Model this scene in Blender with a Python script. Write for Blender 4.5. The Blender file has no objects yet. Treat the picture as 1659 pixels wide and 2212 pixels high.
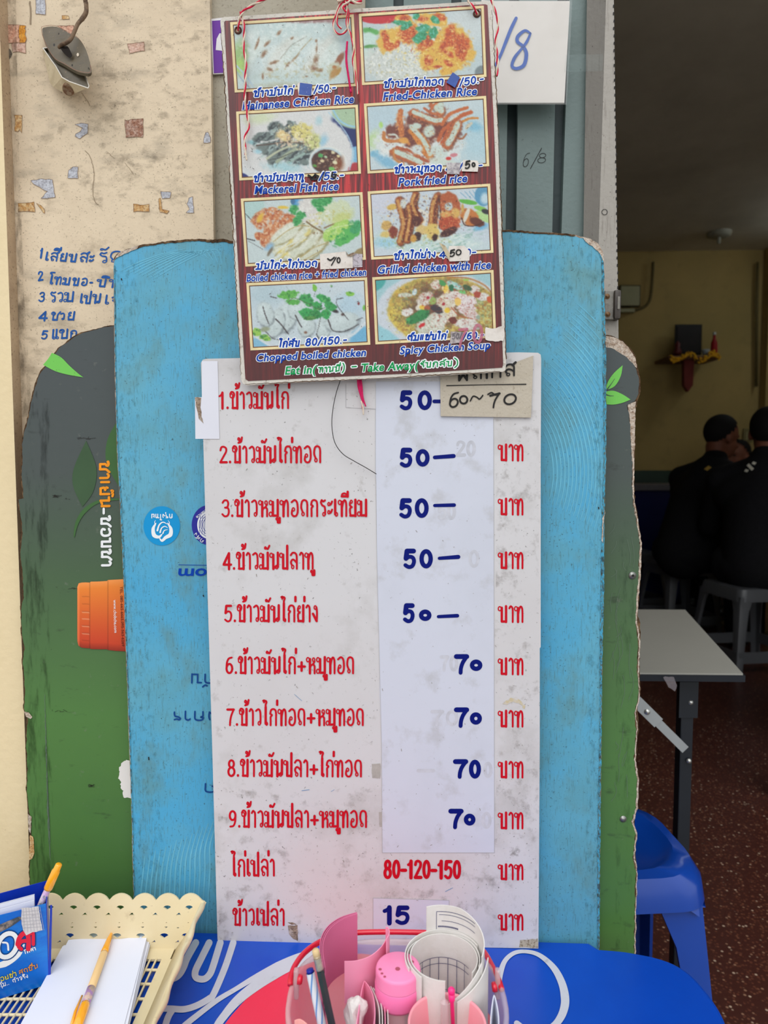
import bpy, bmesh, math, random
import numpy as np
from mathutils import Vector, Matrix
from mathutils.geometry import tessellate_polygon
random.seed(7)
S = bpy.context.scene
COL = S.collection
# ------------------------------------------------------------------ camera
F = 1475.0
PITCH = math.radians(3.8)
CAM = Vector((0, 0, 1.1))
cd = bpy.data.cameras.new('camera')
cam = bpy.data.objects.new('camera', cd)
COL.objects.link(cam)
cam.location = CAM
cam.rotation_euler = (math.pi/2 - PITCH, 0, 0)
cd.sensor_fit = 'VERTICAL'; cd.sensor_height = 36; cd.sensor_width = 27
cd.lens = 36*F/2212
cd.clip_start = 0.05
cd.dof.use_dof = True; cd.dof.focus_distance = 0.82; cd.dof.aperture_fstop = 7.5
S.camera = cam
# ------------------------------------------------------------------ sky, lights, exposure
W = bpy.data.worlds.new('overcast'); S.world = W; W.use_nodes = True
wn = W.node_tree
bgn = wn.nodes['Background']
tc = wn.nodes.new('ShaderNodeTexCoord'); sp = wn.nodes.new('ShaderNodeSeparateXYZ')
rp = wn.nodes.new('ShaderNodeValToRGB')
rp.color_ramp.elements[0].position = 0.35; rp.color_ramp.elements[0].color = (0.55, 0.56, 0.56, 1)
rp.color_ramp.elements[1].position = 0.8; rp.color_ramp.elements[1].color = (0.93, 0.97, 1.0, 1)
mp = wn.nodes.new('ShaderNodeMapRange'); mp.inputs['From Min'].default_value = -1
wn.links.new(tc.outputs['Generated'], sp.inputs[0]); wn.links.new(sp.outputs['Z'], mp.inputs['Value'])
wn.links.new(mp.outputs[0], rp.inputs[0]); wn.links.new(rp.outputs[0], bgn.inputs['Color'])
bgn.inputs['Strength'].default_value = 1.15
sd = bpy.data.lights.new('sun_through_cloud', 'SUN'); sd.energy = 0.9; sd.angle = math.radians(50); sd.color = (1, 0.98, 0.95)
so = bpy.data.objects.new('sun_through_cloud', sd); COL.objects.link(so)
so.rotation_euler = (math.radians(38), 0, math.radians(-14)); so.location = (0, -2, 4)
S.view_settings.view_transform = 'Standard'; S.view_settings.look = 'None'
S.view_settings.gamma = 1; S.view_settings.exposure = 0.25; S.view_settings.use_curve_mapping = False
S.cycles.use_adaptive_sampling = True
# ------------------------------------------------------------------ helpers
SY = 0.04      # the shop front is turned a little: its right end is nearer
def ray(px, py):
    a = (px-829.5)/F; b = (1106-py)/F
    return Vector((a, math.cos(PITCH)+b*math.sin(PITCH), -math.sin(PITCH)+b*math.cos(PITCH)))
def P(px, py, Y, s=SY):
    """point of the upright plane Y - s*X where the photo shows (px,py)"""
    r = ray(px, py); t = Y/(r.y+s*r.x); return CAM+r*t
def G(px, py, z):
    r = ray(px, py); return CAM+r*((z-CAM.z)/r.z)
def lin(c):
    return tuple((x/255/12.92 if x/255 <= 0.04045 else ((x/255+0.055)/1.055)**2.4) for x in c)
def rgba(c): return (*lin(c), 1)
ORG = {}
def link(o, parent=None, org=None):
    COL.objects.link(o)
    if parent is not None:
        o.parent = parent
        po = ORG[parent.name]
        ORG[o.name] = org if org is not None else po
        o.location = ORG[o.name]-po
    else:
        ORG[o.name] = org if org is not None else Vector((0, 0, 0))
        o.location = ORG[o.name]
def mesh(name, V, Fc, m, parent=None, smooth=False, kind=None):
    V = [Vector(v) for v in V]
    if parent is not None:
        org = ORG[parent.name]
    else:
        lo = [min(v[i] for v in V) for i in range(3)]; hi = [max(v[i] for v in V) for i in range(3)]
        org = Vector(((lo[0]+hi[0])/2, (lo[1]+hi[1])/2, lo[2]))
    me = bpy.data.meshes.new(name)
    me.from_pydata([v-org for v in V], [], Fc); me.update()
    if isinstance(m, (list, tuple)):
        for x in m: me.materials.append(x)
    else: me.materials.append(m)
    if smooth: me.polygons.foreach_set('use_smooth', [True]*len(me.polygons))
    o = bpy.data.objects.new(name, me)
    link(o, parent, org)
    if kind: o['kind'] = kind
    return o
def empty(name, loc):
    o = bpy.data.objects.new(name, None); o.empty_display_size = 0.05
    link(o, None, Vector(loc)); return o
def tag(o, label=None, cat=None, group=None, kind=None):
    if label: o['label'] = label
    if cat: o['category'] = cat
    if group: o['group'] = group
    if kind: o['kind'] = kind
    return o
class MB:
    def __init__(s): s.V = []; s.F = []
    def add(s, V, Fc):
        n = len(s.V); s.V += [Vector(v) for v in V]; s.F += [[i+n for i in f] for f in Fc]; return s
    def box(s, a, b, rot=None, c=None, bev=0):
        bm = bmesh.new(); bmesh.ops.create_cube(bm, size=1)
        a = Vector(a); b = Vector(b)
        for v in bm.verts: v.co = Vector(((a[i]+b[i])/2+v.co[i]*(b[i]-a[i]) for i in range(3)))
        if bev: bmesh.ops.bevel(bm, geom=bm.edges[:], offset=bev, segments=2, affect='EDGES', profile=0.6)
        s._bm(bm, rot, c); return s
    def _bm(s, bm, rot=None, c=None):
        if rot is not None:
            c = Vector(c) if c is not None else Vector((0, 0, 0))
            for v in bm.verts: v.co = rot@(v.co-c)+c
        bm.verts.index_update()
        s.add([v.co.copy() for v in bm.verts], [[v.index for v in f.verts] for f in bm.faces]); bm.free()
    def tube(s, pts, r, n=10, caps=True):
        pts = [Vector(p) for p in pts]; k = len(pts)
        rr = r if isinstance(r, (list, tuple)) else [r]*k
        V = []; Fc = []; up = None
        for i, p in enumerate(pts):
            d = (pts[min(i+1, k-1)]-pts[max(i-1, 0)])
            if d.length < 1e-9: d = Vector((0, 0, 1))
            d.normalize()
            if up is None:
                up = d.orthogonal().normalized()
            else:
                up = (up-d*up.dot(d)); up = up.normalized() if up.length > 1e-6 else d.orthogonal().normalized()
            w = d.cross(up)
            for j in range(n):
                a = 2*math.pi*j/n
                V.append(p+(up*math.cos(a)+w*math.sin(a))*rr[i])
        for i in range(k-1):
            for j in range(n):
                Fc.append([i*n+j, i*n+(j+1) % n, (i+1)*n+(j+1) % n, (i+1)*n+j])
        if caps:
            Fc.append(list(range(n))[::-1]); Fc.append([(k-1)*n+j for j in range(n)])
        s.add(V, Fc); return s
    def lathe(s, prof, c, n=32, axis=Vector((0, 0, 1)), close=False):
        q = Vector((0, 0, 1)).rotation_difference(Vector(axis).normalized()).to_matrix(); c = Vector(c)
        V = []; Fc = []
        for r, z in prof:
            for j in range(n):
                a = 2*math.pi*j/n; V.append(c+q@Vector((r*math.cos(a), r*math.sin(a), z)))
        k = len(prof)
        for i in range(k-1):
            for j in range(n): Fc.append([i*n+j, i*n+(j+1) % n, (i+1)*n+(j+1) % n, (i+1)*n+j])
        if close:
            Fc.append(list(range(n))[::-1]); Fc.append([(k-1)*n+j for j in range(n)])
        s.add(V, Fc); return s
    def build(s, name, m, parent=None, smooth=False, kind=None):
        return mesh(name, s.V, s.F, m, parent, smooth, kind)
def smooth_by_angle(o, deg=35):
    me = o.data
    me.polygons.foreach_set('use_smooth', [True]*len(me.polygons))
    bm = bmesh.new(); bm.from_mesh(me)
    for e in bm.edges:
        if len(e.link_faces) == 2 and e.calc_face_angle(0) > math.radians(deg): e.smooth = False
    bm.to_mesh(me); bm.free(); return o
def cr(pts, n=6, closed=False):
    """Catmull-Rom through the points"""
    p = [np.array(q, float) for q in pts]; out = []
    if len(p) < 3 and not closed: return [tuple(q) for q in p]
    k = len(p)
    for i in range(k if closed else k-1):
        if closed: a, b, c, d = p[(i-1) % k], p[i], p[(i+1) % k], p[(i+2) % k]
        else: a, b, c, d = p[max(i-1, 0)], p[i], p[i+1], p[min(i+2, k-1)]
        for j in range(n):
            t = j/n
            out.append(tuple(0.5*((2*b)+(c-a)*t+(2*a-5*b+4*c-d)*t*t+(3*b-3*c+d-a)*t**3)))
    if not closed: out.append(tuple(p[-1]))
    return out
def ribbon(pts, w, closed=False, cap=True):
    """2-D strip of width w (px) along pts -> verts, faces"""
    p = [np.array(q, float) for q in pts]
    q = [p[0]]
    for a in p[1:]:
        if np.linalg.norm(a-q[-1]) > 1e-3: q.append(a)
    if closed and np.linalg.norm(q[0]-q[-1]) < 1e-3: q.pop()
    p = q; k = len(p)
    if k < 2: p = [p[0]-np.array([w*.05, 0]), p[0]+np.array([w*.05, 0])]; k = 2
    ws = w if isinstance(w, (list, tuple)) else [w]*k
    if len(ws) != k: ws = list(np.interp(np.linspace(0, 1, k), np.linspace(0, 1, len(ws)), ws))
    V = []; Fc = []
    for i in range(k):
        if closed: a, b = p[i-1], p[(i+1) % k]
        else: a, b = p[max(i-1, 0)], p[min(i+1, k-1)]
        d1 = p[i]-a; d2 = b-p[i]
        l1 = np.linalg.norm(d1); l2 = np.linalg.norm(d2)
        d1 = d1/l1 if l1 > 1e-9 else d2/l2; d2 = d2/l2 if l2 > 1e-9 else d1
        t = d1+d2; t = t/np.linalg.norm(t) if np.linalg.norm(t) > 1e-6 else d1
        n = np.array([-t[1], t[0]]); c = max(0.55, abs(np.dot(n, np.array([-d2[1], d2[0]]))))
        V += [p[i]+n*ws[i]/2/c, p[i]-n*ws[i]/2/c]
    m = k if closed else k-1
    for i in range(m):
        j = (i+1) % k; Fc.append([2*i, 2*i+1, 2*j+1, 2*j])
    if cap and not closed:
        for e, o in ((0, 1), (k-1, k-2)):
            d = p[e]-p[o]; d = d/np.linalg.norm(d); n = np.array([-d[1], d[0]]); r = ws[e]/2
            base = len(V)
            for a in range(1, 5):
                th = math.pi*a/5
                V.append(p[e]+n*r*math.cos(th)+d*r*math.sin(th))
            l, rr = 2*e, 2*e+1
            if e == 0: Fc.append([rr]+[base+i for i in range(4)]+[l]) 
            else: Fc.append([l]+[base+i for i in range(4)]+[rr])
    return V, Fc
def flatfn(Y): return lambda x, y: P(x, y, Y)
def tablefn(z): return lambda x, y: G(x, y, z)
def print_strokes(name, strokes, fn_of_layer, m, parent=None, kind=None):
    """strokes: list of (pts, width, closed); fn_of_layer(i)->mapping; one mesh"""
    mb = MB()
    for i, st in enumerate(strokes):
        pts, w = st[0], st[1]; closed = st[2] if len(st) > 2 else False
        V, Fc = ribbon(pts, w, closed); f = fn_of_layer(i)
        mb.add([f(v[0], v[1]) for v in V], Fc)
    return mb.build(name, m, parent, kind=kind)
def tess(pts):
    return [list(t) for t in tessellate_polygon([[Vector((p[0], p[1], 0)) for p in pts]])]
def sheet(name, pts, Y, m, parent=None, fn=None, kind=None):
    f = fn or flatfn(Y)
    return mesh(name, [f(*p) for p in pts], tess(pts), m, parent, kind=kind)
def slab(name, pts, Y, th, m, parent=None, medge=None, n=None):
    """board: front outline at plane Y, thickness th going back"""
    k = len(pts); A = [P(p[0], p[1], Y) for p in pts]; d = Vector((0.04, 1, 0)).normalized()*th
    B = [a+d for a in A]; T = tess(pts)
    Fc = T+[[i+k for i in t][::-1] for t in T]+[[i, (i+1) % k, (i+1) % k+k, i+k] for i in range(k)]
    ms = [m] if medge is None else [m, medge]
    o = mesh(name, A+B, Fc, ms, parent)
    if medge is not None:
        o.data.polygons.foreach_set('material_index', [0]*len(T)+[1]*(len(T)+k)); o.data.update()
    return o
def jag(pts, amp, step=7, seed=0, closed=True):
    R = random.Random(seed); out = []; k = len(pts)
    for i in range(k if closed else k-1):
        a = pts[i]; b = pts[(i+1) % k]; L = math.hypot(b[0]-a[0], b[1]-a[1]); n = max(1, int(L/step))
        for j in range(n):
            t = j/n; out.append((a[0]+(b[0]-a[0])*t+R.uniform(-amp, amp), a[1]+(b[1]-a[1])*t+R.uniform(-amp, amp)))
    return out
def rrect(x0, y0, x1, y1, r, n=5):
    out = []
    for cx, cy, a0 in ((x1-r, y0+r, -90), (x1-r, y1-r, 0), (x0+r, y1-r, 90), (x0+r, y0+r, 180)):
        for i in range(n+1):
            a = math.radians(a0+90*i/n); out.append((cx+r*math.cos(a), cy+r*math.sin(a)))
    return out
# ------------------------------------------------------------------ materials
def base_mat(name, rough=0.6, spec=0.4):
    m = bpy.data.materials.new(name); m.use_nodes = True
    b = m.node_tree.nodes['Principled BSDF']; b.inputs['Roughness'].default_value = rough
    b.inputs['Specular IOR Level'].default_value = spec
    return m, m.node_tree, b
MC = {}
def mat(name, c, rough=0.6, spec=0.25, metal=0, var=0.06, vscale=12, bump=0.0, bscale=150, alpha=1, trans=0, c2=None, coat=0):
    """colour with a little cloudy variation"""
    if name in MC: return MC[name]
    m, t, b = base_mat(name, rough, spec)
    n = t.nodes.new('ShaderNodeTexNoise'); n.inputs['Scale'].default_value = vscale; n.inputs['Detail'].default_value = 5
    co = t.nodes.new('ShaderNodeTexCoord'); t.links.new(co.outputs['Object'], n.inputs['Vector'])
    r = t.nodes.new('ShaderNodeValToRGB'); t.links.new(n.outputs['Fac'], r.inputs[0])
    l = lin(c)
    r.color_ramp.elements[0].position = 0.3; r.color_ramp.elements[1].position = 0.7
    r.color_ramp.elements[0].color = (*[x*(1-var) for x in l], 1) if c2 is None else rgba(c2)
    r.color_ramp.elements[1].color = (*[min(1, x*(1+var)) for x in l], 1)
    t.links.new(r.outputs[0], b.inputs['Base Color'])
    b.inputs['Metallic'].default_value = metal
    if alpha < 1: b.inputs['Alpha'].default_value = alpha
    if trans: b.inputs['Transmission Weight'].default_value = trans
    if coat: b.inputs['Coat Weight'].default_value = coat; b.inputs['Coat Roughness'].default_value = 0.15
    if bump:
        n2 = t.nodes.new('ShaderNodeTexNoise'); n2.inputs['Scale'].default_value = bscale; n2.inputs['Detail'].default_value = 4
        t.links.new(co.outputs['Object'], n2.inputs['Vector'])
        bp = t.nodes.new('ShaderNodeBump'); bp.inputs['Strength'].default_value = bump; bp.inputs['Distance'].default_value = 0.002
        t.links.new(n2.outputs['Fac'], bp.inputs['Height']); t.links.new(bp.outputs[0], b.inputs['Normal'])
    MC[name] = m; return m
def worn(name, c, layers, rough=0.55, spec=0.3, bump=0.15, bscale=200, ramp=None):
    """base colour (or vertical print gradient) with dirt layers: (scale, lo, hi, colour, strength, (sx,sy,sz), detail)"""
    m, t, b = base_mat(name, rough, spec)
    co = t.nodes.new('ShaderNodeTexCoord')
    if ramp:
        sp = t.nodes.new('ShaderNodeSeparateXYZ'); t.links.new(co.outputs['Object'], sp.inputs[0])
        mr = t.nodes.new('ShaderNodeMapRange'); mr.inputs['From Min'].default_value = ramp[0]; mr.inputs['From Max'].default_value = ramp[1]
        t.links.new(sp.outputs['Z'], mr.inputs['Value'])
        cr_ = t.nodes.new('ShaderNodeValToRGB'); t.links.new(mr.outputs[0], cr_.inputs[0])
        el = cr_.color_ramp.elements
        el[0].position = ramp[2][0][0]; el[0].color = rgba(ramp[2][0][1]); el[1].position = ramp[2][-1][0]; el[1].color = rgba(ramp[2][-1][1])
        for p_, c_ in ramp[2][1:-1]:
            e = el.new(p_); e.color = rgba(c_)
        cur = cr_.outputs[0]
    else:
        rgb = t.nodes.new('ShaderNodeRGB'); rgb.outputs[0].default_value = rgba(c); cur = rgb.outputs[0]
    for i, L in enumerate(layers):
        sc, lo, hi, c2, st = L[:5]; stretch = L[5] if len(L) > 5 else (1, 1, 1); det = L[6] if len(L) > 6 else 6
        mpn = t.nodes.new('ShaderNodeMapping'); mpn.inputs['Scale'].default_value = stretch; mpn.inputs['Location'].default_value = (i*3.7, i*1.3, i*2.1)
        t.links.new(co.outputs['Object'], mpn.inputs[0])
        n = t.nodes.new('ShaderNodeTexNoise'); n.inputs['Scale'].default_value = sc; n.inputs['Detail'].default_value = det
        n.inputs['Roughness'].default_value = 0.62
        t.links.new(mpn.outputs[0], n.inputs['Vector'])
        mr = t.nodes.new('ShaderNodeMapRange'); mr.inputs['From Min'].default_value = lo; mr.inputs['From Max'].default_value = hi
        mr.inputs['To Max'].default_value = st
        t.links.new(n.outputs['Fac'], mr.inputs['Value'])
        mx = t.nodes.new('ShaderNodeMix'); mx.data_type = 'RGBA'
        t.links.new(mr.outputs[0], mx.inputs[0]); t.links.new(cur, mx.inputs[6]); mx.inputs[7].default_value = rgba(c2)
        cur = mx.outputs[2]
    t.links.new(cur, b.inputs['Base Color'])
    if bump:
        n2 = t.nodes.new('ShaderNodeTexNoise'); n2.inputs['Scale'].default_value = bscale; n2.inputs['Detail'].default_value = 5
        t.links.new(co.outputs['Object'], n2.inputs['Vector'])
        bp = t.nodes.new('ShaderNodeBump'); bp.inputs['Strength'].default_value = bump; bp.inputs['Distance'].default_value = 0.002
        t.links.new(n2.outputs['Fac'], bp.inputs['Height']); t.links.new(bp.outputs[0], b.inputs['Normal'])
    return m
def vcol_mat(name, rough=0.4):
    m, t, b = base_mat(name, rough, 0.4)
    a = t.nodes.new('ShaderNodeAttribute'); a.attribute_name = 'ink'
    t.links.new(a.outputs['Color'], b.inputs['Base Color']); return m
def film(name, al, a, par=None, col=(255, 255, 255)):
    m, t, b = base_mat(name, .12, .6); b.inputs['Base Color'].default_value = rgba(col); b.inputs['Alpha'].default_value = al
    n2 = t.nodes.new('ShaderNodeTexNoise'); n2.inputs['Scale'].default_value = a; bp = t.nodes.new('ShaderNodeBump'); bp.inputs['Strength'].default_value = .5; bp.inputs['Distance'].default_value = .004
    co = t.nodes.new('ShaderNodeTexCoord'); t.links.new(co.outputs['Object'], n2.inputs['Vector']); t.links.new(n2.outputs['Fac'], bp.inputs['Height']); t.links.new(bp.outputs[0], b.inputs['Normal']); return m
def grime(name, col, lo, hi, st, sc, stretch=(1, 1, 1)):
    """broken film of dirt: noise decides where it sits"""
    m, t, b = base_mat(name, .9, .05); b.inputs['Base Color'].default_value = rgba(col)
    co = t.nodes.new('ShaderNodeTexCoord'); mp_ = t.nodes.new('ShaderNodeMapping'); mp_.inputs['Scale'].default_value = stretch
    n = t.nodes.new('ShaderNodeTexNoise'); n.inputs['Scale'].default_value = sc; n.inputs['Detail'].default_value = 9; n.inputs['Roughness'].default_value = .72
    t.links.new(co.outputs['Object'], mp_.inputs[0]); t.links.new(mp_.outputs[0], n.inputs['Vector'])
    mr = t.nodes.new('ShaderNodeMapRange'); mr.inputs['From Min'].default_value = lo; mr.inputs['From Max'].default_value = hi; mr.inputs['To Max'].default_value = st
    t.links.new(n.outputs['Fac'], mr.inputs['Value']); t.links.new(mr.outputs[0], b.inputs['Alpha']); return m
M_INK = vcol_mat('printed_ink')
M_white = mat('white_ink', (236, 238, 240), 0.5, var=0.02)
M_red = mat('red_vinyl', (198, 14, 34), 0.5, .15, var=0.04, vscale=60)
M_navy = mat('navy_vinyl', (6, 22, 112), 0.5, .12, var=0.05, vscale=60)
M_pblue = mat('poster_blue_ink', (0, 62, 166), 0.5, .15, var=0.06, vscale=90)
M_green = mat('poster_green_ink', (14, 148, 78), 0.5, .15, var=0.06, vscale=90)
M_marker = mat('black_marker', (34, 32, 32), 0.5)
M_bluemark = mat('blue_marker', (22, 84, 160), 0.5, var=0.2, vscale=200)
M_core = worn('torn_board_core', (158, 138, 120), [(260, .45, .7, (70, 52, 40), .8), (90, .5, .7, (222, 212, 200), .7)], .9, .1, .6, 500)
M_core_d = worn('dark_board_core', (88, 66, 48), [(260, .45, .7, (30, 24, 20), .8), (90, .5, .7, (160, 130, 96), .6)], .9, .1, .6, 500)
def tilted(pts): return [P(x, y, Y) for x, y, Y in pts]
def prism(A, d):
    k = len(A); B = [a+Vector(d) for a in A]
    T = [list(t) for t in tessellate_polygon([[Vector((v.x, v.z, 0)) for v in A]])]
    return A+B, T+[[i+k for i in t][::-1] for t in T]+[[i, (i+1) % k, (i+1) % k+k, i+k] for i in range(k)]
# ------------------------------------------------------------------ Thai stroke lettering
GL = {}
def gdef(ch, w, s, mark=0): GL[ch] = (w, s, mark)
LP = 'O 7 84 10 13|'
gdef('ก', 60, 'S 12 0 12 30 12 50 21 62 9 70|S 9 70 15 92 30 99 45 92 50 72 50 40 50 0')
gdef('ข', 58, 'O 8 78 9 12|S 0 88 8 101 20 99 27 86 23 72 17 62 17 40 17 4|L 16 3 48 3|L 48 0 48 100')
gdef('ค', 60, 'O 29 44 7 9|S 12 0 11 40 10 70 16 92 30 99 45 92 50 72 50 40 50 0|S 12 4 16 26 24 36')
gdef('ง', 46, 'O 24 86 8 11|S 32 88 36 60 36 30 34 3|L 34 3 8 48')
gdef('จ', 54, 'O 20 50 8 10|S 28 50 30 30 30 3|S 30 3 44 20 48 60 40 92 26 99 8 86')
gdef('ช', 62, 'O 10 80 8 11|S 3 90 10 100 20 98 26 86 22 72 16 62 16 40 16 4|L 16 3 46 3|S 46 0 46 55 49 76 63 106')
gdef('ซ', 62, 'S 8 84 12 98 20 98 22 86 28 97 31 84 18 60 15 34 15 4|L 15 3 46 3|S 46 0 46 55 49 76 63 106')
gdef('ด', 60, 'O 21 14 8 11|S 20 24 10 48 10 72 16 92 30 99 45 92 50 72 50 40 50 0')
gdef('ต', 60, 'O 21 14 8 11|S 20 24 10 48 10 76 16 98 24 97 30 86 36 97 44 98 50 76 50 40 50 0')
gdef('ท', 60, LP+'L 21 88 21 0|S 21 40 28 78 38 97 47 90 51 66 51 0')
gdef('น', 62, LP+'L 21 88 21 0|L 21 3 40 16|O 45 12 8 11|L 53 12 53 100')
gdef('บ', 60, LP+'L 21 90 21 3|L 21 3 50 3|L 50 0 50 100')
gdef('ป', 60, LP+'L 21 88 21 3|L 21 3 50 3|L 50 0 50 142')
gdef('พ', 72, LP+'L 21 88 21 3|L 21 3 39 60|L 39 60 57 3|L 57 0 57 100')
gdef('ม', 66, LP+'L 22 88 22 16|O 7 13 10 13|L 22 4 55 4|L 55 0 55 100')
gdef('ย', 56, 'O 18 88 7 9|S 10 84 9 66 22 55|S 22 55 10 46 10 22 14 3|L 12 3 46 3|L 46 0 46 100')
gdef('ร', 44, 'S 8 84 14 98 24 90 36 97|S 9 82 18 66 33 58 37 34 37 12|O 29 12 8 11')
gdef('ล', 60, 'O 21 12 8 11|S 8 84 20 98 38 97 48 84 50 58 50 0|S 16 22 9 40 18 56 32 54 50 36')
gdef('ว', 48, 'O 30 12 8 11|S 38 12 39 50 36 84 24 98 7 88')
gdef('ส', 60, 'O 21 12 8 11|S 8 84 20 98 38 97 48 84 50 58 50 0|S 16 22 9 40 18 56 32 54 50 36|L 42 90 58 112')
gdef('ห', 64, LP+'L 21 88 21 0|S 21 30 28 48 42 56 54 74|O 47 84 8 11|S 42 56 53 46 54 26 54 0')
gdef('อ', 58, 'O 21 42 8 10|S 13 38 10 16 20 2 38 2 49 22 50 58 44 88 28 99 9 86')
gdef('ผ', 66, LP+'L 21 88 12 60|L 12 60 12 3|L 12 3 33 55|L 33 55 54 3|L 54 0 54 100')
gdef('ะ', 38, 'O 11 74 7 10|S 17 68 26 74 33 90|O 11 24 7 10|S 17 18 26 24 33 40')
gdef('า', 36, 'S 5 86 14 99 25 90 28 70 28 0')
gdef('เ', 26, 'O 17 11 8 11|L 9 11 9 100')
gdef('แ', 48, 'O 17 11 7 11|L 10 11 10 100|O 37 11 7 11|L 30 11 30 100')
gdef('โ', 40, 'O 28 11 8 11|L 20 11 20 104|S 20 104 18 120 6 134 12 144 36 144')
gdef('ไ', 36, 'O 27 9 6 9|L 20 9 20 112|S 20 112 20 126 26 142 18 150 8 140|S 8 140 10 152 2 150')
gdef('ั', 0, 'O -34 120 6 7|S -28 120 -18 114 -6 134', 1)
gdef('็', 0, 'O -30 116 5 6|S -36 118 -34 134 -22 126 -16 134 -4 128', 1)
gdef('้', 0, 'O -24 136 6 8|S -18 138 -18 120 -26 113|S -26 113 -8 120 -2 146', 2)
gdef('่', 0, 'L -9 116 -9 142', 2)
gdef('ิ', 0, 'S -46 112 -42 126 -26 130 -8 120 -6 112|L -46 112 -6 112', 1)
gdef('ี', 0, 'S -46 112 -42 126 -26 130 -8 120|L -46 112 -6 112|L -6 110 -6 140', 1)
gdef('ื', 0, 'S -46 112 -42 126 -26 130 -16 122|L -46 112 -6 112|L -6 110 -6 140|L -16 112 -16 138', 1)
gdef('ุ', 0, 'O -13 -16 6 7|L -7 -14 -7 -42', 3)
gdef('ู', 0, 'O -24 -16 6 7|S -18 -14 -18 -38 -5 -38|L -5 -38 -5 -10', 3)
gdef('0', 58, 'O 29 50 20 47'); gdef('1', 46, 'S 8 76 20 84 28 98|L 28 98 28 0')
gdef('2', 56, 'S 8 76 14 94 30 98 46 88 46 68 32 44 8 5|L 8 3 50 3')
gdef('3', 56, 'S 8 84 20 98 38 97 46 80 40 58 24 54|S 24 54 44 50 50 30 42 6 22 1 6 14')
gdef('4', 60, 'L 42 0 42 98|L 42 98 6 32|L 5 28 56 28')
gdef('5', 58, 'L 48 96 15 96|L 15 96 10 52|S 10 50 26 62 44 56 50 34 42 8 24 1 7 12')
gdef('6', 58, 'O 29 30 20 28|S 9 36 12 66 24 90 46 97'); gdef('7', 56, 'L 6 96 50 96|S 50 96 34 62 26 30 24 0')
gdef('8', 58, 'O 29 75 17 22|O 29 27 21 26'); gdef('9', 58, 'O 28 70 20 27|S 48 64 46 34 34 8 12 3')
gdef('-', 40, 'L 6 44 34 44'); gdef('—', 64, 'L 6 44 58 44'); gdef('.', 22, 'L 10 3 10 6'); gdef('/', 40, 'L 4 -6 36 106'); gdef('+', 62, 'L 8 42 54 42|L 31 16 31 68')
gdef('(', 30, 'S 24 122 10 90 6 50 10 10 24 -20'); gdef(')', 30, 'S 6 122 20 90 24 50 20 10 6 -20'); gdef(' ', 34, ''); gdef('~', 60, 'S 6 46 20 58 36 42 54 54')
def thai(s, p0, p1, h, pen, shear=0.0, loops=True, jit=0.0, seed=1, rise=0):
    """strokes (px space) for string s along p0->p1"""
    R = random.Random(seed)
    items = []; x = 0; lastm = 0; tall = 0
    for ch in s:
        w, g, mk = GL[ch]; dy = 0; dx = 0
        if mk in (1, 2): dy = 9
        if mk == 2 and lastm == 1: dy = 38
        if mk in (1, 2) and tall: dx = -16
        jx, jy, js = R.uniform(-jit, jit)*20, R.uniform(-jit, jit)*25, 1+R.uniform(-jit, jit)
        for st in g.split('|'):
            if not st: continue
            a = st.split(); v = [float(q) for q in a[1:]]
            if a[0] == 'O':
                cx, cy, rx, ry = v; n = 14 if rx < 12 else 24; cl = True; wf_ = .56 if rx < 12 else 1
                if not loops and rx < 12:
                    if cx > 15 or 20 < cy < 60 or mk: continue
                    pts = [(2, 96 if cy > 60 else 4), (22, 96 if cy > 60 else 4)]; cl = False; wf_ = 1
                else: pts = [(cx+rx*math.cos(2*math.pi*i/n), cy+ry*math.sin(2*math.pi*i/n)) for i in range(n)]
            else:
                pts = [(v[i], v[i+1]) for i in range(0, len(v), 2)]; cl = False; wf_ = (.9 if a[0] == 'S' else 1.12) if loops else 1
                if a[0] == 'S': pts = cr(pts, 5)
            items.append(([(x+dx+jx+(q[0]*js), (q[1]*js)+dy+jy) for q in pts], cl, wf_))
        if mk == 0: x += w+7; tall = ch in 'ป'; lastm = 0
        else: lastm = mk
    ax = [q[0] for pts, cl, wf_ in items for q in pts]; x0 = min(ax); total = max(max(ax)-x0, 8)
    d = np.array(p1, float)-np.array(p0, float); L = np.linalg.norm(d); d /= L; u = np.array([d[1], -d[0]])
    o0 = np.array(p0, float)+d*pen/2
    sx = max(L-pen, 1)/total; sy = (h-pen*.6)/100; out = []
    for pts, cl, wf_ in items:
        q = [tuple(o0+d*((a-x0)*sx+shear*b*sy)+u*(b*sy+pen*.3)) for a, b in pts]
        out.append((q, pen*wf_, cl))
    return out
def latin(s, p0, p1, h, shear=0.25, off=0.0, res=3):
    """2-D verts/faces of built-in font text fitted from p0 to p1, h = capital height in px"""
    c = bpy.data.curves.new('t', 'FONT'); c.body = s; c.offset = off; c.resolution_u = res; c.space_character = 1.05 if off > 0.02 else 1.0
    o = bpy.data.objects.new('t', c); COL.objects.link(o)
    dg = bpy.context.evaluated_depsgraph_get(); me = bpy.data.meshes.new_from_object(o.evaluated_get(dg))
    V = [(v.co.x, v.co.y) for v in me.vertices]; Fc = [list(p.vertices) for p in me.polygons]
    bpy.data.objects.remove(o); bpy.data.curves.remove(c); bpy.data.meshes.remove(me)
    x0 = min(v[0] for v in V)+off; x1 = max(v[0] for v in V)-off
    d = np.array(p1, float)-np.array(p0, float); L = np.linalg.norm(d); d /= L; u = np.array([d[1], -d[0]])
    sx = L/(x1-x0); sy = h/0.70
    return [tuple(np.array(p0)+d*((a-x0)*sx+shear*b*sy)+u*b*sy) for a, b in V], Fc
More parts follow.
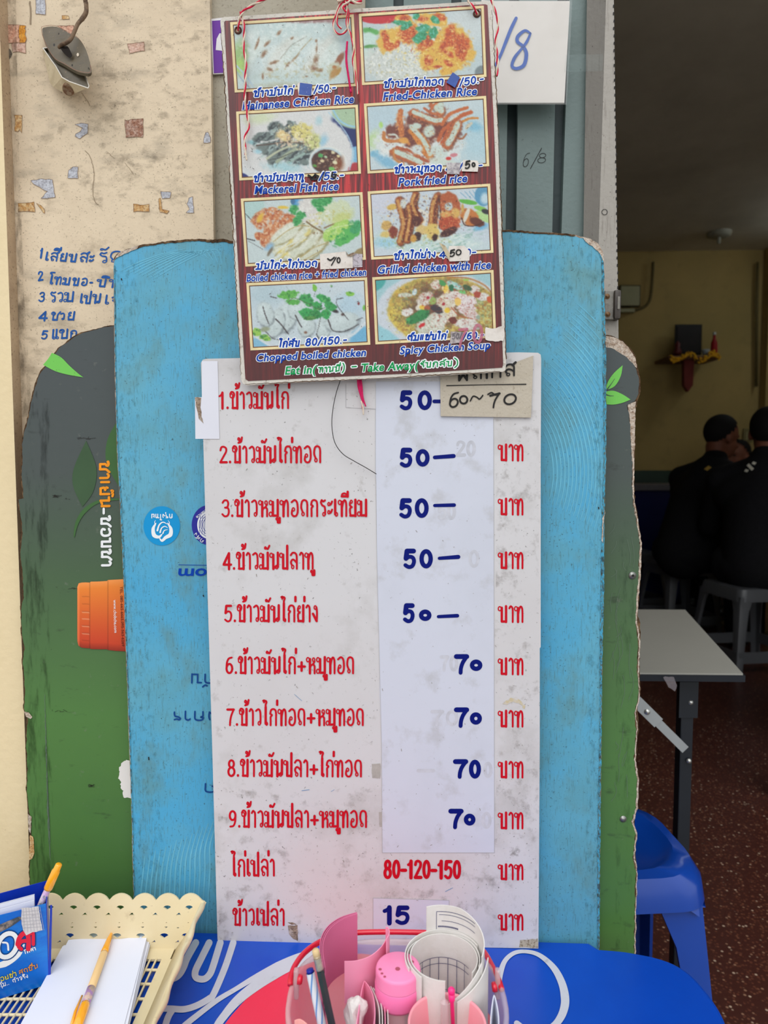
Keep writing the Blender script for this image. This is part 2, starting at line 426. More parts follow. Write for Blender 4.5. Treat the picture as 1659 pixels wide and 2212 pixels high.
# ------------------------------------------------------------------ painted print (vertex colours on a fine grid)
def lattice_noise(X, Y, sc, seed):
    R = np.random.RandomState(seed); g = R.rand(256, 256)
    x = X/sc+seed*1.7; y = Y/sc+seed*2.3
    xi = np.floor(x).astype(int); yi = np.floor(y).astype(int); fx = x-xi; fy = y-yi
    fx = fx*fx*(3-2*fx); fy = fy*fy*(3-2*fy)
    a = g[yi % 256, xi % 256]; b = g[yi % 256, (xi+1) % 256]; c = g[(yi+1) % 256, xi % 256]; d = g[(yi+1) % 256, (xi+1) % 256]
    return (a*(1-fx)+b*fx)*(1-fy)+(c*(1-fx)+d*fx)*fy
def fbm(X, Y, sc, seed): return (lattice_noise(X, Y, sc, seed)*.55+lattice_noise(X, Y, sc/2.1, seed+1)*.3+lattice_noise(X, Y, sc/4.3, seed+2)*.15)
class Print:
    def __init__(s, quad, bg, org, scale, step=1.35, seed=1):
        q = [np.array(p, float) for p in quad]     # TL TR BR BL
        nx = int(np.linalg.norm(q[1]-q[0])/step)+1; ny = int(np.linalg.norm(q[3]-q[0])/step)+1
        U, Vv = np.meshgrid(np.linspace(0, 1, nx), np.linspace(0, 1, ny))
        s.X = (q[0][0]*(1-U)+q[1][0]*U)*(1-Vv)+(q[3][0]*(1-U)+q[2][0]*U)*Vv
        s.Y = (q[0][1]*(1-U)+q[1][1]*U)*(1-Vv)+(q[3][1]*(1-U)+q[2][1]*U)*Vv
        s.zx = (s.X-org[0])*scale; s.zy = (s.Y-org[1])*scale   # coordinates as in the magnified view
        s.C = np.ones((ny, nx, 3))*np.array(bg, float); s.seed = seed; s.k = 0; s.nx = nx; s.ny = ny
    def n(s, sc): s.k += 7; return fbm(s.zx, s.zy, sc, s.seed+s.k)
    def put(s, m, col): s.C = s.C*(1-m[..., None])+np.array(col, float)*m[..., None]
    def blob(s, cx, cy, rx, ry, ang, col, edge=.2, rag=.5, a=1.0, nsc=45):
        t = math.radians(ang); dx = s.zx-cx; dy = s.zy-cy
        u = (dx*math.cos(t)+dy*math.sin(t))/rx; v = (-dx*math.sin(t)+dy*math.cos(t))/ry
        d = np.sqrt(u*u+v*v)+rag*(s.n(nsc)-.5)
        m = np.clip((1+edge-d)/(2*edge), 0, 1)*a; s.put(m*m*(3-2*m) if a == 1 else m, col); return m
    def spk(s, cx, cy, rx, ry, ang, col, thr=.58, sc=26, a=.9, rag=.4, aniso=None):
        t = math.radians(ang); dx = s.zx-cx; dy = s.zy-cy
        u = (dx*math.cos(t)+dy*math.sin(t))/rx; v = (-dx*math.sin(t)+dy*math.cos(t))/ry
        d = np.sqrt(u*u+v*v)+rag*(s.n(50)-.5)
        s.k += 7
        if aniso: n = fbm((dx*math.cos(t)+dy*math.sin(t))/aniso+900, (-dx*math.sin(t)+dy*math.cos(t))+900, sc, s.seed+s.k)
        else: n = fbm(s.zx, s.zy, sc, s.seed+s.k)
        m = np.clip((1.1-d)/.25, 0, 1)*np.clip((n-thr)/.11, 0, 1)*a*.85; s.put(m, col)
    def line(s, pts, w, col, a=1.0, rag=0.3):
        pts = cr(pts, 5) if len(pts) > 2 else pts; best = np.full(s.zx.shape, 1e9)
        for (x0, y0), (x1, y1) in zip(pts[:-1], pts[1:]):
            dx, dy = x1-x0, y1-y0; L = dx*dx+dy*dy+1e-9
            t = np.clip(((s.zx-x0)*dx+(s.zy-y0)*dy)/L, 0, 1)
            best = np.minimum(best, np.hypot(s.zx-x0-t*dx, s.zy-y0-t*dy))
        d = best/(w*.62)+rag*(s.n(30)-.5)
        s.put(np.clip((1.2-d)/.4, 0, 1)*a, col)
    def build(s, name, Y, m, parent=None):
        K = s.C.copy(); K[1:-1, 1:-1] = s.C[1:-1, 1:-1]*.4+(s.C[:-2, 1:-1]+s.C[2:, 1:-1]+s.C[1:-1, :-2]+s.C[1:-1, 2:])*.15; s.C = K*.88+np.array([176, 178, 176])*.06
        nn = s.n(10)[..., None]; s.C = np.clip(s.C*(0.94+0.12*nn), 0, 255)
        me = bpy.data.meshes.new(name); org = ORG[parent.name]
        V = np.array([tuple(P(x, y, Y)-org) for x, y in zip(s.X.ravel(), s.Y.ravel())], dtype=np.float32)
        idx = np.arange(s.nx*s.ny).reshape(s.ny, s.nx)
        q = np.stack([idx[:-1, :-1], idx[1:, :-1], idx[1:, 1:], idx[:-1, 1:]], -1).reshape(-1, 4)
        me.vertices.add(len(V)); me.vertices.foreach_set('co', V.ravel())
        me.loops.add(q.size); me.loops.foreach_set('vertex_index', q.ravel().astype(np.int32))
        me.polygons.add(len(q)); me.polygons.foreach_set('loop_start', np.arange(0, q.size, 4, dtype=np.int32))
        me.update(calc_edges=True)
        at = me.color_attributes.new('ink', 'FLOAT_COLOR', 'POINT')
        c = s.C.reshape(-1, 3)/255; c = np.where(c <= .04045, c/12.92, ((c+.055)/1.055)**2.4)
        at.data.foreach_set('color', np.hstack([c, np.ones((len(c), 1))]).astype(np.float32).ravel())
        me.materials.append(m)
        o = bpy.data.objects.new(name, me); link(o, parent); return o

# ================================================================== SETTING
ZT = 0.515      # top of the small blue table in front of the boards
M_wall = worn('beige_paint', (224, 205, 178), [(5, .45, .75, (182, 162, 136), .6), (26, .55, .70, (134, 118, 98), .5, (1, 1, 1.6)), (10, .56, .70, (130, 122, 110), .5, (1, 1, 2.4)), (420, .60, .68, (96, 80, 64), .6), (150, .69, .74, (96, 82, 66), .5)], .75, .2, .35, 90)
M_wall2 = worn('grey_beige_paint', (172, 164, 148), [(6, .45, .7, (140, 130, 112), .6), (300, .58, .68, (110, 100, 86), .6)], .8, .2, .4, 160)
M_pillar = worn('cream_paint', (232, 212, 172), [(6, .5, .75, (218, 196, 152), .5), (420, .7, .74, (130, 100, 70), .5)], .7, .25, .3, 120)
M_pillar_s = worn('shaded_cream_paint', (196, 172, 142), [(9, .42, .66, (140, 116, 94), .6), (300, .58, .66, (96, 74, 58), .6)], .8, .2, .4, 140)  # pillar's side face: cream darkened, its shade put into the colour
M_teal = worn('teal_grey_metal_paint', (112, 128, 126), [(10, .5, .72, (98, 112, 108), .6), (180, .66, .72, (70, 78, 74), .6), (60, .68, .74, (160, 170, 168), .5)], .5, .4, .25, 180)
M_teal_d = worn('dark_teal_metal', (52, 66, 68), [(14, .5, .7, (34, 44, 46), .6)], .5, .4, .2, 120)
M_frame = worn('light_grey_frame_paint', (164, 158, 150), [(60, .55, .7, (120, 112, 104), .6, (4, 4, .35)), (260, .64, .7, (80, 66, 56), .6)], .55, .4, .3, 160)
def wallslab(name, x0, x1, Y, th, m, z0=0.0, z1=3.0, parent=None):
    A = []
    for (x, z) in ((x0, z0), (x1, z0), (x1, z1), (x0, z1)): A.append(Vector((x, Y-SY*x, z)))
    d = Vector((0, th, 0)); V = A+[a+d for a in A]
    return mesh(name, V, [[0, 1, 2, 3], [7, 6, 5, 4], [0, 4, 5, 1], [1, 5, 6, 2], [2, 6, 7, 3], [3, 7, 4, 0]], m, parent)
xp = P(20, 640, .850).x
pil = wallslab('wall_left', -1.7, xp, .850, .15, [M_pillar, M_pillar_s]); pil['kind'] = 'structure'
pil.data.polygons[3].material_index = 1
xs = P(458, 300, .870).x; xt = P(790, 300, .90).x
wf = wallslab('wall_front', xp-.01, xs, .870, .12, M_wall); wf['kind'] = 'structure'
w2 = wallslab('panel', xs-.002, xt, .880, .06, M_wall2, parent=wf); 
# patches of old tape and torn paper left on the beige wall
def patchmat(n, a, b, c): return worn(n, a, [(160, .44, .6, b, .85), (420, .5, .62, c, .6)], .6, .3, .5, 400)
PM = {'salmon': patchmat('old_orange_tape', (206, 150, 124), (228, 186, 160), (120, 60, 40)),
      'pink': patchmat('old_pink_tape', (204, 166, 146), (220, 186, 170), (150, 96, 76)),
      'grey': patchmat('torn_grey_paper', (176, 176, 184), (204, 206, 214), (120, 120, 126)),
      'rust': patchmat('rust_coloured_tape', (196, 150, 92), (222, 196, 150), (130, 72, 30)),
      'brown': patchmat('brown_dried_glue', (158, 112, 90), (196, 166, 150), (92, 44, 28)),
      'orange': patchmat('orange_tape', (212, 140, 30), (226, 160, 60), (150, 80, 20))}
patches = [('salmon', [(16, 53), (45, 54), (43, 60), (47, 72), (44, 84), (47, 92), (17, 92)]), ('orange', [(43, 54), (56, 56), (53, 60), (56, 66), (53, 74), (57, 84), (54, 92), (43, 92), (40, 72)]),
  ('pink', [(24, 93), (55, 92), (55, 115), (40, 112), (28, 112)]), ('grey', [(77, -2), (98, -2), (98, 31), (77, 30)]),
  ('salmon', [(124, 56), (160, 55), (158, 78), (130, 60)]), ('pink', [(275, 94), (311, 91), (313, 109), (280, 115)]),
  ('brown', [(269, 258), (276, 261), (284, 257), (309, 256), (309, 296), (272, 296)]), ('rust', [(31, 249), (48, 249), (48, 268), (47, 286), (42, 280), (38, 285), (31, 283), (33, 264)]),
  ('grey', [(162, 268), (176, 266), (190, 268), (190, 288), (182, 293), (172, 299), (162, 295), (164, 288), (174, 284), (178, 276)]),
  ('grey', [(148, 368), (158, 360), (168, 361), (168, 386), (146, 384)]), ('grey', [(66, 390), (90, 386), (113, 388), (119, 427), (88, 429), (102, 414), (84, 404), (72, 398)]),
  ('rust', [(39, 439), (60, 438), (74, 436), (75, 457), (40, 457)]), ('rust', [(288, 440), (304, 443), (322, 441), (323, 456), (289, 457)]),
  ('grey', [(347, 413), (370, 415), (367, 428), (350, 429)]), ('grey', [(404, 440), (408, 428), (416, 424), (419, 460), (402, 459), (410, 452)]), ('rust', [(342, 430), (346, 428), (350, 452), (366, 456), (360, 461), (345, 458)]),
  ('grey', [(440, 300), (444, 286), (450, 285), (455, 298), (454, 308), (440, 308)]), ('rust', [(78, 438), (88, 444), (96, 452), (96, 462), (88, 452)]), ('rust', [(134, 33), (148, 34), (150, 41), (134, 42)])]
M_tshade = mat('tape_shadow_brown', (136, 108, 86), .8, var=.3, vscale=200)  # brown for the thin shadow lines painted round each patch
for i, (k, pts) in enumerate(patches):
    jp = jag(pts, .8, 6, i); yy_ = .8695 if k != 'orange' else .8692
    sheet('tape_patch', jp, yy_, PM[k], wf); print_strokes('tape_shadow_line', [(jp, .55, True)], lambda i: flatfn(yy_-.0003), M_tshade, wf, kind='stuff')
sheet('soot_stain', jag([(4, 100), (14, 98), (22, 108), (26, 116), (20, 128), (14, 134), (6, 122)], 1.4, 4, 3), .8695, worn('soot', (86, 78, 70), [(200, .45, .6, (130, 118, 104), .9)], .9, .1), wf)
sheet('dirt_film', [(12, -5), (34, -5), (40, 300), (52, 640), (70, 900), (40, 900), (24, 560)], .8694, grime('grey_dust_film', (96, 84, 70), .46, .70, .5, 60, (1.5, 1, .5)), wf)
sheet('dirt_film', [(160, 100), (450, 60), (450, 420), (200, 460), (120, 300)], .8694, grime('faint_dust_film', (104, 94, 82), .52, .74, .42, 60, (.8, 1, 1.4)), wf)
M_crack = mat('crack', (150, 132, 110), .9)
print_strokes('crack', [(jag(cr(p, 4), .7, 4, i, False), w) for i, (p, w) in enumerate([([(183, 325), (195, 340), (203, 375), (200, 410), (204, 432), (214, 444)], 1.1), ([(176, 200), (186, 214), (196, 232)], 1.0), ([(64, 3), (66, 30), (65, 55)], 3.2), ([(232, 328), (250, 345)], .7), ([(270, 352), (290, 378)], .7)])], lambda i: flatfn(.8694), M_crack, wf, kind='stuff')
# handwriting on the beige wall
hw = [("1", (84, 558), (90, 558), 20), ("เสียบสะ", (97, 563), (202, 568), 17), ("รัด", (213, 570), (262, 566), 20), ("2", (82, 608), (94, 606), 18), ("โทมขอ", (103, 614), (188, 618), 16), ("-", (192, 618), (200, 618), 14), ("บิท", (205, 619), (256, 622), 16),
      ("3", (82, 652), (96, 652), 18), ("รวม", (106, 654), (158, 652), 19), ("เปน", (172, 656), (216, 656), 18), ("เจ", (226, 658), (256, 658), 17), ("4", (82, 694), (102, 694), 18), ("ชวย", (108, 692), (160, 692), 15), ("5", (88, 733), (102, 733), 17), ("แขก", (112, 734), (166, 730), 17)]
for i, (s, a, b, h) in enumerate(hw):
    print_strokes('lettering', thai(s, a, b, h+3, 3.7, .15, True, .12, i+3), lambda k: flatfn(.86965-.00001*k), M_bluemark, wf)
# ---- folding metal door, teal grey panels with dark grooves
DY = .905
door = empty('door_1', P(1200, 1500, DY)); door['kind'] = 'structure'
def vpanel(name, xa, xb, Y, th, m, par, top=-600, bot=None):
    """upright panel; xa, xb = (x at photo y=0, x at photo y=500)"""
    def xx(p, y): return p[0]+(p[1]-p[0])*y/500
    A = [P(xx(xa, 0), 0, Y), P(xx(xb, 0), 0, Y), P(xx(xb, 500), 500, Y), P(xx(xa, 500), 500, Y)]
    # prolong the edges up to z=2.7 and down to the floor
    def at(a, b, z):
        t = (z-a.z)/(b.z-a.z); return a+(b-a)*t
    q = [at(A[0], A[3], 2.7), at(A[1], A[2], 2.7), at(A[1], A[2], 0.004), at(A[0], A[3], 0.004)]
    for v in q: v.y = Y-SY*v.x
    d = Vector((0, th, 0)); V = q+[v+d for v in q]
    return mesh(name, V, [[0, 3, 2, 1], [4, 5, 6, 7], [0, 1, 5, 4], [1, 2, 6, 5], [2, 3, 7, 6], [3, 0, 4, 7]], m, par)
vpanel('groove', (770, 770), (1312, 1296), DY+.012, .02, M_teal_d, door)
for (a, b) in (((782, 776), (850, 846)), ((872, 868), (975, 968)), ((997, 990), (1100, 1092)), ((1122, 1115), (1204, 1193)), ((1230, 1213), (1310, 1294))):
    pan_ = vpanel('panel', a, b, DY, .011, M_teal, door)
    if a[0] == 1122: span = pan_
print_strokes('scribble', thai('6', (1128, 361), (1140, 361), 32, 1.1, .2)+thai('/', (1146, 362), (1158, 362), 40, 1.2, .3)+thai('8', (1160, 352), (1178, 352), 22, 1.1, .2), lambda i: flatfn(DY-.0006-.00001*i), M_marker, span)
fr = vpanel('trim_1', (1309, 1294), (1326, 1333), .897, .035, M_frame, None); fr['kind'] = 'structure'
print_strokes('screw_ring', [([(1306+6*math.cos(a*.5), 458+6*math.sin(a*.5)) for a in range(13)], 1.2, True)], lambda i: flatfn(.8962), M_marker, fr)
ft = MB()
for v in [(1324, 12), (1326, 70), (1330, 300), (1331, 420), (1334, 575)]:
    pass
# paint flakes along the free edge of the trim
for i in range(40):
    y = 10+i*16; x = 1325.5+7.5*y/500; p = P(x-.6+random.uniform(-1, 1), y, .8965)
    ft.add([p, p+Vector((.0012, 0, 0)), p+Vector((.0010, 0, -.004)), p+Vector((-.0004, 0, -.003))], [[0, 1, 2, 3]])
ft.build('paint_flake', M_marker, fr, kind='stuff')
# ---- ground, restaurant room
M_pave = worn('concrete', (150, 146, 138), [(3, .4, .7, (120, 116, 108), .5), (200, .6, .7, (90, 88, 84), .5)], .9, .2, .3, 60)
def floor_mat():
    m, t, b = base_mat('terrazzo', .35, .4)
    co = t.nodes.new('ShaderNodeTexCoord'); v = t.nodes.new('ShaderNodeTexVoronoi'); v.inputs['Scale'].default_value = 130
    t.links.new(co.outputs['Object'], v.inputs['Vector'])
    sp_ = t.nodes.new('ShaderNodeSeparateColor'); t.links.new(v.outputs['Color'], sp_.inputs[0])
    r = t.nodes.new('ShaderNodeValToRGB'); r.color_ramp.interpolation = 'CONSTANT'; t.links.new(sp_.outputs[0], r.inputs[0])
    e = r.color_ramp.elements; e[0].position = 0; e[0].color = rgba((104, 60, 46)); e[1].position = .42; e[1].color = rgba((78, 42, 34))
    for p_, c_ in ((.62, (118, 74, 56)), (.74, (70, 36, 32)), (.86, (150, 112, 90)), (.95, (190, 164, 142))): x = e.new(p_); x.color = rgba(c_)
    mr = t.nodes.new('ShaderNodeMapRange'); mr.inputs['From Min'].default_value = .25; mr.inputs['From Max'].default_value = .5
    t.links.new(v.outputs['Distance'], mr.inputs['Value'])
    mx = t.nodes.new('ShaderNodeMix'); mx.data_type = 'RGBA'; t.links.new(mr.outputs[0], mx.inputs[0]); t.links.new(r.outputs[0], mx.inputs[6]); mx.inputs[7].default_value = rgba((72, 38, 32))
    t.links.new(mx.outputs[2], b.inputs['Base Color']); return m
M_floor = floor_mat()
M_room = worn('yellow_wall_paint', (178, 154, 98), [(1.2, .4, .7, (150, 134, 86), .6), (6, .55, .75, (134, 120, 80), .4)], .85, .15, .05, 20)
M_ceil = worn('ceiling_board', (214, 208, 192), [(1.0, .4, .7, (160, 154, 140), .5)], .9, .1, .05, 20)
M_dado = worn('dark_green_paint', (34, 62, 44), [(2, .4, .7, (24, 46, 34), .6)], .4, .4, .05, 20)
RB, RH, RXL, RXR = 6.2, 2.98, -3.0, 4.6
def quadbox(name, a, b, m, parent=None): return MB().box(a, b).build(name, m, parent)
def st(o): o['kind'] = 'structure'; return o
st(quadbox('floor', (RXL-.1, .93, -.1), (RXR+.1, RB+.4, 0), M_floor))
st(quadbox('pavement', (-8, -8, -.11), (8, .93, -.001), M_pave))
st(quadbox('ceiling', (RXL-.1, .96, RH), (RXR+.1, RB+.4, RH+.1), M_ceil))
st(quadbox('wall_west', (RXL-.1, .96, 0), (RXL, RB+.4, RH), M_room))
st(quadbox('wall_east', (RXR, .96, 0), (RXR+.1, RB+.4, RH), M_room))
wb = wallslab('wall_back', RXL, RXR, RB, .1, M_room, 0, RH); st(wb)
wallslab('lower_paint_band', RXL, 3.42, RB-.006, .005, M_dado, 0.0, P(1380, 1016, RB).z, wb)
pl = quadbox('wall_pilaster', (P(1641, 800, RB).x, RB-.24, 0), (RXR, RB-.15, RH), M_room); st(pl)
st(quadbox('wall_entrance', (RXL, .985, 0), (xt, 1.08, RH), M_room))
st(quadbox('wall_above_entrance', (xt, .96, 2.68), (3.3, 1.08, RH), M_room))
st(quadbox('wall_entrance_side', (3.3, .96, 0), (RXR, 1.08, RH), M_room))
from mathutils.bvhtree import BVHTree
# ================================================================== INSIDE THE RESTAURANT
M_st = mat('grey_stool_plastic', (84, 86, 90), .35, .5, var=.05); M_bs_ = mat('blue_stool_plastic', (10, 64, 160), .28, .5, var=.05, coat=.3)
def stool(name, loc, rz, m, W=.30, H=.45, label='', round_=False):
    s = empty(name, loc); R = Matrix.Rotation(rz, 3, 'Z'); L = Vector(loc)
    tag(s, label, 'stool')
    h = W/2
    def loop(w, z, r, n=6):
        return [L+R@Vector((x, y, z)) for x, y in rrect(-w, -w, w, w, r, n)]
    if round_:
        rings = [loop(.0005, H-.016, .0004), loop(h*.62, H-.016, h*.58), loop(h*.74, H-.006, h*.66), loop(h*.80, H, h*.68), loop(h*.94, H-.004, h*.62), loop(h, H-.022, h*.5), loop(h*1.02, H-.055, h*.45), loop(h*.98, H-.055, h*.43), loop(h*.95, H-.02, h*.48)]
    else:
        rings = [loop(.0005, H-.004, .0004), loop(h*.5, H-.004, h*.2), loop(h*.88, H, h*.2), loop(h*.97, H-.005, h*.22), loop(h*1.0, H-.02, h*.22), loop(h*1.04, H-.07, h*.22), loop(h*1.01, H-.07, h*.2), loop(h*.96, H-.02, h*.2)]
    k = len(rings[0]); V = [v for r in rings for v in r]
    o = mesh('seat', V, [[i*k+j, i*k+(j+1) % k, (i+1)*k+(j+1) % k, (i+1)*k+j] for i in range(len(rings)-1) for j in range(k)], m, s); smooth_by_angle(o, 40)
    lw = .052 if round_ else .05
    for sx, sy in ((1, 1), (1, -1), (-1, 1), (-1, -1)):
        mb = MB(); th = .006; Z = [H-.05, H-.12, .2, 0.0]; O_ = [h*.90, h*.95, h*1.04, h*1.11] if round_ else [h*1.0, h*1.04, h*1.12, h*1.2]; Wd = [lw*1.5, lw*1.05, lw*.85, lw*.7]
        V = []
        for z, o_, w in zip(Z, O_, Wd):
            for (x, y) in ((o_-w, o_), (o_-.012, o_), (o_-.003, o_-.003), (o_, o_-.012), (o_, o_-w), (o_-th, o_-w), (o_-th-.004, o_-th-.004), (o_-w, o_-th)): V.append(L+R@Vector((x*sx, y*sy, z)))
        n = 8; mb.add(V, [[i*n+j, i*n+(j+1) % n, (i+1)*n+(j+1) % n, (i+1)*n+j] for i in range(3) for j in range(n)]+[list(range(n)), [3*n+j for j in range(n)][::-1]])
        smooth_by_angle(mb.build('leg', m, s), 50)
    for k_ in range(4):      # arch gussets between the legs
        Rk = R@Matrix.Rotation(k_*math.pi/2, 3, 'Z'); mb = MB(); V = []; n = 12
        for i in range(n+1):
            hw_ = h*(.80 if round_ else .98); x = -hw_+2*hw_*i/n; zz = H-(.048 if round_ else .055)-((.062 if round_ else .075)*(abs(x)/h)**5); yy = h*(.975 if round_ else 1.035)
            for (z, y) in ((H-.045, yy-.006), (zz, yy), (zz, yy-.006), (H-.045, yy-.010)): V.append(L+Rk@Vector((x, -y, z)))
        mb.add(V, [[i*4+j, i*4+(j+1) % 4, (i+1)*4+(j+1) % 4, (i+1)*4+j] for i in range(n) for j in range(4)]); smooth_by_angle(mb.build('apron', m, s), 50)
    if not round_:
        for k_ in range(4):
            Rk = R@Matrix.Rotation(k_*math.pi/2, 3, 'Z'); a = L+Rk@Vector((-h*1.1, -h*1.16, .10)); b = L+Rk@Vector((h*1.1, -h*1.16, .10))
            mb = MB(); V = [p+Rk@Vector((0, y, z)) for p in (a, b) for (y, z) in ((0, -.03), (0, .03), (.006, .03), (.006, -.03))]; mb.add(V, [[0, 1, 5, 4], [1, 2, 6, 5], [2, 3, 7, 6], [3, 0, 4, 7]]).build('stretcher', m, s)
    return s
stool('blue_stool', (.392, 1.165, 0), math.radians(4), M_bs_, .26, .45, 'blue plastic stool with dished seat just inside the doorway, beside the green board', True)
stool('grey_stool', (2.02, 3.74, 0), math.radians(8), M_st, .36, .46, 'grey plastic stool nearest the doorway, under the man with shoulder stripes')
stool('grey_stool', (1.98, 4.55, 0), math.radians(10), M_st, .33, .46, 'grey plastic stool under the man in black facing right')
stool('grey_stool', (1.90, 5.16, 0), math.radians(10), M_st, .32, .46, 'farthest grey plastic stool, partly hidden behind the green board edge')
# folding table
ft_ = empty('folding_table', (.75, 1.5, 0)); tag(ft_, 'folding table with plain white top and dark metal frame inside the doorway', 'table')
TZ = .72; c1 = G(1605, 1455, TZ); c2 = G(1480, 1317, TZ); w_ = Vector((-1, .03, 0))
c4 = c1+w_*.95; c3 = c2+w_*.95
def tslab(q, z0, z1): V = [Vector((v.x, v.y, z)) for z in (z1, z0) for v in q]; return V, [[0, 1, 2, 3], [7, 6, 5, 4]]+[[i, i+4, (i+1) % 4+4, (i+1) % 4] for i in range(4)]
V, Fc = tslab([c1, c2, c3, c4], TZ-.003, TZ); mesh('tabletop', V, Fc, mat('white_laminate', (158, 156, 148), .4, .4, var=.02), ft_)
V, Fc = tslab([c1+Vector((.003, -.003, 0)), c2+Vector((.003, .003, 0)), c3, c4+Vector((0, -.003, 0))], TZ-.015, TZ-.003); mesh('edge_band', V, Fc, mat('dark_edge_band', (34, 37, 44), .4), ft_)
M_df = mat('dark_steel_tube', (38, 42, 50), .35, .5, metal=.3, var=.1)
for yy, xx in ((c1.y+.06, P(1492, 1500, c1.y+.06).x), (c2.y-.06, P(1492, 1500, c1.y+.06).x+.02)):
    for dx in (0, -.62):
        MB().box((xx+dx-.012, yy-.012, 0), (xx+dx+.012, yy+.012, TZ-.03), bev=.002).build('leg', M_df, ft_)
    MB().box((xx+.0-.018, yy-.016, TZ-.10), (xx+.018, yy-.012, TZ-.03)).build('bracket', M_df, ft_)
xx = P(1492, 1500, c1.y+.06).x; yy = c1.y+.046
for z in (TZ-.07, .535): MB().lathe([(.0001, -.004), (.004, -.003), (.005, 0)], (xx+.004, yy-.001, z), 12, Vector((0, 1, 0))).build('rivet', mat('bright_rivet', (200, 200, 196), .3, metal=.8), ft_, True)
a = P(1481, 1620, yy-.004); b = P(1372, 1512, yy-.004); b2 = a.lerp(b, 1.5)
def flatbar(a, b, w, th): 
    d = (b-a).normalized(); n = d.cross(Vector((0, 1, 0))).normalized()*w/2; V = [a+n, b+n, b-n, a-n]; V += [v+Vector((0, th, 0)) for v in V]; return MB().add(V, [[0, 1, 2, 3], [7, 6, 5, 4]]+[[i, i+4, (i+1) % 4+4, (i+1) % 4] for i in range(4)])
flatbar(a, b2, .016, .003).build('brace', mat('zinc_brace', (176, 180, 184), .4, metal=.6, var=.08), ft_)
flatbar(a.lerp(b, .55)+Vector((0, -.004, 0)), b2+Vector((0, -.004, 0)), .022, .003).build('brace', mat('zinc_brace', (176, 180, 184)), ft_)
MB().lathe([(.0001, -.004), (.005, -.003), (.006, 0)], a.lerp(b, .78)+Vector((0, -.004, 0)), 12, Vector((0, 1, 0))).build('rivet', mat('bright_rivet', (200, 200, 196)), ft_, True)
hk = sheet('plastic_scrap', jag([(1432, 1462), (1455, 1462), (1462, 1480), (1458, 1494), (1444, 1484)], 1, 5, 2), c1.y+.01, film('plastic_scrap_film', .35, 90, col=(180, 170, 176))); tag(hk, 'scrap of clear plastic hanging under the white table edge', 'plastic')
# ---- wall things at the back
def wbox(x0, y0, x1, y1, Y, d, m, name, par=None, bev=0):
    a = P(x0, y1, Y); b = P(x1, y0, Y); ym = (a.y+b.y)/2; return MB().box((a.x, ym, a.z), (b.x, ym+d, b.z), bev=bev).build(name, m, par)
eb_ = empty('fuse_box', P(1362, 660, RB-.1)); tag(eb_, 'pale fuse box mounted high on the yellow back wall', 'fuse box')
M_fb = mat('fuse_box_grey', (170, 168, 132), .5, var=.05); M_fbd = mat('fuse_box_dark', (84, 78, 52), .6)
wbox(1340, 617, 1383, 660, RB-.11, .08, M_fb, 'case', eb_, .01); wbox(1338, 615, 1385, 662, RB-.10, .05, M_fbd, 'rim', eb_, .008); wbox(1338, 666, 1372, 674, RB-.09, .06, M_fb, 'terminal_strip', eb_, .005)
cdp = cr([(1411, 566), (1410, 590), (1408, 620), (1404, 646), (1396, 660), (1384, 667), (1368, 671)], 5)
cdt = MB().tube([P(x, y, RB-.05) for x, y in cdp], .012, 10).build('conduit', mat('dark_conduit', (104, 92, 56), .7), None, True); tag(cdt, 'curved cable conduit running from the ceiling to the fuse box', 'conduit')
cd3 = MB().tube([P(1637, 566, RB-.05), P(1635, 650, RB-.05), P(1634, 835, RB-.05)], [.012, .014, .014], 8).build('conduit', mat('dark_conduit', (88, 78, 48)), None, True); tag(cd3, 'straight vertical conduit in the corner of the back wall', 'conduit')
shf = empty('wall_shelf', P(1500, 780, RB-.2)); tag(shf, 'small altar shelf on a red bracket on the yellow back wall', 'shelf')
wbox(1443, 768, 1558, 776, RB-.34, .30, mat('shelf_wood', (104, 66, 40), .5), 'board', shf, .006)
q = [(1478, 777), (1500, 777), (1497, 832), (1487, 846), (1478, 832)]; V, Fc = prism([P(x, y, RB-.30) for x, y in q], (0, .05, 0)); mesh('bracket', V, Fc, mat('red_brown_paint', (110, 34, 26), .5), shf)
def wt(o, l, c): tag(o, l, c); return o
pf = empty('picture_frame', P(1488, 766, RB-.2)); wt(pf, 'dark framed picture leaning at the back of the altar shelf', 'picture'); wbox(1457, 700, 1518, 767, RB-.16, .02, mat('black_frame', (16, 12, 12), .4), 'frame', pf, .006); wbox(1462, 705, 1513, 762, RB-.168, .006, mat('dark_picture', (24, 16, 16), .4, var=.4, vscale=9), 'picture', pf)
bq = P(1542, 767, RB-.22); bt_ = empty('bottle', bq); wt(bt_, 'red bottle with pale cap at the right end of the altar shelf', 'bottle')
MB().lathe([(.0001, 0), (.026, 0), (.028, .02), (.026, .10), (.012, .14), (.011, .17), (.0001, .17)], bq, 16).build('body', mat('red_liquid', (150, 26, 34), .3), bt_, True); MB().lathe([(.013, .168), (.013, .19), (.0001, .19)], bq, 12).build('cap', mat('pale_cap', (170, 176, 170), .4), bt_, True)
cq = P(1524, 767, RB-.24); cu_ = MB().lathe([(.0001, 0), (.022, 0), (.034, .045), (.030, .045), (.02, .006), (.0001, .006)], cq, 16).build('offering_cup', mat('pale_glaze', (150, 158, 160), .3), None, True); wt(cu_, 'small pale offering cup on the altar shelf beside the red bottle', 'cup')
st2 = MB().lathe([(.0001, 0), (.03, 0), (.035, .03), (.02, .06), (.024, .09), (.0001, .12)], P(1463, 767, RB-.26), 14).build('statuette', mat('dark_red_glaze', (90, 34, 34), .4), None, True); wt(st2, 'small dark red statuette at the left end of the altar shelf', 'statuette')
gm = MB(); Rg = random.Random(4)
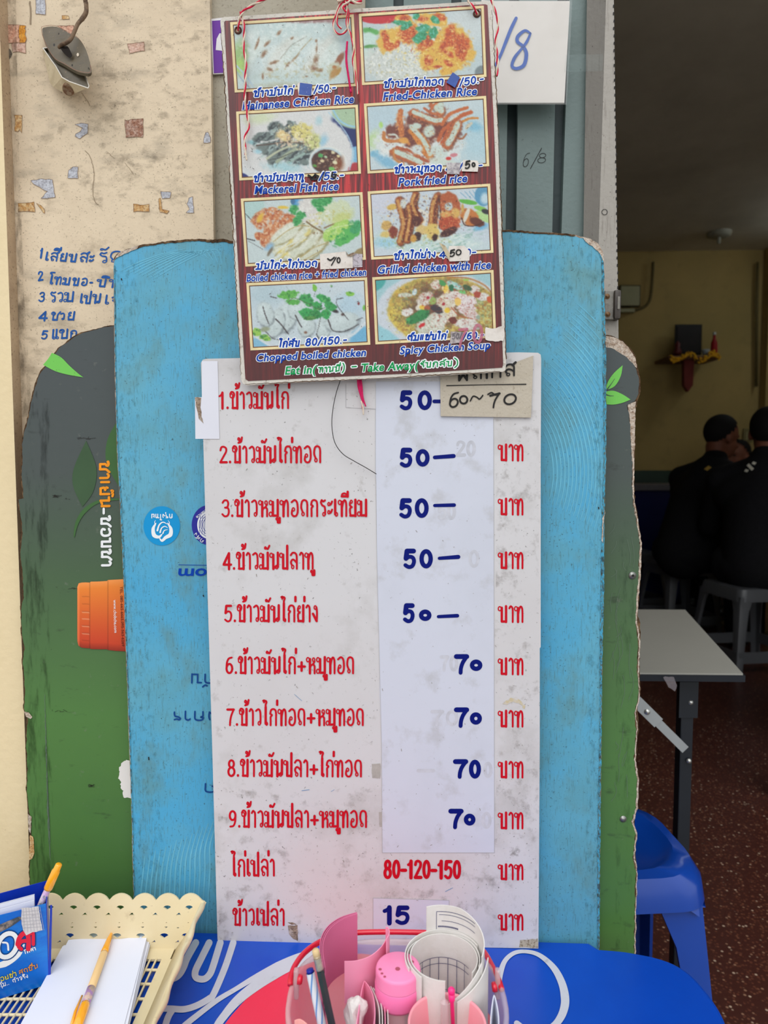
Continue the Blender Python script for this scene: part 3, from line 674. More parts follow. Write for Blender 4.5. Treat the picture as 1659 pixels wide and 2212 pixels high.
for i in range(150):
    x = Rg.uniform(1448, 1556); p = P(x, 768+8*math.sin((x-1448)*.12)+Rg.uniform(-3, 9), RB-.36); r = Rg.uniform(.006, .012); bm = bmesh.new(); bmesh.ops.create_icosphere(bm, subdivisions=1, radius=r)
    for v in bm.verts: v.co += p
    gm._bm(bm)
gl_ = gm.build('flower_garland', mat('yellow_flowers', (214, 160, 30), .7, var=.25, vscale=40)); tag(gl_, 'yellow flower garland draped along the front of the altar shelf', 'garland')
sk = empty('wall_switch', P(1616, 940, RB-.03)); tag(sk, 'grey switch plate on the back wall between the two men', 'switch'); wbox(1606, 926, 1627, 956, RB-.035, .02, mat('switch_grey', (132, 122, 80), .5), 'plate', sk, .005); wbox(1612, 932, 1621, 950, RB-.045, .012, mat('switch_rocker', (160, 152, 110), .5), 'rocker', sk, .003)
# ceiling lamp rose
lr = G(1553, 508, RH-.02); cl = empty('ceiling_lamp', lr); tag(cl, 'small round ceiling lamp holder on the ceiling far inside', 'lamp')
MB().lathe([(.0001, -.02), (.06, -.018), (.09, -.005), (.095, .02)], lr, 24).build('rose', mat('lamp_rose', (150, 148, 132), .5), cl, True); MB().lathe([(.0001, -.07), (.014, -.065), (.014, -.02)], lr, 12).build('bulb_holder', mat('lamp_rose', (150, 148, 132)), cl, True)
# lit tube lamp out of the frame to the right, over the tables
tl = empty('tube_lamp', (3.36, 5.0, RH-.05)); tag(tl, 'tube lamp on the ceiling beyond the frame edge', 'lamp')
m_, t_, bb = base_mat('lit_tube', .3); bb.inputs['Emission Color'].default_value = (.85, .95, 1, 1); bb.inputs['Emission Strength'].default_value = 15
MB().tube([(3.36, 4.3, RH-.07), (3.36, 5.4, RH-.07)], .018, 12).build('tube', m_, tl, True); MB().box((3.33, 4.28, RH-.04), (3.39, 5.42, RH)).build('fitting', mat('white_fitting', (220, 220, 216), .5), tl)
# chest with blue cover against the back wall
ch = empty('chest', (1.9, 5.8, 0)); tag(ch, 'blue chest with grey lid along the back wall, left of the men', 'chest')
xa, xb = .9, P(1478, 1080, 5.75).x; zt_ = P(1390, 1047, 5.4).z
MB().box((xa, 5.42, 0), (xb, 5.90, zt_-.05), bev=.01).build('body', mat('chest_blue', (4, 20, 84), .5), ch); MB().box((xa-.01, 5.40, zt_-.05), (xb+.01, 5.92, zt_), bev=.008).build('lid', mat('chest_lid', (110, 108, 112), .4), ch)
dt = empty('wooden_table', (P(1648, 1500, 2.15).x, 2.2, 0)); tag(dt, 'dark brown wooden table just cut off by the right frame edge', 'table'); x_ = P(1690, 1500, 2.2).x
M_dw = mat('dark_brown_wood', (70, 34, 22), .4, var=.2, vscale=30)
Rt = Matrix.Rotation(math.radians(-32), 3, 'Z'); cp = (x_, 2.2, 0)
for dx, dy in ((0, 0), (.9, 0), (0, .6), (.9, .6)): MB().box((x_+dx+.01, 2.2+dy, 0), (x_+dx+.07, 2.26+dy, .70), bev=.01, rot=Rt, c=cp).build('leg', M_dw, dt)
MB().box((x_, 2.19, .70), (x_+1.0, 2.86, .74), bev=.01, rot=Rt, c=cp).build('tabletop', M_dw, dt)
# ================================================================== SEATED PEOPLE
M_skin = mat('skin', (128, 78, 58), .55, .3, var=.05); M_hair = mat('black_hair', (22, 20, 20), .8, .2, var=.2, vscale=300); M_blk = mat('black_cloth', (24, 24, 27), .85, .15, var=.15, vscale=60, bump=.3, bscale=90); M_shoe = mat('black_shoe', (20, 18, 18), .35, .5)
def remeshed(name, mb, vox, m, parent, smooth_it=6):
    me = bpy.data.meshes.new('tmp'); me.from_pydata([v for v in mb.V], [], mb.F); o = bpy.data.objects.new('tmp', me); COL.objects.link(o)
    r = o.modifiers.new('r', 'REMESH'); r.mode = 'VOXEL'; r.voxel_size = vox; s_ = o.modifiers.new('s', 'SMOOTH'); s_.iterations = smooth_it; s_.factor = .5
    dg = bpy.context.evaluated_depsgraph_get(); m2 = bpy.data.meshes.new_from_object(o.evaluated_get(dg)); V = [v.co.copy() for v in m2.vertices]; Fc = [list(p.vertices) for p in m2.polygons]
    bpy.data.objects.remove(o); bpy.data.meshes.remove(me); bpy.data.meshes.remove(m2); return mesh(name, V, Fc, m, parent, True)
def ell(mb, c, r, R=None):
    bm = bmesh.new(); bmesh.ops.create_uvsphere(bm, u_segments=24, v_segments=16, radius=1)
    for v in bm.verts:
        q = Vector((v.co.x*r[0], v.co.y*r[1], v.co.z*r[2])); v.co = (R@q if R is not None else q)+Vector(c)
    mb._bm(bm)
def limb(mb, pts, rr, n=14):
    P_ = [Vector(p) for p in cr([tuple(p) for p in pts], 4)]; k = len(P_); R_i = list(np.interp(np.linspace(0, 1, k), np.linspace(0, 1, len(rr)), rr)); mb.tube(P_, R_i, n)
    ell(mb, P_[0], (R_i[0],)*3); ell(mb, P_[-1], (R_i[-1],)*3)
def person(loc, yaw, label, seat=.46, lean=.12, headyaw=0, headpitch=0, scale=1.0, stripes=None, arms=.30, pin=False):
    """sitting figure; +Y of its own frame is forward"""
    L = Vector(loc); Rz = Matrix.Rotation(yaw, 3, 'Z'); root = empty('person', loc); tag(root, label, 'person')
    def W(p): p = Vector(p); return L+Rz@Vector((p.x*scale, p.y*scale, seat+(p.z-seat)*scale))
    hip = (0, 0, seat+.09); ch_ = (0, lean*.55, seat+.36); nk = (0, lean+.01, seat+.58); hc = Vector((0, lean+.045, seat+.722))
    def build(mb): mb.V = [W(v) for v in mb.V]; return mb
    Rh = Matrix.Rotation(headyaw, 3, 'Z')@Matrix.Rotation(headpitch, 3, 'X')
    def H(p): return hc+Rh@Vector(p)
    b = MB()
    ell(b, H((0, -.008, .028)), (.076, .097, .092), Rh); ell(b, H((0, .030, -.045)), (.060, .066, .072), Rh); ell(b, H((0, .060, -.088)), (.030, .026, .022), Rh)   # skull, face, chin
    b.tube([H((0, .092, .008)), H((0, .112, -.030)), H((0, .106, -.038))], [.007, .015, .013], 10); ell(b, H((0, .088, -.034)), (.018, .014, .010), Rh); ell(b, H((0, .088, -.062)), (.024, .010, .009), Rh); ell(b, H((0, .086, .022)), (.048, .014, .010), Rh)
    for s in (-1, 1): ell(b, H((s*.076, -.004, -.012)), (.009, .019, .031), Rh@Matrix.Rotation(s*.25, 3, 'Z')); ell(b, H((s*.034, .062, -.034)), (.022, .024, .022), Rh)
    limb(b, [nk, H((0, -.02, -.06))], [.058, .056]); limb(b, [hip, (0, lean*.25, seat+.2), ch_, (0, lean*.9, seat+.50)], [.12, .125, .13, .10]); 
    for s in (-1, 1):
        sh_ = (s*.18, lean*.85, seat+.50); el = (s*.25, lean*.85+.10, seat+.25); wr_ = (s*.13, lean+arms+.02, seat+.33)
        limb(b, [(0, lean*.9, seat+.50), sh_], [.08, .06]); limb(b, [sh_, el], [.05, .038]); limb(b, [el, wr_], [.038, .027])
        d = (Vector(wr_)-Vector(el)).normalized(); sd = Vector((s, 0, 0)); pa = Vector(wr_)+d*.05; ell(b, pa, (.040, .048, .018))
        for f in range(4):
            base = pa+d*.035+Vector(((f-1.5)*.020, 0, 0)); Lf = (.066, .076, .072, .056)[f]; b.tube([base, base+d*Lf*.5+Vector((0, 0, -.006)), base+d*Lf*.8+Vector((0, 0, -.024)), base+d*Lf*.85+Vector((0, 0, -.036))], [.0095, .009, .0082, .007], 8)
        tb = pa-d*.01+Vector((-s*.035, 0, 0)); b.tube([tb, tb+Vector((-s*.022, 0, -.006))+d*.025, tb+Vector((-s*.024, 0, -.014))+d*.05], [.012, .011, .009], 8)
        hp = (s*.10, .02, seat+.075); kn = (s*.14, .43, seat+.05); an = (s*.14, .42, .09)
        limb(b, [hp, kn], [.085, .062]); limb(b, [kn, (s*.14, .40, seat*.55), an], [.058, .054, .036]); limb(b, [(s*.14, .40, .045), (s*.15, .56, .035)], [.042, .034])
    body = remeshed('body', build(b), .010, M_skin, root, 3)
    sh = MB(); limb(sh, [hip, (0, lean*.25-.01, seat+.2), ch_, (0, lean*.9-.01, seat+.51)], [.155, .155, .165, .115], 20)
    ell(sh, (0, lean*.75-.02, seat+.42), (.215, .125, .13)); ell(sh, (0, lean*.2, seat+.16), (.165, .13, .15)); limb(sh, [(0, lean*.95-.01, seat+.53), (0, lean*1.02-.005, seat+.60)], [.085, .066])
    for s in (-1, 1):
        sh_ = (s*.185, lean*.85, seat+.485); el = (s*.255, lean*.85+.10, seat+.25); wr_ = (s*.14, lean+arms-.02, seat+.325)
        limb(sh, [(s*.06, lean*.9, seat+.50), sh_], [.10, .078]); limb(sh, [sh_, el], [.072, .058]); limb(sh, [el, wr_], [.057, .042])
    shirt = remeshed('shirt', build(sh), .014, M_blk, root, 6)
    tr = MB(); ell(tr, (0, .0, seat+.08), (.175, .15, .10))
    for s in (-1, 1): limb(tr, [(s*.10, .02, seat+.085), (s*.14, .42, seat+.055)], [.105, .078]); limb(tr, [(s*.14, .42, seat+.05), (s*.14, .40, seat*.5), (s*.14, .42, .10)], [.076, .072, .062])
    remeshed('trousers', build(tr), .014, M_blk, root, 5)
    for s in (-1, 1):
        so_ = MB(); ell(so_, (s*.14, .40, .06), (.048, .06, .055)); limb(so_, [(s*.14, .39, .046), (s*.15, .57, .040)], [.046, .038]); 
        for v in so_.V: v.z = max(v.z, .004)
        o = build(so_).build('shoe', M_shoe, root, True)
        for v in o.data.vertices: v.co.z = max(v.co.z, .002)
    hr = MB(); bm = bmesh.new(); bmesh.ops.create_uvsphere(bm, u_segments=32, v_segments=24, radius=1); 
    dele = []
    for v in bm.verts:
        x, y, z = v.co; lim = -.90 if y < -.45 else (-.90+(y+.45)*1.36)
        top_ = 1.0+.06*max(0, z)
        if z < min(lim, .62): dele.append(v)
        v.co = H((x*.0805*top_, -.010+y*.1005, .030+z*.0965*(1.0+.02*max(0, z))))
    bmesh.ops.delete(bm, geom=dele, context='VERTS'); hr._bm(bm); build(hr).build('hair', M_hair, root, True)
    for s in (-1, 1):
        e = MB(); ell(e, H((s*.030, .0835, .004)), (.011, .006, .006), Rh); build(e).build('eye', mat('eye', (40, 30, 26), .3), root, True)
    if stripes:
        for (px_, py_, w_, h_, ag) in stripes:
            # insignia bars pinned on the cloth where a line of sight meets the shoulder
            r = ray(px_, py_); best = None
            V_ = [shirt.data.vertices[i].co+ORG[root.name] for i in range(len(shirt.data.vertices))]
            tree = BVHTree.FromPolygons(V_, [list(p.vertices) for p in shirt.data.polygons]); hit = tree.ray_cast(CAM, r.normalized())
            if hit[0] is None: continue
            c = hit[0]; n = hit[1].normalized(); u = Vector((math.cos(ag), 0, math.sin(ag))); u = (u-n*u.dot(n)).normalized(); v2 = n.cross(u)
            A = [c+n*.004+u*a_*w_/2+v2*b_*h_/2 for a_, b_ in ((-1, -1), (1, -1), (1, 1), (-1, 1))]; B = [q-n*.006 for q in A]
            mesh('insignia', A+B, [[0, 1, 2, 3], [7, 6, 5, 4]]+[[i, i+4, (i+1) % 4+4, (i+1) % 4] for i in range(4)], mat('pale_metal_bar', (240, 236, 220), .35) if not pin else mat('gold_pin', (220, 180, 90), .3), root)
    return root
person((1.90, 4.30, 0), math.radians(-62), 'seated man in black shirt with short black hair, turned right in profile', lean=.24, headyaw=math.radians(-14), headpitch=-.22, scale=1.15, arms=.28, stripes=[(1529, 1012, .035, .022, .8)], pin=True)
person((2.03, 3.70, 0), math.radians(-38), 'man in black shirt with pale shoulder bars seen from behind, at the right edge', lean=.14, headyaw=math.radians(10), scale=1.15, arms=.28, stripes=[(1613, 1017, .014, .018, .9), (1621, 1009, .015, .046, .2), (1629, 1001, .014, .018, .9)])
person((2.90, 5.36, 0), math.radians(118), 'seated person with dark hair mostly hidden behind the man in profile', lean=.16, headyaw=0, scale=1.0)
rt = empty('dining_table', (2.55, 4.3, 0)); tag(rt, 'dark topped dining table between the seated men', 'table')
MB().box((2.33, 3.9, .69), (2.85, 5.1, .72), bev=.006).build('tabletop', mat('dark_table_top', (44, 40, 38), .4), rt)
for x in (2.38, 2.80):
    for y in (3.96, 5.04): MB().box((x-.015, y-.015, 0), (x+.015, y+.015, .69)).build('leg', M_df, rt)
# ================================================================== BOARDS LEANING AT THE SHOP FRONT
# green board
GY = .838
M_gb = worn('green_board_print', None, [(3.2, .45, .75, (58, 78, 62), .25), (26, .62, .72, (34, 38, 34), .5, (1, 1, 2.6)), (90, .66, .74, (120, 122, 112), .35), (500, .68, .72, (24, 26, 24), .6)], .42, .45, .12, 60,
  ramp=(.60, 1.32, [(0.0, (74, 116, 56)), (.25, (78, 122, 62)), (.5, (70, 96, 66)), (.68, (70, 78, 76)), (1.0, (66, 72, 76))]))
gl = [(290, 700), (262, 702), (245, 702), (225, 705), (200, 712), (176, 717), (160, 725), (140, 741), (125, 751), (110, 772), (100, 785), (88, 800), (79, 818), (72, 842), (66, 866), (61, 890), (57, 912), (50, 932), (46, 958), (46, 1000), (45, 1030), (49, 1075), (38, 1077), (41, 1100), (45, 1128), (47, 1150), (42, 1190), (47, 1240), (49, 1290), (44, 1310), (45, 1370), (51, 1400), (47, 1425), (52, 1490), (50, 1530), (58, 1552), (55, 1610), (58, 1660), (56, 1700), (60, 1745), (66, 1780), (67, 1840), (62, 1866), (64, 1930), (66, 2060)]
gr_ = [(1390-18, 2062), (1374, 1960), (1376, 1880), (1372, 1850), (1376, 1800), (1370, 1775), (1378, 1745), (1380, 1690), (1374, 1640), (1380, 1570), (1377, 1525), (1384, 1500), (1381, 1440), (1384, 1380), (1383, 1345), (1377, 1330), (1380, 1290), (1383, 1250), (1385, 1215), (1386, 1180), (1380, 1130), (1372, 1085), (1370, 1040), (1371, 1000), (1373, 960), (1371, 920), (1373, 885), (1377, 866), (1383, 850), (1383, 820), (1378, 795), (1374, 770), (1362, 752), (1345, 736), (1328, 728), (1312, 723), (1290, 722)]
def ground_pair(pl_, pr_, Y):
    out = []
    for (x, y) in (pl_, pr_):
        a = P(x, y, Y); a.z = .002; out.append(a)
    return out
def world_board(name, pts, Y, th, m, medge):
    """outline in photo points (open at the bottom), carried down to the pavement"""
    top = [P(x, y, Y) for x, y in pts]
    a = top[0].copy(); b = top[-1].copy(); a.z = .003; b.z = .003
    A = [a]+top+[b]; k = len(A); d = Vector((0.04, 1, 0)).normalized()*th
    T = [list(t) for t in tessellate_polygon([[Vector((v.x, v.z, 0)) for v in A]])]
    Fc = T+[[i+k for i in t][::-1] for t in T]+[[i, (i+1) % k, (i+1) % k+k, i+k] for i in range(k)]
    o = mesh(name, A+[v+d for v in A], Fc, [m, medge])
    o.data.polygons.foreach_set('material_index', [0]*len(T)+[1]*(len(T)+k)); o.data.update()
    return o
gl_r = list(reversed(gl)); lft = jag(gl_r, 1.0, 6, 1, False)+[gl[0]]
rgt = list(reversed(jag(gr_, 1.2, 6, 2, False)+[gr_[-1]]))
core = world_board('green_board', lft+rgt, GY+.0012, .007, M_core_d, M_core_d)
tag(core, 'big dark slate and green signboard with ragged torn edges, behind the blue board', 'signboard')
# printed face, a little inside the torn core on the right
face_r = [(1369, 2062), (1371, 1960), (1373, 1880), (1367, 1850), (1373, 1800), (1364, 1775), (1373, 1745), (1376, 1690), (1369, 1640), (1374, 1575), (1370, 1540), (1379, 1500), (1376, 1440), (1379, 1385), (1372, 1345), (1374, 1300), (1378, 1250), (1380, 1215), (1382, 1180), (1375, 1130), (1367, 1085), (1365, 1040), (1366, 1000), (1362, 960), (1362, 925), (1360, 905), (1356, 885), (1354, 875), (1372, 866), (1379, 850), (1381, 825), (1376, 800), (1370, 790), (1360, 778), (1356, 772), (1344, 766), (1331, 758), (1320, 752), (1306, 750), (1290, 746)]
fl = [(x+(2.0 if i > 6 else 1), y+2) for i, (x, y) in enumerate(gl)]
fpts = jag(list(reversed(fl)), .9, 7, 4, False)+[fl[0]]+list(reversed(jag(face_r, 1.3, 6, 5, False)+[face_r[-1]]))
# face as one polygon: goes behind the blue board
face = sheet('printed_face', fpts, GY, M_gb, core)
M_corel = worn('pale_torn_paper', (206, 192, 178), [(220, .42, .62, (150, 124, 102), .8), (600, .55, .65, (88, 64, 48), .7)], .9, .1, .8, 420)
sheet('torn_strip', jag([(1306, 724), (1330, 730), (1346, 738), (1361, 754), (1372, 772), (1376, 794), (1370, 790), (1360, 778), (1344, 766), (1331, 758), (1320, 752), (1306, 750)], 1, 5, 8), GY+.0006, M_corel, core)
sheet('torn_strip', jag([(1356, 872), (1373, 868), (1372, 930), (1370, 1000), (1369, 1085), (1372, 1120), (1366, 1060), (1366, 1000), (1362, 950), (1360, 905)], 1, 5, 9), GY+.0006, M_corel, core)
er = [(x+2.6, y) for x, y in face_r]
print_strokes('torn_edge', [(jag(er[:28], 1.2, 7, 11, False), [3, 2, 4.5, 2, 3, 5, 2, 3])], lambda i: flatfn(GY+.0009), M_corel, core)
sheet('torn_flap', [(52, 1537), (62, 1539), (70, 1549), (66, 1553), (56, 1548)], GY-.001, M_corel, core)
sheet('torn_flap', jag([(61, 1758), (68, 1765), (66, 1800), (62, 1795)], .8, 5, 1), GY-.001, M_corel, core)
sheet('torn_flap', jag([(64, 1803), (72, 1808), (74, 1840), (70, 1856), (63, 1858)], .8, 5, 2), GY-.001, PM['rust'], core)
M_leaf = worn('leaf_green_print', (112, 196, 82), [(200, .62, .7, (60, 96, 50), .6)], .45, .4, .05)
M_leafd = mat('dark_leaf_print', (62, 88, 60), .45, var=.1, vscale=20)
M_leafm = mat('faint_leaf_print', (66, 104, 58), .45, var=.08, vscale=20)
def leafpoly(pts, n=6): return cr(pts, n, False)
LG = GY-.0006
sheet('printed_leaf', cr([(93, 788), (104, 775), (112, 762)], 4)+cr([(112, 762), (132, 772), (150, 790), (168, 806), (180, 815)], 4)[1:]+cr([(180, 815), (150, 810), (120, 802), (93, 788)], 4)[1:-1], LG, M_leaf, core)
sheet('printed_leaf', cr([(1308, 843), (1313, 825), (1326, 806), (1345, 789)], 4)+cr([(1345, 789), (1341, 812), (1328, 834), (1308, 843)], 4)[1:-1], LG, M_leaf, core)
sheet('printed_leaf', cr([(1308, 846), (1325, 844), (1345, 852), (1362, 863)], 4)+cr([(1362, 863), (1345, 870), (1325, 874), (1306, 873)], 4)[1:]+[(1306, 850)], LG, M_leaf, core)
print_strokes('leaf_vein', [([(1311, 842), (1320, 830), (1328, 818)], [2.4, 1.2, .6]), ([(1308, 852), (1318, 855), (1326, 855)], [2.4, 1.4, .6])], lambda i: flatfn(LG-.0003), mat('slate_print', (66, 76, 78), .45), core)
sheet('printed_leaf', cr([(186, 952), (160, 1010), (158, 1050), (178, 1095)], 5)+cr([(178, 1095), (202, 1060), (208, 1010), (186, 952)], 5)[1:-1], LG, M_leafd, core)
sheet('printed_leaf', cr([(256, 905), (232, 950), (230, 1000), (256, 1050)], 5)+[(270, 1050), (270, 905)], LG-.0001, M_leafm, core)
print_strokes('leaf_stem', [(cr([(160, 1160), (166, 1130), (184, 1102), (215, 1083), (262, 1078)], 5), [2, 7, 9, 6, 3])], lambda i: flatfn(LG-.0002), M_leafm, core)
M_or = mat('orange_ink', (244, 150, 28), .45, var=.08, vscale=60)
print_strokes('lettering', thai('ชาเย็น', (214, 995), (216, 1096), 22, 5.2, 0, False), lambda i: flatfn(LG-.0003-.00001*i), M_or, core)
print_strokes('lettering', [([(224, 1099), (224, 1109)], 5)]+thai('ชอบชา', (217, 1113), (219, 1224), 22, 5.2, 0, False), lambda i: flatfn(LG-.0003-.00001*i), M_white, core)
sheet('torn_spot', jag([(288, 1640), (270, 1642), (262, 1650), (256, 1672), (262, 1700), (268, 1722), (288, 1726)], 2.6, 4, 5), LG-.0004, mat('bare_white_board', (226, 222, 218), .7, var=.05), core)
# printed orange cup
def cup_print(name, par):
    prof = [(167, 1268, 1385), (168.5, 1264, 1391), (170, 1260, 1395), (176, 1258.5, 1399), (185, 1258, 1400), (194, 1258.5, 1400.5), (196, 1256.5, 1402), (215, 1256, 1402.5), (231, 1255, 1402.5), (233, 1253, 1404), (250, 1252, 1406), (290, 1250, 1408)]
    ny = 70; V = []; C = []; xs_ = []
    for i in range(len(prof)-1):
        a, b = prof[i], prof[i+1]; n = max(1, int((b[0]-a[0])/2.2))
        for j in range(n): t = j/n; xs_.append(tuple(a[k]+(b[k]-a[k])*t for k in range(3)))
    xs_.append(prof[-1])
    for (x, y0, y1) in xs_:
        for j in range(ny+1):
            t = j/ny; V.append((x, y0+(y1-y0)*t))
            c = np.array([238, 138, 48])*(1-t)+np.array([196, 58, 34])*t
            if t < .10: c = c*(.6+t*4)+np.array([255, 170, 120])*(.4-t*4)
            if t > .9: c = c*(1-(t-.9)*2.5)
            if 192 < x < 196 or 231 < x < 234.5: c = c*.82
            if x < 171: c = c*.55+np.array([255, 150, 90])*.45
            if 176 < x < 192:
                k = (t*9) % 1
                if .35 < t < .8 and k < .12: c = c*.6+np.array([255, 220, 190])*.4
                elif k > .9: c = c*.85
            C.append(c)
    me = bpy.data.meshes.new(name); org = ORG[par.name]
    nc = ny+1; Fc = [[i*nc+j, i*nc+j+1, (i+1)*nc+j+1, (i+1)*nc+j] for i in range(len(xs_)-1) for j in range(ny)]
    me.from_pydata([P(x, y, LG-.0004)-org for x, y in V], [], Fc)
    at = me.color_attributes.new('ink', 'FLOAT_COLOR', 'POINT')
    c = np.clip(np.array(C), 0, 255)/255; c = np.where(c <= .04045, c/12.92, ((c+.055)/1.055)**2.4)
    at.data.foreach_set('color', np.hstack([c, np.ones((len(c), 1))]).astype(np.float32).ravel()); me.materials.append(M_INK)
    o = bpy.data.objects.new(name, me); link(o, par); return o
cup_print('printed_cup', core)
def ltext(s, p0, p1, h, Y, m, par, shear=.2, off=0.0, dz=0.0):
    V, Fc = latin(s, p0, p1, h, shear, off); return mesh('lettering', [P(x, y, Y) for x, y in V], Fc, m, par)
ltext('www.chobcha.com', (245, 1296), (247, 1367), 6.5, LG-.0009, M_white, core, 0, .006)
ltext('TEL. 085-665-6665,095-563-6269', (259, 1267), (263, 1396), 5.5, LG-.0009, mat('brown_ink', (92, 40, 28), .5), core, 0, .004)
# screws, scuffs
def screw(px, py, Y, r, par, name='screw'):
    c = P(px, py, Y); o = MB().lathe([(0.0001, -.0016), (r*.45, -.0016), (r*.5, -.001), (r, -.0006), (r, 0)], c, 20, Vector((0, 1, 0))*-1*-1).build(name, mat('steel', (150, 150, 146), .35, metal=.8, var=.1, vscale=300), par, True); return o
rv = screw(1366, 1243, GY-.0002, .0046, core, 'rivet'); screw(1346, 1769, GY-.0002, .0042, core, 'screw'); MB().lathe([(.0001, -.0018), (.0017, -.0018)], P(1366, 1243, GY), 12, Vector((0, 1, 0))).build('rivet_hole', M_marker, rv)
M_scr = mat('scratch', (104, 120, 106), .5)
scr = []
for i in range(26):
    y = random.uniform(1130, 1700); x = random.uniform(1322, 1368); L = random.uniform(20, 90)
    scr.append((jag(cr([(x, y), (x+random.uniform(-10, 8), y+L*.5), (x+random.uniform(-16, 10), y+L)], 3), .8, 8, i, False), .6))
for i in range(10):
    x = 96+i*.8; scr.append((jag([(x, 1500+i*30), (x+4, 1620+i*25), (x+8, 1760+i*12)], 1.2, 9, i, False), .7))
print_strokes('scratch', scr, lambda i: flatfn(LG-.0001), M_scr, core, kind='stuff')
M_scd = mat('dark_scuff', (40, 36, 32), .8)
sc2 = []
for (x, y, w_) in ((110, 1270, 60), (135, 1076, 30), (160, 946, 60), (110, 1535, 40), (190, 1697, 18), (112, 1072, 22)):
    for j in range(9): sc2.append(([(x+random.uniform(0, w_), y+random.uniform(-3, 3)), (x+random.uniform(0, w_), y+random.uniform(-3, 3))], .7))
print_strokes('scuff', [s for s in sc2 if abs(s[0][0][0]-s[0][1][0]) < 14], lambda i: flatfn(LG-.0001), M_scd, core, kind='stuff')
# blue board ---------------------------------------------------------------
BY = .822
M_bb = worn('blue_board_print', (74, 164, 206), [(4, .42, .60, (98, 168, 190), .8), (9, .48, .64, (92, 152, 164), .6), (20, .52, .68, (98, 136, 132), .6, (1, 1, .6)), (200, .54, .68, (80, 122, 126), .6, (3, 3, .35)), (420, .62, .68, (46, 66, 64), .75)], .45, .4, .12, 120)
bt = [(289, 2052), (288, 1935), (285, 1820), (282, 1700), (277, 1560), (273, 1450), (268, 1300), (262, 1150), (256, 1040), (252, 960), (249, 860), (247, 760), (246, 660), (245, 600), (245, 566), (247, 556), (254, 548), (268, 541), (290, 535), (302, 530), (330, 526), (362, 521), (400, 518), (436, 516), (455, 519), (480, 517), (500, 521), (560, 520)]
bt2 = [(1060, 497), (1100, 497), (1130, 499), (1165, 502), (1195, 503), (1225, 505), (1245, 508), (1262, 512), (1277, 520), (1290, 530), (1299, 543), (1303, 560), (1305, 600), (1306, 680), (1308, 760), (1309, 860), (1309, 1000), (1306, 1090), (1305, 1140), (1303, 1300), (1301, 1430), (1300, 1560), (1298, 1700), (1296, 1850), (1295, 2054)]
bo = jag(bt[:15], .5, 12, 21, False)+jag(bt[14:], 1.3, 6, 22, False)+[bt[-1]]+jag(bt2[:12], 1.2, 6, 23, False)+jag(bt2[11:], .6, 12, 24, False)+[bt2[-1]]
blue = world_board('blue_board', [(x, y) for x, y in bo], BY+.0005, .006, M_core, M_core)
tag(blue, 'tall sky-blue signboard with upside-down print and chipped rounded top corners', 'signboard')
bf = [(x+(1.2 if x < 600 else -1.5), y+(2.2 if y < 620 else 0)) for x, y in bt]+[(x-1.3, y+(3.5 if y < 560 else 0)) for x, y in bt2]
facepts = jag(bf, .8, 7, 30, False)+[bf[-1]]
bface = sheet('printed_face', facepts, BY, M_bb, blue)
BL = BY-.0005
M_bs = mat('pale_blue_stripe_print', (104, 178, 204), .45, var=.1, vscale=40)
strp = []
for k in range(15):
    x0 = 305+k*10.5; y0 = 1850-k*5.6+random.uniform(-4, 4)
    strp.append((cr([(x0+8+k*.9, y0), (x0+2, y0+55), (x0-4+k*.4, y0+110), (x0-5, 1990), (x0-4, 2044)], 5), [1.5, 3.4, 3.2, 2.4, 1.2]))
for k in range(26):
    r = 118+k*8.2; cx, cy = 1075, 1020
    pts = [(cx+r*1.02*math.cos(a), cy+r*1.32*math.sin(a)) for a in np.linspace(-1.02, .42, 26)]
    pts = [q for q in pts if 1170 < q[0] < 1298]
    if len(pts) > 3: strp.append((pts, [1.0, 2.6, 3.2, 2.6, 1.4]))
for k in range(9):
    strp.append((cr([(262+k*9, 585+k*2), (300+k*12, 566), (352+k*14, 548-k*1.2), (400+k*10, 538+k*4)], 5), [1, 2.2, 2, 1]))
print_strokes('printed_stripe', strp, lambda i: flatfn(BL+.0003), M_bs, blue, kind='stuff')
# round printed emblems
M_cyan = mat('cyan_ink', (12, 146, 208), .4, var=.04); M_purp = mat('purple_blue_ink', (44, 44, 150), .4)
def disc(name, cx, cy, rx, ry, Y, m, par, n=48, half=None): return sheet(name, [(cx+rx*math.cos(2*math.pi*i/n), cy+ry*math.sin(2*math.pi*i/n)) for i in range(n)], Y, m, par)
em1 = disc('round_emblem', 349.5, 1136, 39.5, 42.5, BL, M_cyan, blue)
print_strokes('lettering', thai('กรุงไทย', (373, 1110), (327, 1110), 9.5, 2.0, 0, False), lambda i: flatfn(BL-.0003-.00001*i), M_white, em1)
# swirling bird head of the round emblem
eb = [(cr([(337, 1130), (331, 1142), (333, 1156), (343, 1160), (350, 1154)], 6), [1.5, 7, 9, 6, 2]), (cr([(362, 1130), (369, 1142), (368, 1155), (358, 1161), (350, 1168), (345, 1163)], 6), [1.5, 7, 9, 7, 5, 2]),
      (cr([(340, 1146), (344, 1134), (352, 1128), (361, 1132)], 5), [4, 3, 2.4, 1]), (cr([(346, 1150), (349, 1141), (356, 1137), (362, 1140)], 5), [3.5, 2.5, 2, 1]), (cr([(352, 1152), (355, 1146), (362, 1144)], 5), [3, 2, 1]), (cr([(336, 1134), (334, 1128), (336, 1124)], 4), [2, 1.5, .6]), (cr([(365, 1134), (366, 1129), (363, 1124)], 4), [2, 1.5, .6])]
print_strokes('emblem_figure', eb, lambda i: flatfn(BL-.0003-.00002*i), M_white, em1)
em2 = disc('round_emblem', 451, 1134, 37, 43, BL, M_purp, blue); disc('emblem_centre', 451, 1134, 25, 30, BL-.0003, M_white, em2)
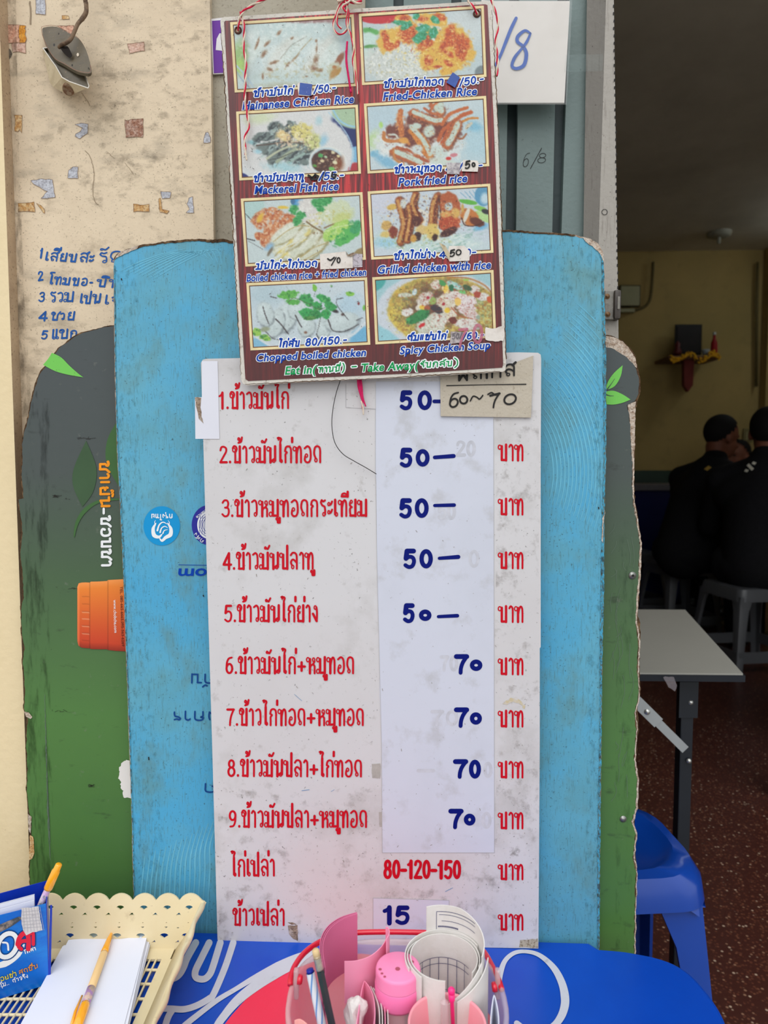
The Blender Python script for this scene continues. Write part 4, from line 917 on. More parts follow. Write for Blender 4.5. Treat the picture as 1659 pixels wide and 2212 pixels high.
print_strokes('emblem_figure', [([(451+r*math.cos(a), 1134+r*1.2*math.sin(a)) for a in np.linspace(0, 6.28, 24)][:-1], .9, True) for r in (21, 17, 13)]+[([(451-18+i*5, 1114), (451-20+i*5, 1154)], .8) for i in range(7)], lambda i: flatfn(BL-.0005-.00001*i), M_purp, blue)
ltext('Finance', (449, 1096), (423, 1116), 7, BL-.0006, M_white, blue, 0, .01)
print_strokes('lettering', thai('คลัง', (441, 1168), (424, 1150), 7, 1.3, 0, False), lambda i: flatfn(BL-.0006-.00001*i), M_white, blue)
ltext('.com', (478, 1228.5), (387, 1228.5), 23, BL-.0003, M_pblue, blue, .12, .02)
print_strokes('underline', [([(386, 1220), (448, 1221)], 1.2)], lambda i: flatfn(BL-.0003), M_pblue, blue)
M_dkb = mat('dark_blue_ink', (10, 66, 132), .45)
print_strokes('lettering', thai('กับ', (462, 1456), (413, 1455), 21, 3.4, 0, False), lambda i: flatfn(BL-.0003-.00001*i), M_dkb, blue)
print_strokes('lettering', thai('งการ', (466, 1537), (375, 1535), 21, 3.4, 0, False), lambda i: flatfn(BL-.0003-.00001*i), M_dkb, blue)
print_strokes('lettering', thai('ด', (466, 1693), (442, 1692), 20, 3.4, 0, False), lambda i: flatfn(BL-.0003-.00001*i), M_dkb, blue)
sp_ = []
for (x, y, h) in ((321, 1636, 5), (439, 1286, 2), (1293, 1096, 3), (262, 602, 2.5), (1146, 1996, 2)): sp_.append(([(x, y), (x+.5, y+h)], 2.4))
print_strokes('spot', sp_, lambda i: flatfn(BL-.0004), M_marker, blue, kind='stuff')
# white price board ---------------------------------------------------------
WY = .800
M_wb = worn('white_price_board', (210, 208, 210), [(3, .42, .7, (200, 195, 195), .7), (11, .54, .70, (172, 168, 164), .5), (50, .60, .74, (146, 140, 134), .5), (260, .65, .71, (80, 74, 70), .75)], .32, .5, .05, 40)
M_wedge = worn('grey_board_edge', (128, 120, 110), [(200, .5, .62, (70, 62, 54), .7)], .8, .2, .3, 300)
wo = [(434, 784), (438, 777), (446, 775), (640, 771), (900, 766), (1120, 761), (1162, 762), (1168, 766), (1169, 776), (1168, 1000), (1168, 1398), (1166, 1400), (1166, 1600), (1164, 1900), (1163, 2049), (900, 2044), (640, 2040), (470, 2036), (465, 1850), (458, 1600), (452, 1400), (446, 1200), (439, 950)]
price = slab('price_board', wo, WY, .004, M_wb, None, M_wedge)
tag(price, 'white price list board with red lettering and blue prices, standing on the blue table', 'price board')
M_paper = worn('price_strip_paper', (206, 209, 222), [(5, .5, .75, (194, 197, 208), .6), (26, .56, .70, (172, 170, 170), .45), (220, .67, .73, (110, 106, 102), .5)], .35, .45, .1, 50)
strip_ = sheet('paper_strip', [(812, 824), (1066, 824), (1067, 1200), (1068, 1500), (1068, 1842), (826, 1842), (824, 1600), (820, 1500), (819, 1380), (815, 1280), (813, 1040), (811, 1020)], WY-.00032, M_paper, price)
M_seam = mat('paper_edge', (186, 184, 186), .6)
print_strokes('paper_edge', [([(811, 830), (811, 1020), (814, 1200), (819, 1400), (824, 1600), (826, 1842), (1068, 1842), (1067, 1200), (1066, 905)], .9), ([(806, 1940), (970, 1945), (970, 2000)], .8), ([(806, 1940), (806, 2008)], .8), ([(747, 830), (747, 880), (812, 884)], .6)], lambda i: flatfn(WY-.0005), M_seam, price)
sheet('paper_patch', [(806, 1940), (970, 1945), (970, 2012), (806, 2008)], WY-.00032, M_paper, price)
sheet('paper_patch', [(748, 826), (812, 826), (812, 883), (748, 880)], WY-.0004, M_wb, price)
ln = [('1.ข้าวมันไก่', 472, 627, 884, 883), ('2.ข้าวมันไก่ทอด', 474, 694, 1001, 1000), ('3.ข้าวหมูทอดกระเทียม', 478, 793, 1117, 1116), ('4.ข้าวมันปลาทู', 481, 681, 1231, 1230), ('5.ข้าวมันไก่ย่าง', 484, 687, 1344, 1344), ('6.ข้าวมันไก่+หมูทอด', 487, 765, 1456, 1456), ('7.ข้าวไก่ทอด+หมูทอด', 489, 786, 1568, 1568), ('8.ข้าวมันปลา+ไก่ทอด', 491, 782, 1678, 1679), ('9.ข้าวมันปลา+หมูทอด', 494, 793, 1788, 1788), ('ไก่เปล่า', 498, 594, 1894, 1893), ('ข้าวเปล่า', 501, 615, 2000, 2000)]
for i, (s, xa, xb, ya, yb) in enumerate(ln):
    print_strokes('lettering', thai(s, (xa, ya), (xb, yb), 38, 4.6), lambda k: flatfn(WY-.00032-.00001*k), M_red, price)
for (y, h) in ((996, 36), (1113, 36), (1229, 36), (1345, 36), (1458, 36), (1571, 36), (1681, 36), (1791, 36), (1901, 34), (2010, 35)):
    print_strokes('lettering', thai('บาท', (1074, y), (1131, y), h+1, 4.6), lambda k: flatfn(WY-.00032-.00001*k), M_red, price)
print_strokes('lettering', thai('80-120-150', (828, 1898), (996, 1899), 41, 6.6), lambda k: flatfn(WY-.0005-.00001*k), M_red, price)
bl = [('5', 866, 888, 885, 41), ('0', 905, 930, 885, 41), ('5', 866, 888, 1009, 41), ('0', 901, 925, 1007, 36), ('5', 865, 887, 1119, 42), ('0', 899, 923, 1118, 41), ('5', 874, 896, 1228, 42), ('0', 909, 932, 1227, 40), ('5', 873, 893, 1345, 41), ('0', 908, 929, 1340, 22), ('7', 984, 1010, 1456, 42), ('0', 1018, 1039, 1448, 22), ('7', 984, 1010, 1571, 42), ('0', 1018, 1038, 1564, 24), ('7', 982, 1008, 1681, 40), ('0', 1016, 1036, 1681, 39), ('7', 972, 998, 1790, 42), ('0', 1005, 1024, 1782, 23)]
for (s, xa, xb, y, h) in bl:
    print_strokes('lettering', thai(s, (xa-3, y), (xb+3, y), h, 9.4), lambda k: flatfn(WY-.0007-.00001*k), M_navy, strip_)
print_strokes('lettering', thai('15', (826, 1997), (885, 1997), 40, 9.2), lambda k: flatfn(WY-.0007-.00001*k), M_navy, price)
for dsh in [([(938, 867), (955, 867)], 8), ([(939, 988), (980, 985)], [8, 9]), ([(939, 1092), (981, 1091)], [7, 8]), ([(949, 1206), (990, 1203)], [7, 9]), ([(947, 1332), (988, 1330)], [7, 8])]: print_strokes('dash', [dsh], lambda k: flatfn(WY-.0007), M_navy, price)
sheet('white_tape', [(421, 858), (436, 858), (436, 780), (470, 780), (474, 948), (422, 948)], WY-.0006, mat('white_tape_film', (222, 222, 232), .3, var=.03), price)
sheet('torn_brown_tape', jag([(420, 858), (434, 859), (433, 880), (436, 900), (440, 915), (430, 906), (424, 880)], 1, 5, 2), WY-.0008, M_core, price)
sheet('torn_spot', jag([(622, 2000), (643, 1999), (643, 2032), (634, 2029), (624, 2018)], .8, 4, 4), WY-.00032, M_core, price)
sheet('torn_spot', jag([(621, 1992), (632, 1992), (641, 1997), (630, 1998)], .8, 4, 5), WY-.00032, M_core, price)
sheet('glue_patch', jag([(803, 1650), (822, 1649), (822, 1681), (804, 1681)], .6, 6, 5), WY-.0003, mat('old_glue', (172, 166, 160), .6, var=.1, vscale=200), price)
sheet('glue_patch', jag([(818, 1754), (826, 1754), (826, 1786), (820, 1786)], .6, 6, 6), WY-.0003, mat('old_glue', (172, 166, 160)), price)
sheet('glue_patch', jag([(1124, 2032), (1162, 2028), (1162, 2048), (1122, 2046)], 1.2, 5, 7), WY-.0003, worn('dirty_glue', (180, 170, 152), [(300, .48, .6, (120, 104, 84), .8)], .9, .1), price)
sc3 = []
R_ = random.Random(5)
for i in range(170):
    x = R_.uniform(470, 1160); y = R_.uniform(830, 2030) if i % 3 else R_.uniform(1700, 2030)
    L = R_.choice([1, 1.2, 1.5, 2.5, 5]); a = R_.uniform(0, 3.14)
    sc3.append(([(x, y), (x+L*math.cos(a)*.7, y+L*math.sin(a))], R_.uniform(.6, 1.2)))
print_strokes('dirt_mark', sc3, lambda i: flatfn(WY-.0006), mat('dirt', (150, 142, 134), .8), price, kind='stuff')
print_strokes('pen_mark', [([(652, 1708), (668, 1706)], 1.2), ([(715, 1710), (722, 1706)], .8), ([(962, 1926), (978, 1918)], 1), ([(636, 1500), (652, 1514)], .8)], lambda i: flatfn(WY-.0006), mat('blue_pen', (110, 150, 190), .6), price)
# cardboard note
M_card = worn('grey_cardboard', (190, 180, 164), [(14, .45, .7, (172, 160, 142), .6), (300, .6, .7, (140, 126, 106), .5)], .8, .2, .3, 300)
note = slab('cardboard_note', [(951, 800), (1100, 788), (1152, 768), (1150, 830), (1147, 902), (952, 899)], WY-.003, .0018, M_card)
tag(note, 'small grey cardboard note handwritten 60~70, taped under the menu poster corner', 'note')
ny_ = WY-.0036
print_strokes('lettering', thai('ผัดทาส', (984, 824), (1116, 812), 26, 4.4, .1, True, .1, 4), lambda i: flatfn(ny_-.00001*i), M_marker, note)
print_strokes('underline', [([(965, 833), (1050, 831), (1136, 830)], [2.2, 1.6, 2.4])], lambda i: flatfn(ny_), M_marker, note)
print_strokes('lettering', thai('6', (969, 882), (990, 880), 34, 4, .2)+thai('0', (992, 874), (1012, 873), 20, 4)+[(cr([(1016, 866), (1022, 856), (1030, 858), (1036, 862), (1043, 854)], 4), 3)]+thai('7', (1056, 884), (1080, 878), 30, 4, .3)+[(cr([(1054, 852), (1062, 848), (1070, 853), (1080, 850)], 4), 3.2)]+thai('0', (1086, 876), (1115, 874), 25, 4, .2), lambda i: flatfn(ny_-.00001*i), M_marker, note)
# thin dark wire
wc = cr([(735, 822), (726, 850), (719, 885), (717, 920), (723, 955), (740, 980), (765, 996), (790, 1010), (813, 1024)], 8)
wire = MB().tube([P(x, y, WY-.004-.004*math.sin(i/len(wc)*3.1)) for i, (x, y) in enumerate(wc)], .00045, 6).build('thin_wire', mat('black_wire', (34, 30, 30), .5), None, True)
tag(wire, 'thin black wire hanging in a loop from under the menu poster', 'wire')

# grime and torn paper along the border of the blue board
M_gr = worn('border_grime', (92, 104, 92), [(300, .42, .55, (70, 164, 200), .95, (3, 3, .6)), (160, .5, .62, (52, 46, 38), .7)], .9, .1)
print_strokes('border_grime', [(jag([(x-2.5, y) for x, y in bt2[9:]], .8, 8, 51, False), [5, 7, 5, 8, 4, 6, 5]), (jag([(x+2.5, y) for x, y in bt[:15]], .6, 8, 52, False), [2, 3, 2, 4, 2, 3])], lambda i: flatfn(BL), M_gr, blue, kind='stuff')
print_strokes('torn_top_edge', [(jag([(x, y+2) for x, y in bt[15:]], 1.2, 5, 53, False), [3, 6, 3, 5, 4, 7, 4, 5]), (jag([(x, y+1.5) for x, y in bt2[:7]], .9, 5, 54, False), [3, 4, 3, 4])], lambda i: flatfn(BL-.0001), M_core_d, blue, kind='stuff')
sheet('torn_corner', jag([(1258, 510), (1276, 516), (1292, 526), (1303, 545), (1305, 566), (1299, 556), (1292, 543), (1280, 532), (1264, 522)], 1.2, 5, 55), BL-.0003, M_corel, blue)
sheet('torn_corner', jag([(247, 560), (254, 548), (270, 540), (300, 530), (296, 537), (274, 547), (262, 552)], 1, 5, 56), BL-.0003, M_corel, blue)
sheet('torn_corner', jag([(1308, 1128-20), (1306, 1100), (1303, 1140), (1302, 1172), (1300, 1168), (1301, 1120)], .6, 8, 57), BL-.0003, M_corel, blue)
# ghosts of older prices on the paper strip
M_gh = mat('faint_old_glue', (196, 197, 206), .5, var=.12, vscale=90)
for (s_, xa, xb, y, h) in (('0', 1012, 1036, 1226, 38), ('70', 950, 990, 1450, 34), ('70', 930, 990, 1568, 34), ('50', 945, 985, 1122, 34), ('0', 1040, 1062, 1790, 36), ('-', 900, 940, 1680, 34), ('0', 1044, 1064, 1680, 34), ('20', 985, 1028, 986, 34)):
    print_strokes('faint_old_digit', thai(s_, (xa, y), (xb, y), h, 7), lambda k: flatfn(WY-.0004-.00001*k), M_gh, price)
M_yst = worn('yellow_stain', (200, 186, 152), [(120, .45, .6, (206, 202, 202), .9)], .5)
sheet('stain', jag([(1086, 1520), (1100, 1508), (1116, 1506), (1136, 1524), (1134, 1530), (1112, 1516), (1096, 1522)], 2, 4, 60), WY-.00028, M_yst, price)

strip_['label'] = 'long bluish white paper strip carrying the blue prices'; em1['label'] = 'round cyan emblem with a white bird figure, printed upside down'

# broken films of dirt on the boards
M_g1 = grime('dark_dirt_film', (30, 28, 26), .50, .74, .55, 60, (1.8, 1, .3)); M_g2 = grime('olive_dirt_film', (70, 98, 90), .52, .74, .42, 150, (1.3, 1, .6)); M_g3 = grime('brown_dirt_film', (120, 108, 96), .55, .76, .45, 40)
sheet('dirt_film', [(66, 880), (84, 830), (108, 860), (104, 1100), (108, 1500), (120, 1990), (66, 1990), (60, 1700), (56, 1400), (54, 1000)], LG-.00005, M_g1, core)
sheet('dirt_film', [(1340, 1100), (1366, 1100), (1372, 1400), (1364, 1700), (1366, 2050), (1330, 2050), (1330, 1500)], LG-.00005, grime('green_dirt_film', (46, 62, 50), .52, .74, .35, 70, (1.6, 1, .4)), core)
sheet('dirt_film', [(1262, 540), (1300, 560), (1303, 900), (1302, 1300), (1298, 1700), (1293, 2050), (1262, 2050), (1270, 1500), (1276, 900)], BL-.0002, M_g2, blue)
sheet('dirt_film', [(250, 560), (300, 560), (300, 900), (330, 1500), (360, 1900), (292, 1900), (270, 1400), (256, 900)], BL-.0002, M_g2, blue)
sheet('dirt_film', [(1100, 505), (1240, 512), (1270, 560), (1200, 760), (1100, 700)], BL-.0002, M_g2, blue)
sheet('dirt_film', [(470, 1690), (800, 1700), (1160, 1850), (1160, 2044), (474, 2034)], WY-.00027, M_g3, price)
sheet('dirt_film', [(1070, 800), (1164, 780), (1163, 1850), (1072, 1850)], WY-.00027, M_g3, price)
# ================================================================== MENU POSTER
PY = .786
def wood_mat():
    m, t, b = base_mat('red_wood_print', .32, .5)
    co = t.nodes.new('ShaderNodeTexCoord'); mp_ = t.nodes.new('ShaderNodeMapping'); mp_.inputs['Scale'].default_value = (1, 1, .045); mp_.inputs['Rotation'].default_value = (0, math.radians(-3), 0)
    t.links.new(co.outputs['Object'], mp_.inputs[0])
    n = t.nodes.new('ShaderNodeTexNoise'); n.inputs['Scale'].default_value = 420; n.inputs['Detail'].default_value = 3; t.links.new(mp_.outputs[0], n.inputs['Vector'])
    r = t.nodes.new('ShaderNodeValToRGB'); t.links.new(n.outputs['Fac'], r.inputs[0]); e = r.color_ramp.elements
    e[0].position = .34; e[0].color = rgba((70, 18, 22)); e[1].position = .66; e[1].color = rgba((196, 46, 48))
    x = e.new(.5); x.color = rgba((128, 26, 32))
    n2 = t.nodes.new('ShaderNodeTexNoise'); n2.inputs['Scale'].default_value = 9; t.links.new(co.outputs['Object'], n2.inputs['Vector'])
    sp_ = t.nodes.new('ShaderNodeSeparateXYZ'); t.links.new(co.outputs['Object'], sp_.inputs[0])
    # darker brown print towards the borders of the sheet (printed vignette)
    ax = t.nodes.new('ShaderNodeMath'); ax.operation = 'ABSOLUTE'; t.links.new(sp_.outputs['X'], ax.inputs[0])
    mr = t.nodes.new('ShaderNodeMapRange'); mr.inputs['From Min'].default_value = .075; mr.inputs['From Max'].default_value = .15; mr.inputs['To Max'].default_value = .75; t.links.new(ax.outputs[0], mr.inputs['Value'])
    mz = t.nodes.new('ShaderNodeMapRange'); mz.inputs['From Min'].default_value = .20; mz.inputs['From Max'].default_value = .02; mz.inputs['To Max'].default_value = .9; t.links.new(sp_.outputs['Z'], mz.inputs['Value'])
    mm = t.nodes.new('ShaderNodeMath'); mm.operation = 'MAXIMUM'; t.links.new(mr.outputs[0], mm.inputs[0]); t.links.new(mz.outputs[0], mm.inputs[1])
    mx = t.nodes.new('ShaderNodeMix'); mx.data_type = 'RGBA'; t.links.new(mm.outputs[0], mx.inputs[0]); t.links.new(r.outputs[0], mx.inputs[6]); mx.inputs[7].default_value = rgba((78, 34, 34))
    t.links.new(mx.outputs[2], b.inputs['Base Color']); return m
M_wood = wood_mat()
M_rim = worn('chipped_white_rim', (208, 202, 192), [(160, .58, .68, (130, 112, 96), .7), (500, .62, .70, (70, 56, 46), .7)], .6, .3, .3, 300)
pts = [(476, 46), (478, 40), (484, 37), (640, 27), (860, 13), (1050, 2), (1057, 3), (1062, 10), (1074, 250), (1086, 560), (1093, 790), (1092, 800), (1086, 803), (900, 814), (700, 823), (534, 832), (525, 829), (521, 820), (508, 600), (491, 290)]
menu = slab('menu_poster', jag(pts, .4, 14, 3), PY, .0028, M_rim, None, M_rim)
tag(menu, 'tilted picture menu poster on red wood print, hung by red and white string', 'menu poster')
inn = [(484, 48), (486, 45), (640, 35), (860, 21), (1048, 9), (1053, 11), (1066, 250), (1078, 560), (1087, 786), (1085, 794), (900, 806), (700, 815), (536, 823), (530, 818), (516, 600), (498, 290)]
sheet('poster_print', inn, PY-.0004, M_wood, menu)
M_fr1 = mat('cream_photo_frame', (224, 206, 158), .4, var=.12, vscale=60); M_fr2 = mat('brown_frame_line', (110, 72, 44), .4)
def frame(q):
    q = [np.array(p, float) for p in q]; c = sum(q)/4
    def inset(d): 
        out = []
        for i in range(4):
            a = q[i]; n = q[(i+1) % 4]; p = q[i-1]; u = (n-a)/np.linalg.norm(n-a); v = (p-a)/np.linalg.norm(p-a); out.append(tuple(a+(u+v)*d))
        return out
    def ring(o, i, Y, m):
        V = [P(*p, Y) for p in o]+[P(*p, Y) for p in i]; return mesh('photo_frame', V, [[0, 1, 5, 4], [1, 2, 6, 5], [2, 3, 7, 6], [3, 0, 4, 7]], m, menu)
    ring(inset(0), inset(6.2), PY-.0008, M_fr1); ring(inset(5.6), inset(7.4), PY-.0009, M_fr2)
    return inset(7)
Q1 = [(497, 48), (764, 31), (772, 186), (507, 200)]; Q2 = [(775, 30), (1045, 12), (1051, 166), (782, 184)]
Q3 = [(510, 241), (773, 226), (780, 375), (517, 390)]; Q4 = [(786, 224), (1050, 207), (1057, 359), (794, 375)]
Q5 = [(520, 429), (783, 415), (790.5, 561), (530, 576)]; Q6 = [(794, 413.5), (1059, 396.6), (1066, 546), (802, 561)]
Q7 = [(532, 611.5), (793, 599), (800, 744.6), (541, 757)]; Q8 = [(804, 599), (1066, 583), (1072, 729), (811, 744)]
PZ = PY-.0007
def piece(p, x, y, rx, ry, a, c, sh=(120, 130, 134), hi=None):
    p.blob(x+rx*.05+3, y+ry*.08+5, rx*1.03, ry*1.04, a, sh, .10, .3, .85); p.blob(x, y, rx, ry, a, c, .12, .3)
    p.blob(x-rx*.2, y-ry*.28, rx*.62, ry*.5, a, hi or tuple(min(250, q+18) for q in c), .6, .5, .75); p.spk(x, y, rx, ry, a, tuple(q-22 for q in c), .58, 30, .5)
def fin(p): p.build('food_photo', PZ, M_INK, menu)
# 1 boiled chicken over rice (magnified view from (500,30) x5.925)
p = Print(frame(Q1), (196, 214, 212), (500, 30), 5.925, seed=1)
for i in range(7): p.blob(300+i*165, 560, 115, 330, 38, (170, 188, 180), .15, .25, .55); p.blob(285+i*165, 545, 100, 310, 38, [(208, 222, 216), (202, 218, 218), (216, 218, 210)][i % 3], .3, .4, .9)
for i in range(9): p.blob(250+i*130, 300+(i*97) % 420, 110, 60, -50, (224, 232, 226), .6, .8, .6)
p.blob(900, 60, 480, 55, 2, (150, 112, 110), .3, .3); p.blob(90, 560, 110, 200, 10, (150, 190, 110), .4, .5, .9); p.blob(120, 660, 60, 90, 0, (170, 210, 110), .4, .4)
p.line([(60, 660), (190, 800), (290, 950)], 16, (180, 205, 220)); p.line([(50, 720), (150, 860), (240, 950)], 9, (140, 170, 190))
for (x, y, rx, ry, a) in ((455, 380, 50, 20, -45), (415, 510, 60, 26, -50), (330, 380, 16, 80, 20), (610, 240, 50, 18, -50), (775, 310, 26, 14, -50), (545, 620, 60, 20, -20), (490, 710, 45, 22, 20), (720, 650, 40, 18, -50), (800, 580, 80, 14, -45), (1080, 590, 32, 60, 5), (1060, 690, 50, 40, -30), (1085, 345, 14, 20, 0), (400, 800, 14, 40, 0), (960, 800, 20, 10, 0), (1130, 720, 40, 24, 0), (1090, 440, 12, 60, 5)):
    p.blob(x, y, rx, ry, a, (150, 116, 84), .35, .7, .85, 20); p.blob(x+4, y+4, rx*.5, ry*.5, a, (132, 86, 62), .4, .6, .8, 14)
p.line([(620, 580), (700, 480), (770, 400), (960, 290)], 5, (120, 112, 96), .8); p.line([(790, 600), (900, 450), (1030, 310)], 7, (160, 130, 80), .8)
p.blob(1380, 590, 40, 110, 30, (140, 76, 44), .2, .4, .95); p.blob(1310, 700, 90, 70, -55, (196, 204, 184), .25, .4); p.blob(1310, 760, 90, 40, -55, (178, 128, 60), .3, .6, .9); p.blob(1320, 680, 30, 22, 0, (170, 100, 40), .3)
p.blob(1370, 740, 20, 60, 30, (178, 134, 60), .3); p.spk(900, 720, 500, 160, 0, (176, 160, 108), .6, 34, .6); p.spk(800, 400, 700, 350, 0, (232, 240, 236), .56, 30, .6); p.spk(700, 600, 640, 300, 0, (150, 150, 130), .68, 18, .6)
p.blob(650, 930, 300, 50, 0, (176, 176, 150), .5, .8, .7); p.blob(1470, 300, 90, 200, 0, (170, 196, 204), .5, .5, .7); fin(p)
# 2 fried chicken rice (from (770,10) x5.53)
p = Print(frame(Q2), (190, 206, 208), (770, 10), 5.53, seed=2)
p.blob(1300, 250, 260, 220, 0, (206, 216, 216), .5, .3); p.blob(300, 110, 290, 120, -3, (196, 28, 40), .06, .1); p.blob(300, 90, 180, 50, 0, (176, 20, 30), .4, .2, .7)
p.blob(170, 320, 110, 40, 10, (88, 170, 84), .2, .4); p.blob(150, 410, 90, 80, 0, (200, 226, 216), .2, .2); p.blob(170, 500, 90, 22, -5, (80, 150, 70), .3, .5); p.blob(140, 620, 110, 90, 0, (204, 226, 214), .3, .4); p.line([(110, 720), (180, 690), (235, 625)], 8, (70, 120, 60))
p.blob(520, 720, 420, 240, 5, (206, 212, 206), .2, .5); p.spk(520, 700, 430, 230, 0, (236, 238, 230), .52, 22, .9); p.spk(520, 720, 430, 220, 0, (160, 164, 140), .62, 16, .8); p.spk(520, 740, 380, 200, 0, (206, 180, 90), .7, 34, .9)
FR = (206, 84, 34); YL = (226, 178, 72)
for (x, y, rx, ry, a) in ((360, 430, 110, 140, 10), (450, 380, 90, 100, 0), (620, 330, 150, 150, -20), (560, 170, 100, 55, 0), (860, 180, 160, 70, 10), (980, 180, 110, 80, 30), (850, 440, 170, 150, -30), (1130, 420, 150, 190, 20), (1230, 480, 140, 180, 20), (1060, 620, 280, 150, 10), (880, 680, 110, 110, 0), (1130, 760, 150, 60, -30), (1330, 600, 100, 80, 0)):
    p.blob(x, y, rx, ry, a, YL, .18, .7)
for (x, y, rx, ry, a) in ((350, 400, 40, 90, -15), (390, 490, 60, 50, 20), (620, 340, 110, 120, -20), (490, 470, 60, 30, -60), (850, 440, 130, 60, -40), (570, 160, 70, 30, 0), (780, 170, 70, 35, 0), (990, 150, 80, 40, 20), (1120, 370, 60, 130, 10), (1060, 480, 50, 90, 30), (1240, 460, 110, 100, 40), (1250, 560, 60, 110, 0), (860, 670, 50, 60, 10), (1100, 700, 60, 30, 30), (980, 740, 50, 15, 0), (1110, 590, 70, 30, 30)):
    p.blob(x, y, rx, ry, a, FR, .25, .8, .95, 30); p.spk(x, y, rx, ry, a, (150, 44, 28), .52, 18, .8); p.spk(x, y, rx, ry, a, (240, 190, 110), .6, 14, .9)
p.spk(820, 450, 560, 340, 20, (250, 226, 140), .62, 24, .8); p.spk(1000, 560, 380, 280, 10, (176, 62, 30), .66, 16, .8)
for (x, y, rx, ry, a) in ((520, 215, 90, 30, 5), (600, 250, 70, 40, -30), (710, 130, 40, 45, 0), (940, 180, 60, 40, 40), (800, 290, 80, 45, -10), (760, 390, 100, 55, -30), (915, 340, 50, 70, 20)):
    p.blob(x, y, rx, ry, a, (52, 156, 108), .2, .9, 1, 26); p.spk(x, y, rx, ry, a, (120, 206, 196), .56, 18, .9); p.spk(x, y, rx, ry, a, (22, 104, 60), .6, 14, .8)
p.blob(1480, 800, 60, 80, 40, (120, 134, 136), .15, .1); p.blob(920, 415, 22, 16, 20, (216, 230, 220), .2, .2); fin(p)
# 3 mackerel rice (from (500,220) x5.72)
p = Print(frame(Q3), (214, 218, 218), (500, 220), 5.72, seed=3)
p.blob(1500, 400, 320, 330, 0, (20, 34, 96), .1, .1); p.blob(1500, 160, 260, 170, 15, (168, 196, 160), .08, .1); p.line([(1250, 90), (1330, 220), (1440, 290), (1560, 310)], 18, (150, 200, 220)); p.blob(1550, 650, 120, 100, 0, (120, 180, 216), .1, .1); p.blob(1540, 850, 120, 100, -10, (176, 44, 54), .1, .1)
p.blob(760, 560, 750, 500, 12, (218, 218, 216), .04, .06); p.blob(150, 950, 90, 60, 40, (30, 40, 110), .1, .1); p.line([(1200, 130), (1350, 290), (1460, 460), (1500, 640), (1460, 840)], 9, (170, 206, 224))
p.blob(640, 800, 200, 60, 5, (150, 204, 214), .6, .8, .7); p.blob(1130, 480, 50, 80, 30, (130, 192, 220), .5, .7, .7); p.blob(1080, 230, 40, 60, 0, (160, 206, 216), .5, .7, .7); p.blob(350, 200, 160, 70, -10, (206, 220, 170), .6, .8, .7); p.blob(340, 610, 60, 30, 0, (150, 204, 220), .5, .6, .8); p.blob(270, 500, 60, 30, 0, (150, 200, 206), .5, .6)
for (x, y, rx, ry, a) in ((545, 310, 90, 65, -10), (700, 320, 80, 40, -20), (420, 430, 180, 55, -5), (740, 270, 60, 35, 20), (560, 540, 260, 60, -5), (500, 600, 120, 70, -20), (800, 560, 220, 80, 10), (850, 650, 200, 100, -10), (620, 640, 200, 80, -30), (900, 700, 110, 80, 0)):
    p.blob(x, y, rx, ry, a, (108, 122, 118), .15, .6); p.spk(x, y, rx, ry, a-30, (36, 42, 48), .5, 26, .9, .4, 3); p.spk(x, y, rx, ry, a-30, (176, 200, 196), .56, 22, .85, .4, 2)
p.line([(440, 700), (560, 620), (690, 560), (800, 540)], 22, (186, 190, 160)); p.line([(560, 740), (680, 650), (800, 580)], 30, (160, 172, 146)); p.line([(700, 750), (800, 690), (900, 640)], 26, (150, 176, 166)); p.line([(450, 720), (600, 690), (760, 620)], 6, (50, 50, 44)); p.line([(310, 540), (500, 520), (640, 500), (900, 510)], 14, (84, 70, 62))
p.blob(640, 420, 90, 60, 30, (224, 196, 134), .3, .9); p.blob(870, 380, 130, 110, 10, (216, 204, 120), .25, .9); p.blob(1000, 480, 90, 110, 20, (200, 204, 130), .25, .9); p.spk(820, 440, 290, 150, 20, (246, 236, 190), .54, 26, .9); p.spk(820, 440, 290, 150, 20, (96, 84, 66), .62, 20, .9); p.spk(740, 500, 220, 80, 0, (236, 206, 176), .54, 22, .9); p.spk(760, 800, 240, 60, 0, (140, 190, 196), .54, 18, .7)
p.blob(1190, 740, 235, 190, 3, (226, 228, 222), .05, .05); p.blob(1180, 735, 205, 172, 3, (190, 210, 214), .05, .05); p.blob(1175, 740, 185, 150, 3, (66, 34, 28), .06, .08); p.blob(1320, 780, 60, 100, 20, (140, 70, 34), .5, .5, .8); p.spk(1180, 730, 170, 130, 0, (150, 110, 80), .56, 16, .9); p.spk(1200, 740, 150, 120, 0, (226, 214, 180), .64, 26, 1)
for (x, y, r, c) in ((1100, 660, 34, (70, 160, 84)), (1165, 680, 20, (170, 200, 160)), (1240, 830, 36, (110, 190, 90)), (1030, 790, 26, (90, 150, 60)), (1280, 750, 32, (226, 220, 180)), (1255, 625, 24, (224, 214, 170)), (1120, 730, 26, (220, 200, 160)), (1320, 670, 20, (230, 216, 160))): p.blob(x, y, r, r*.7, 20, c, .2, .5)
fin(p)
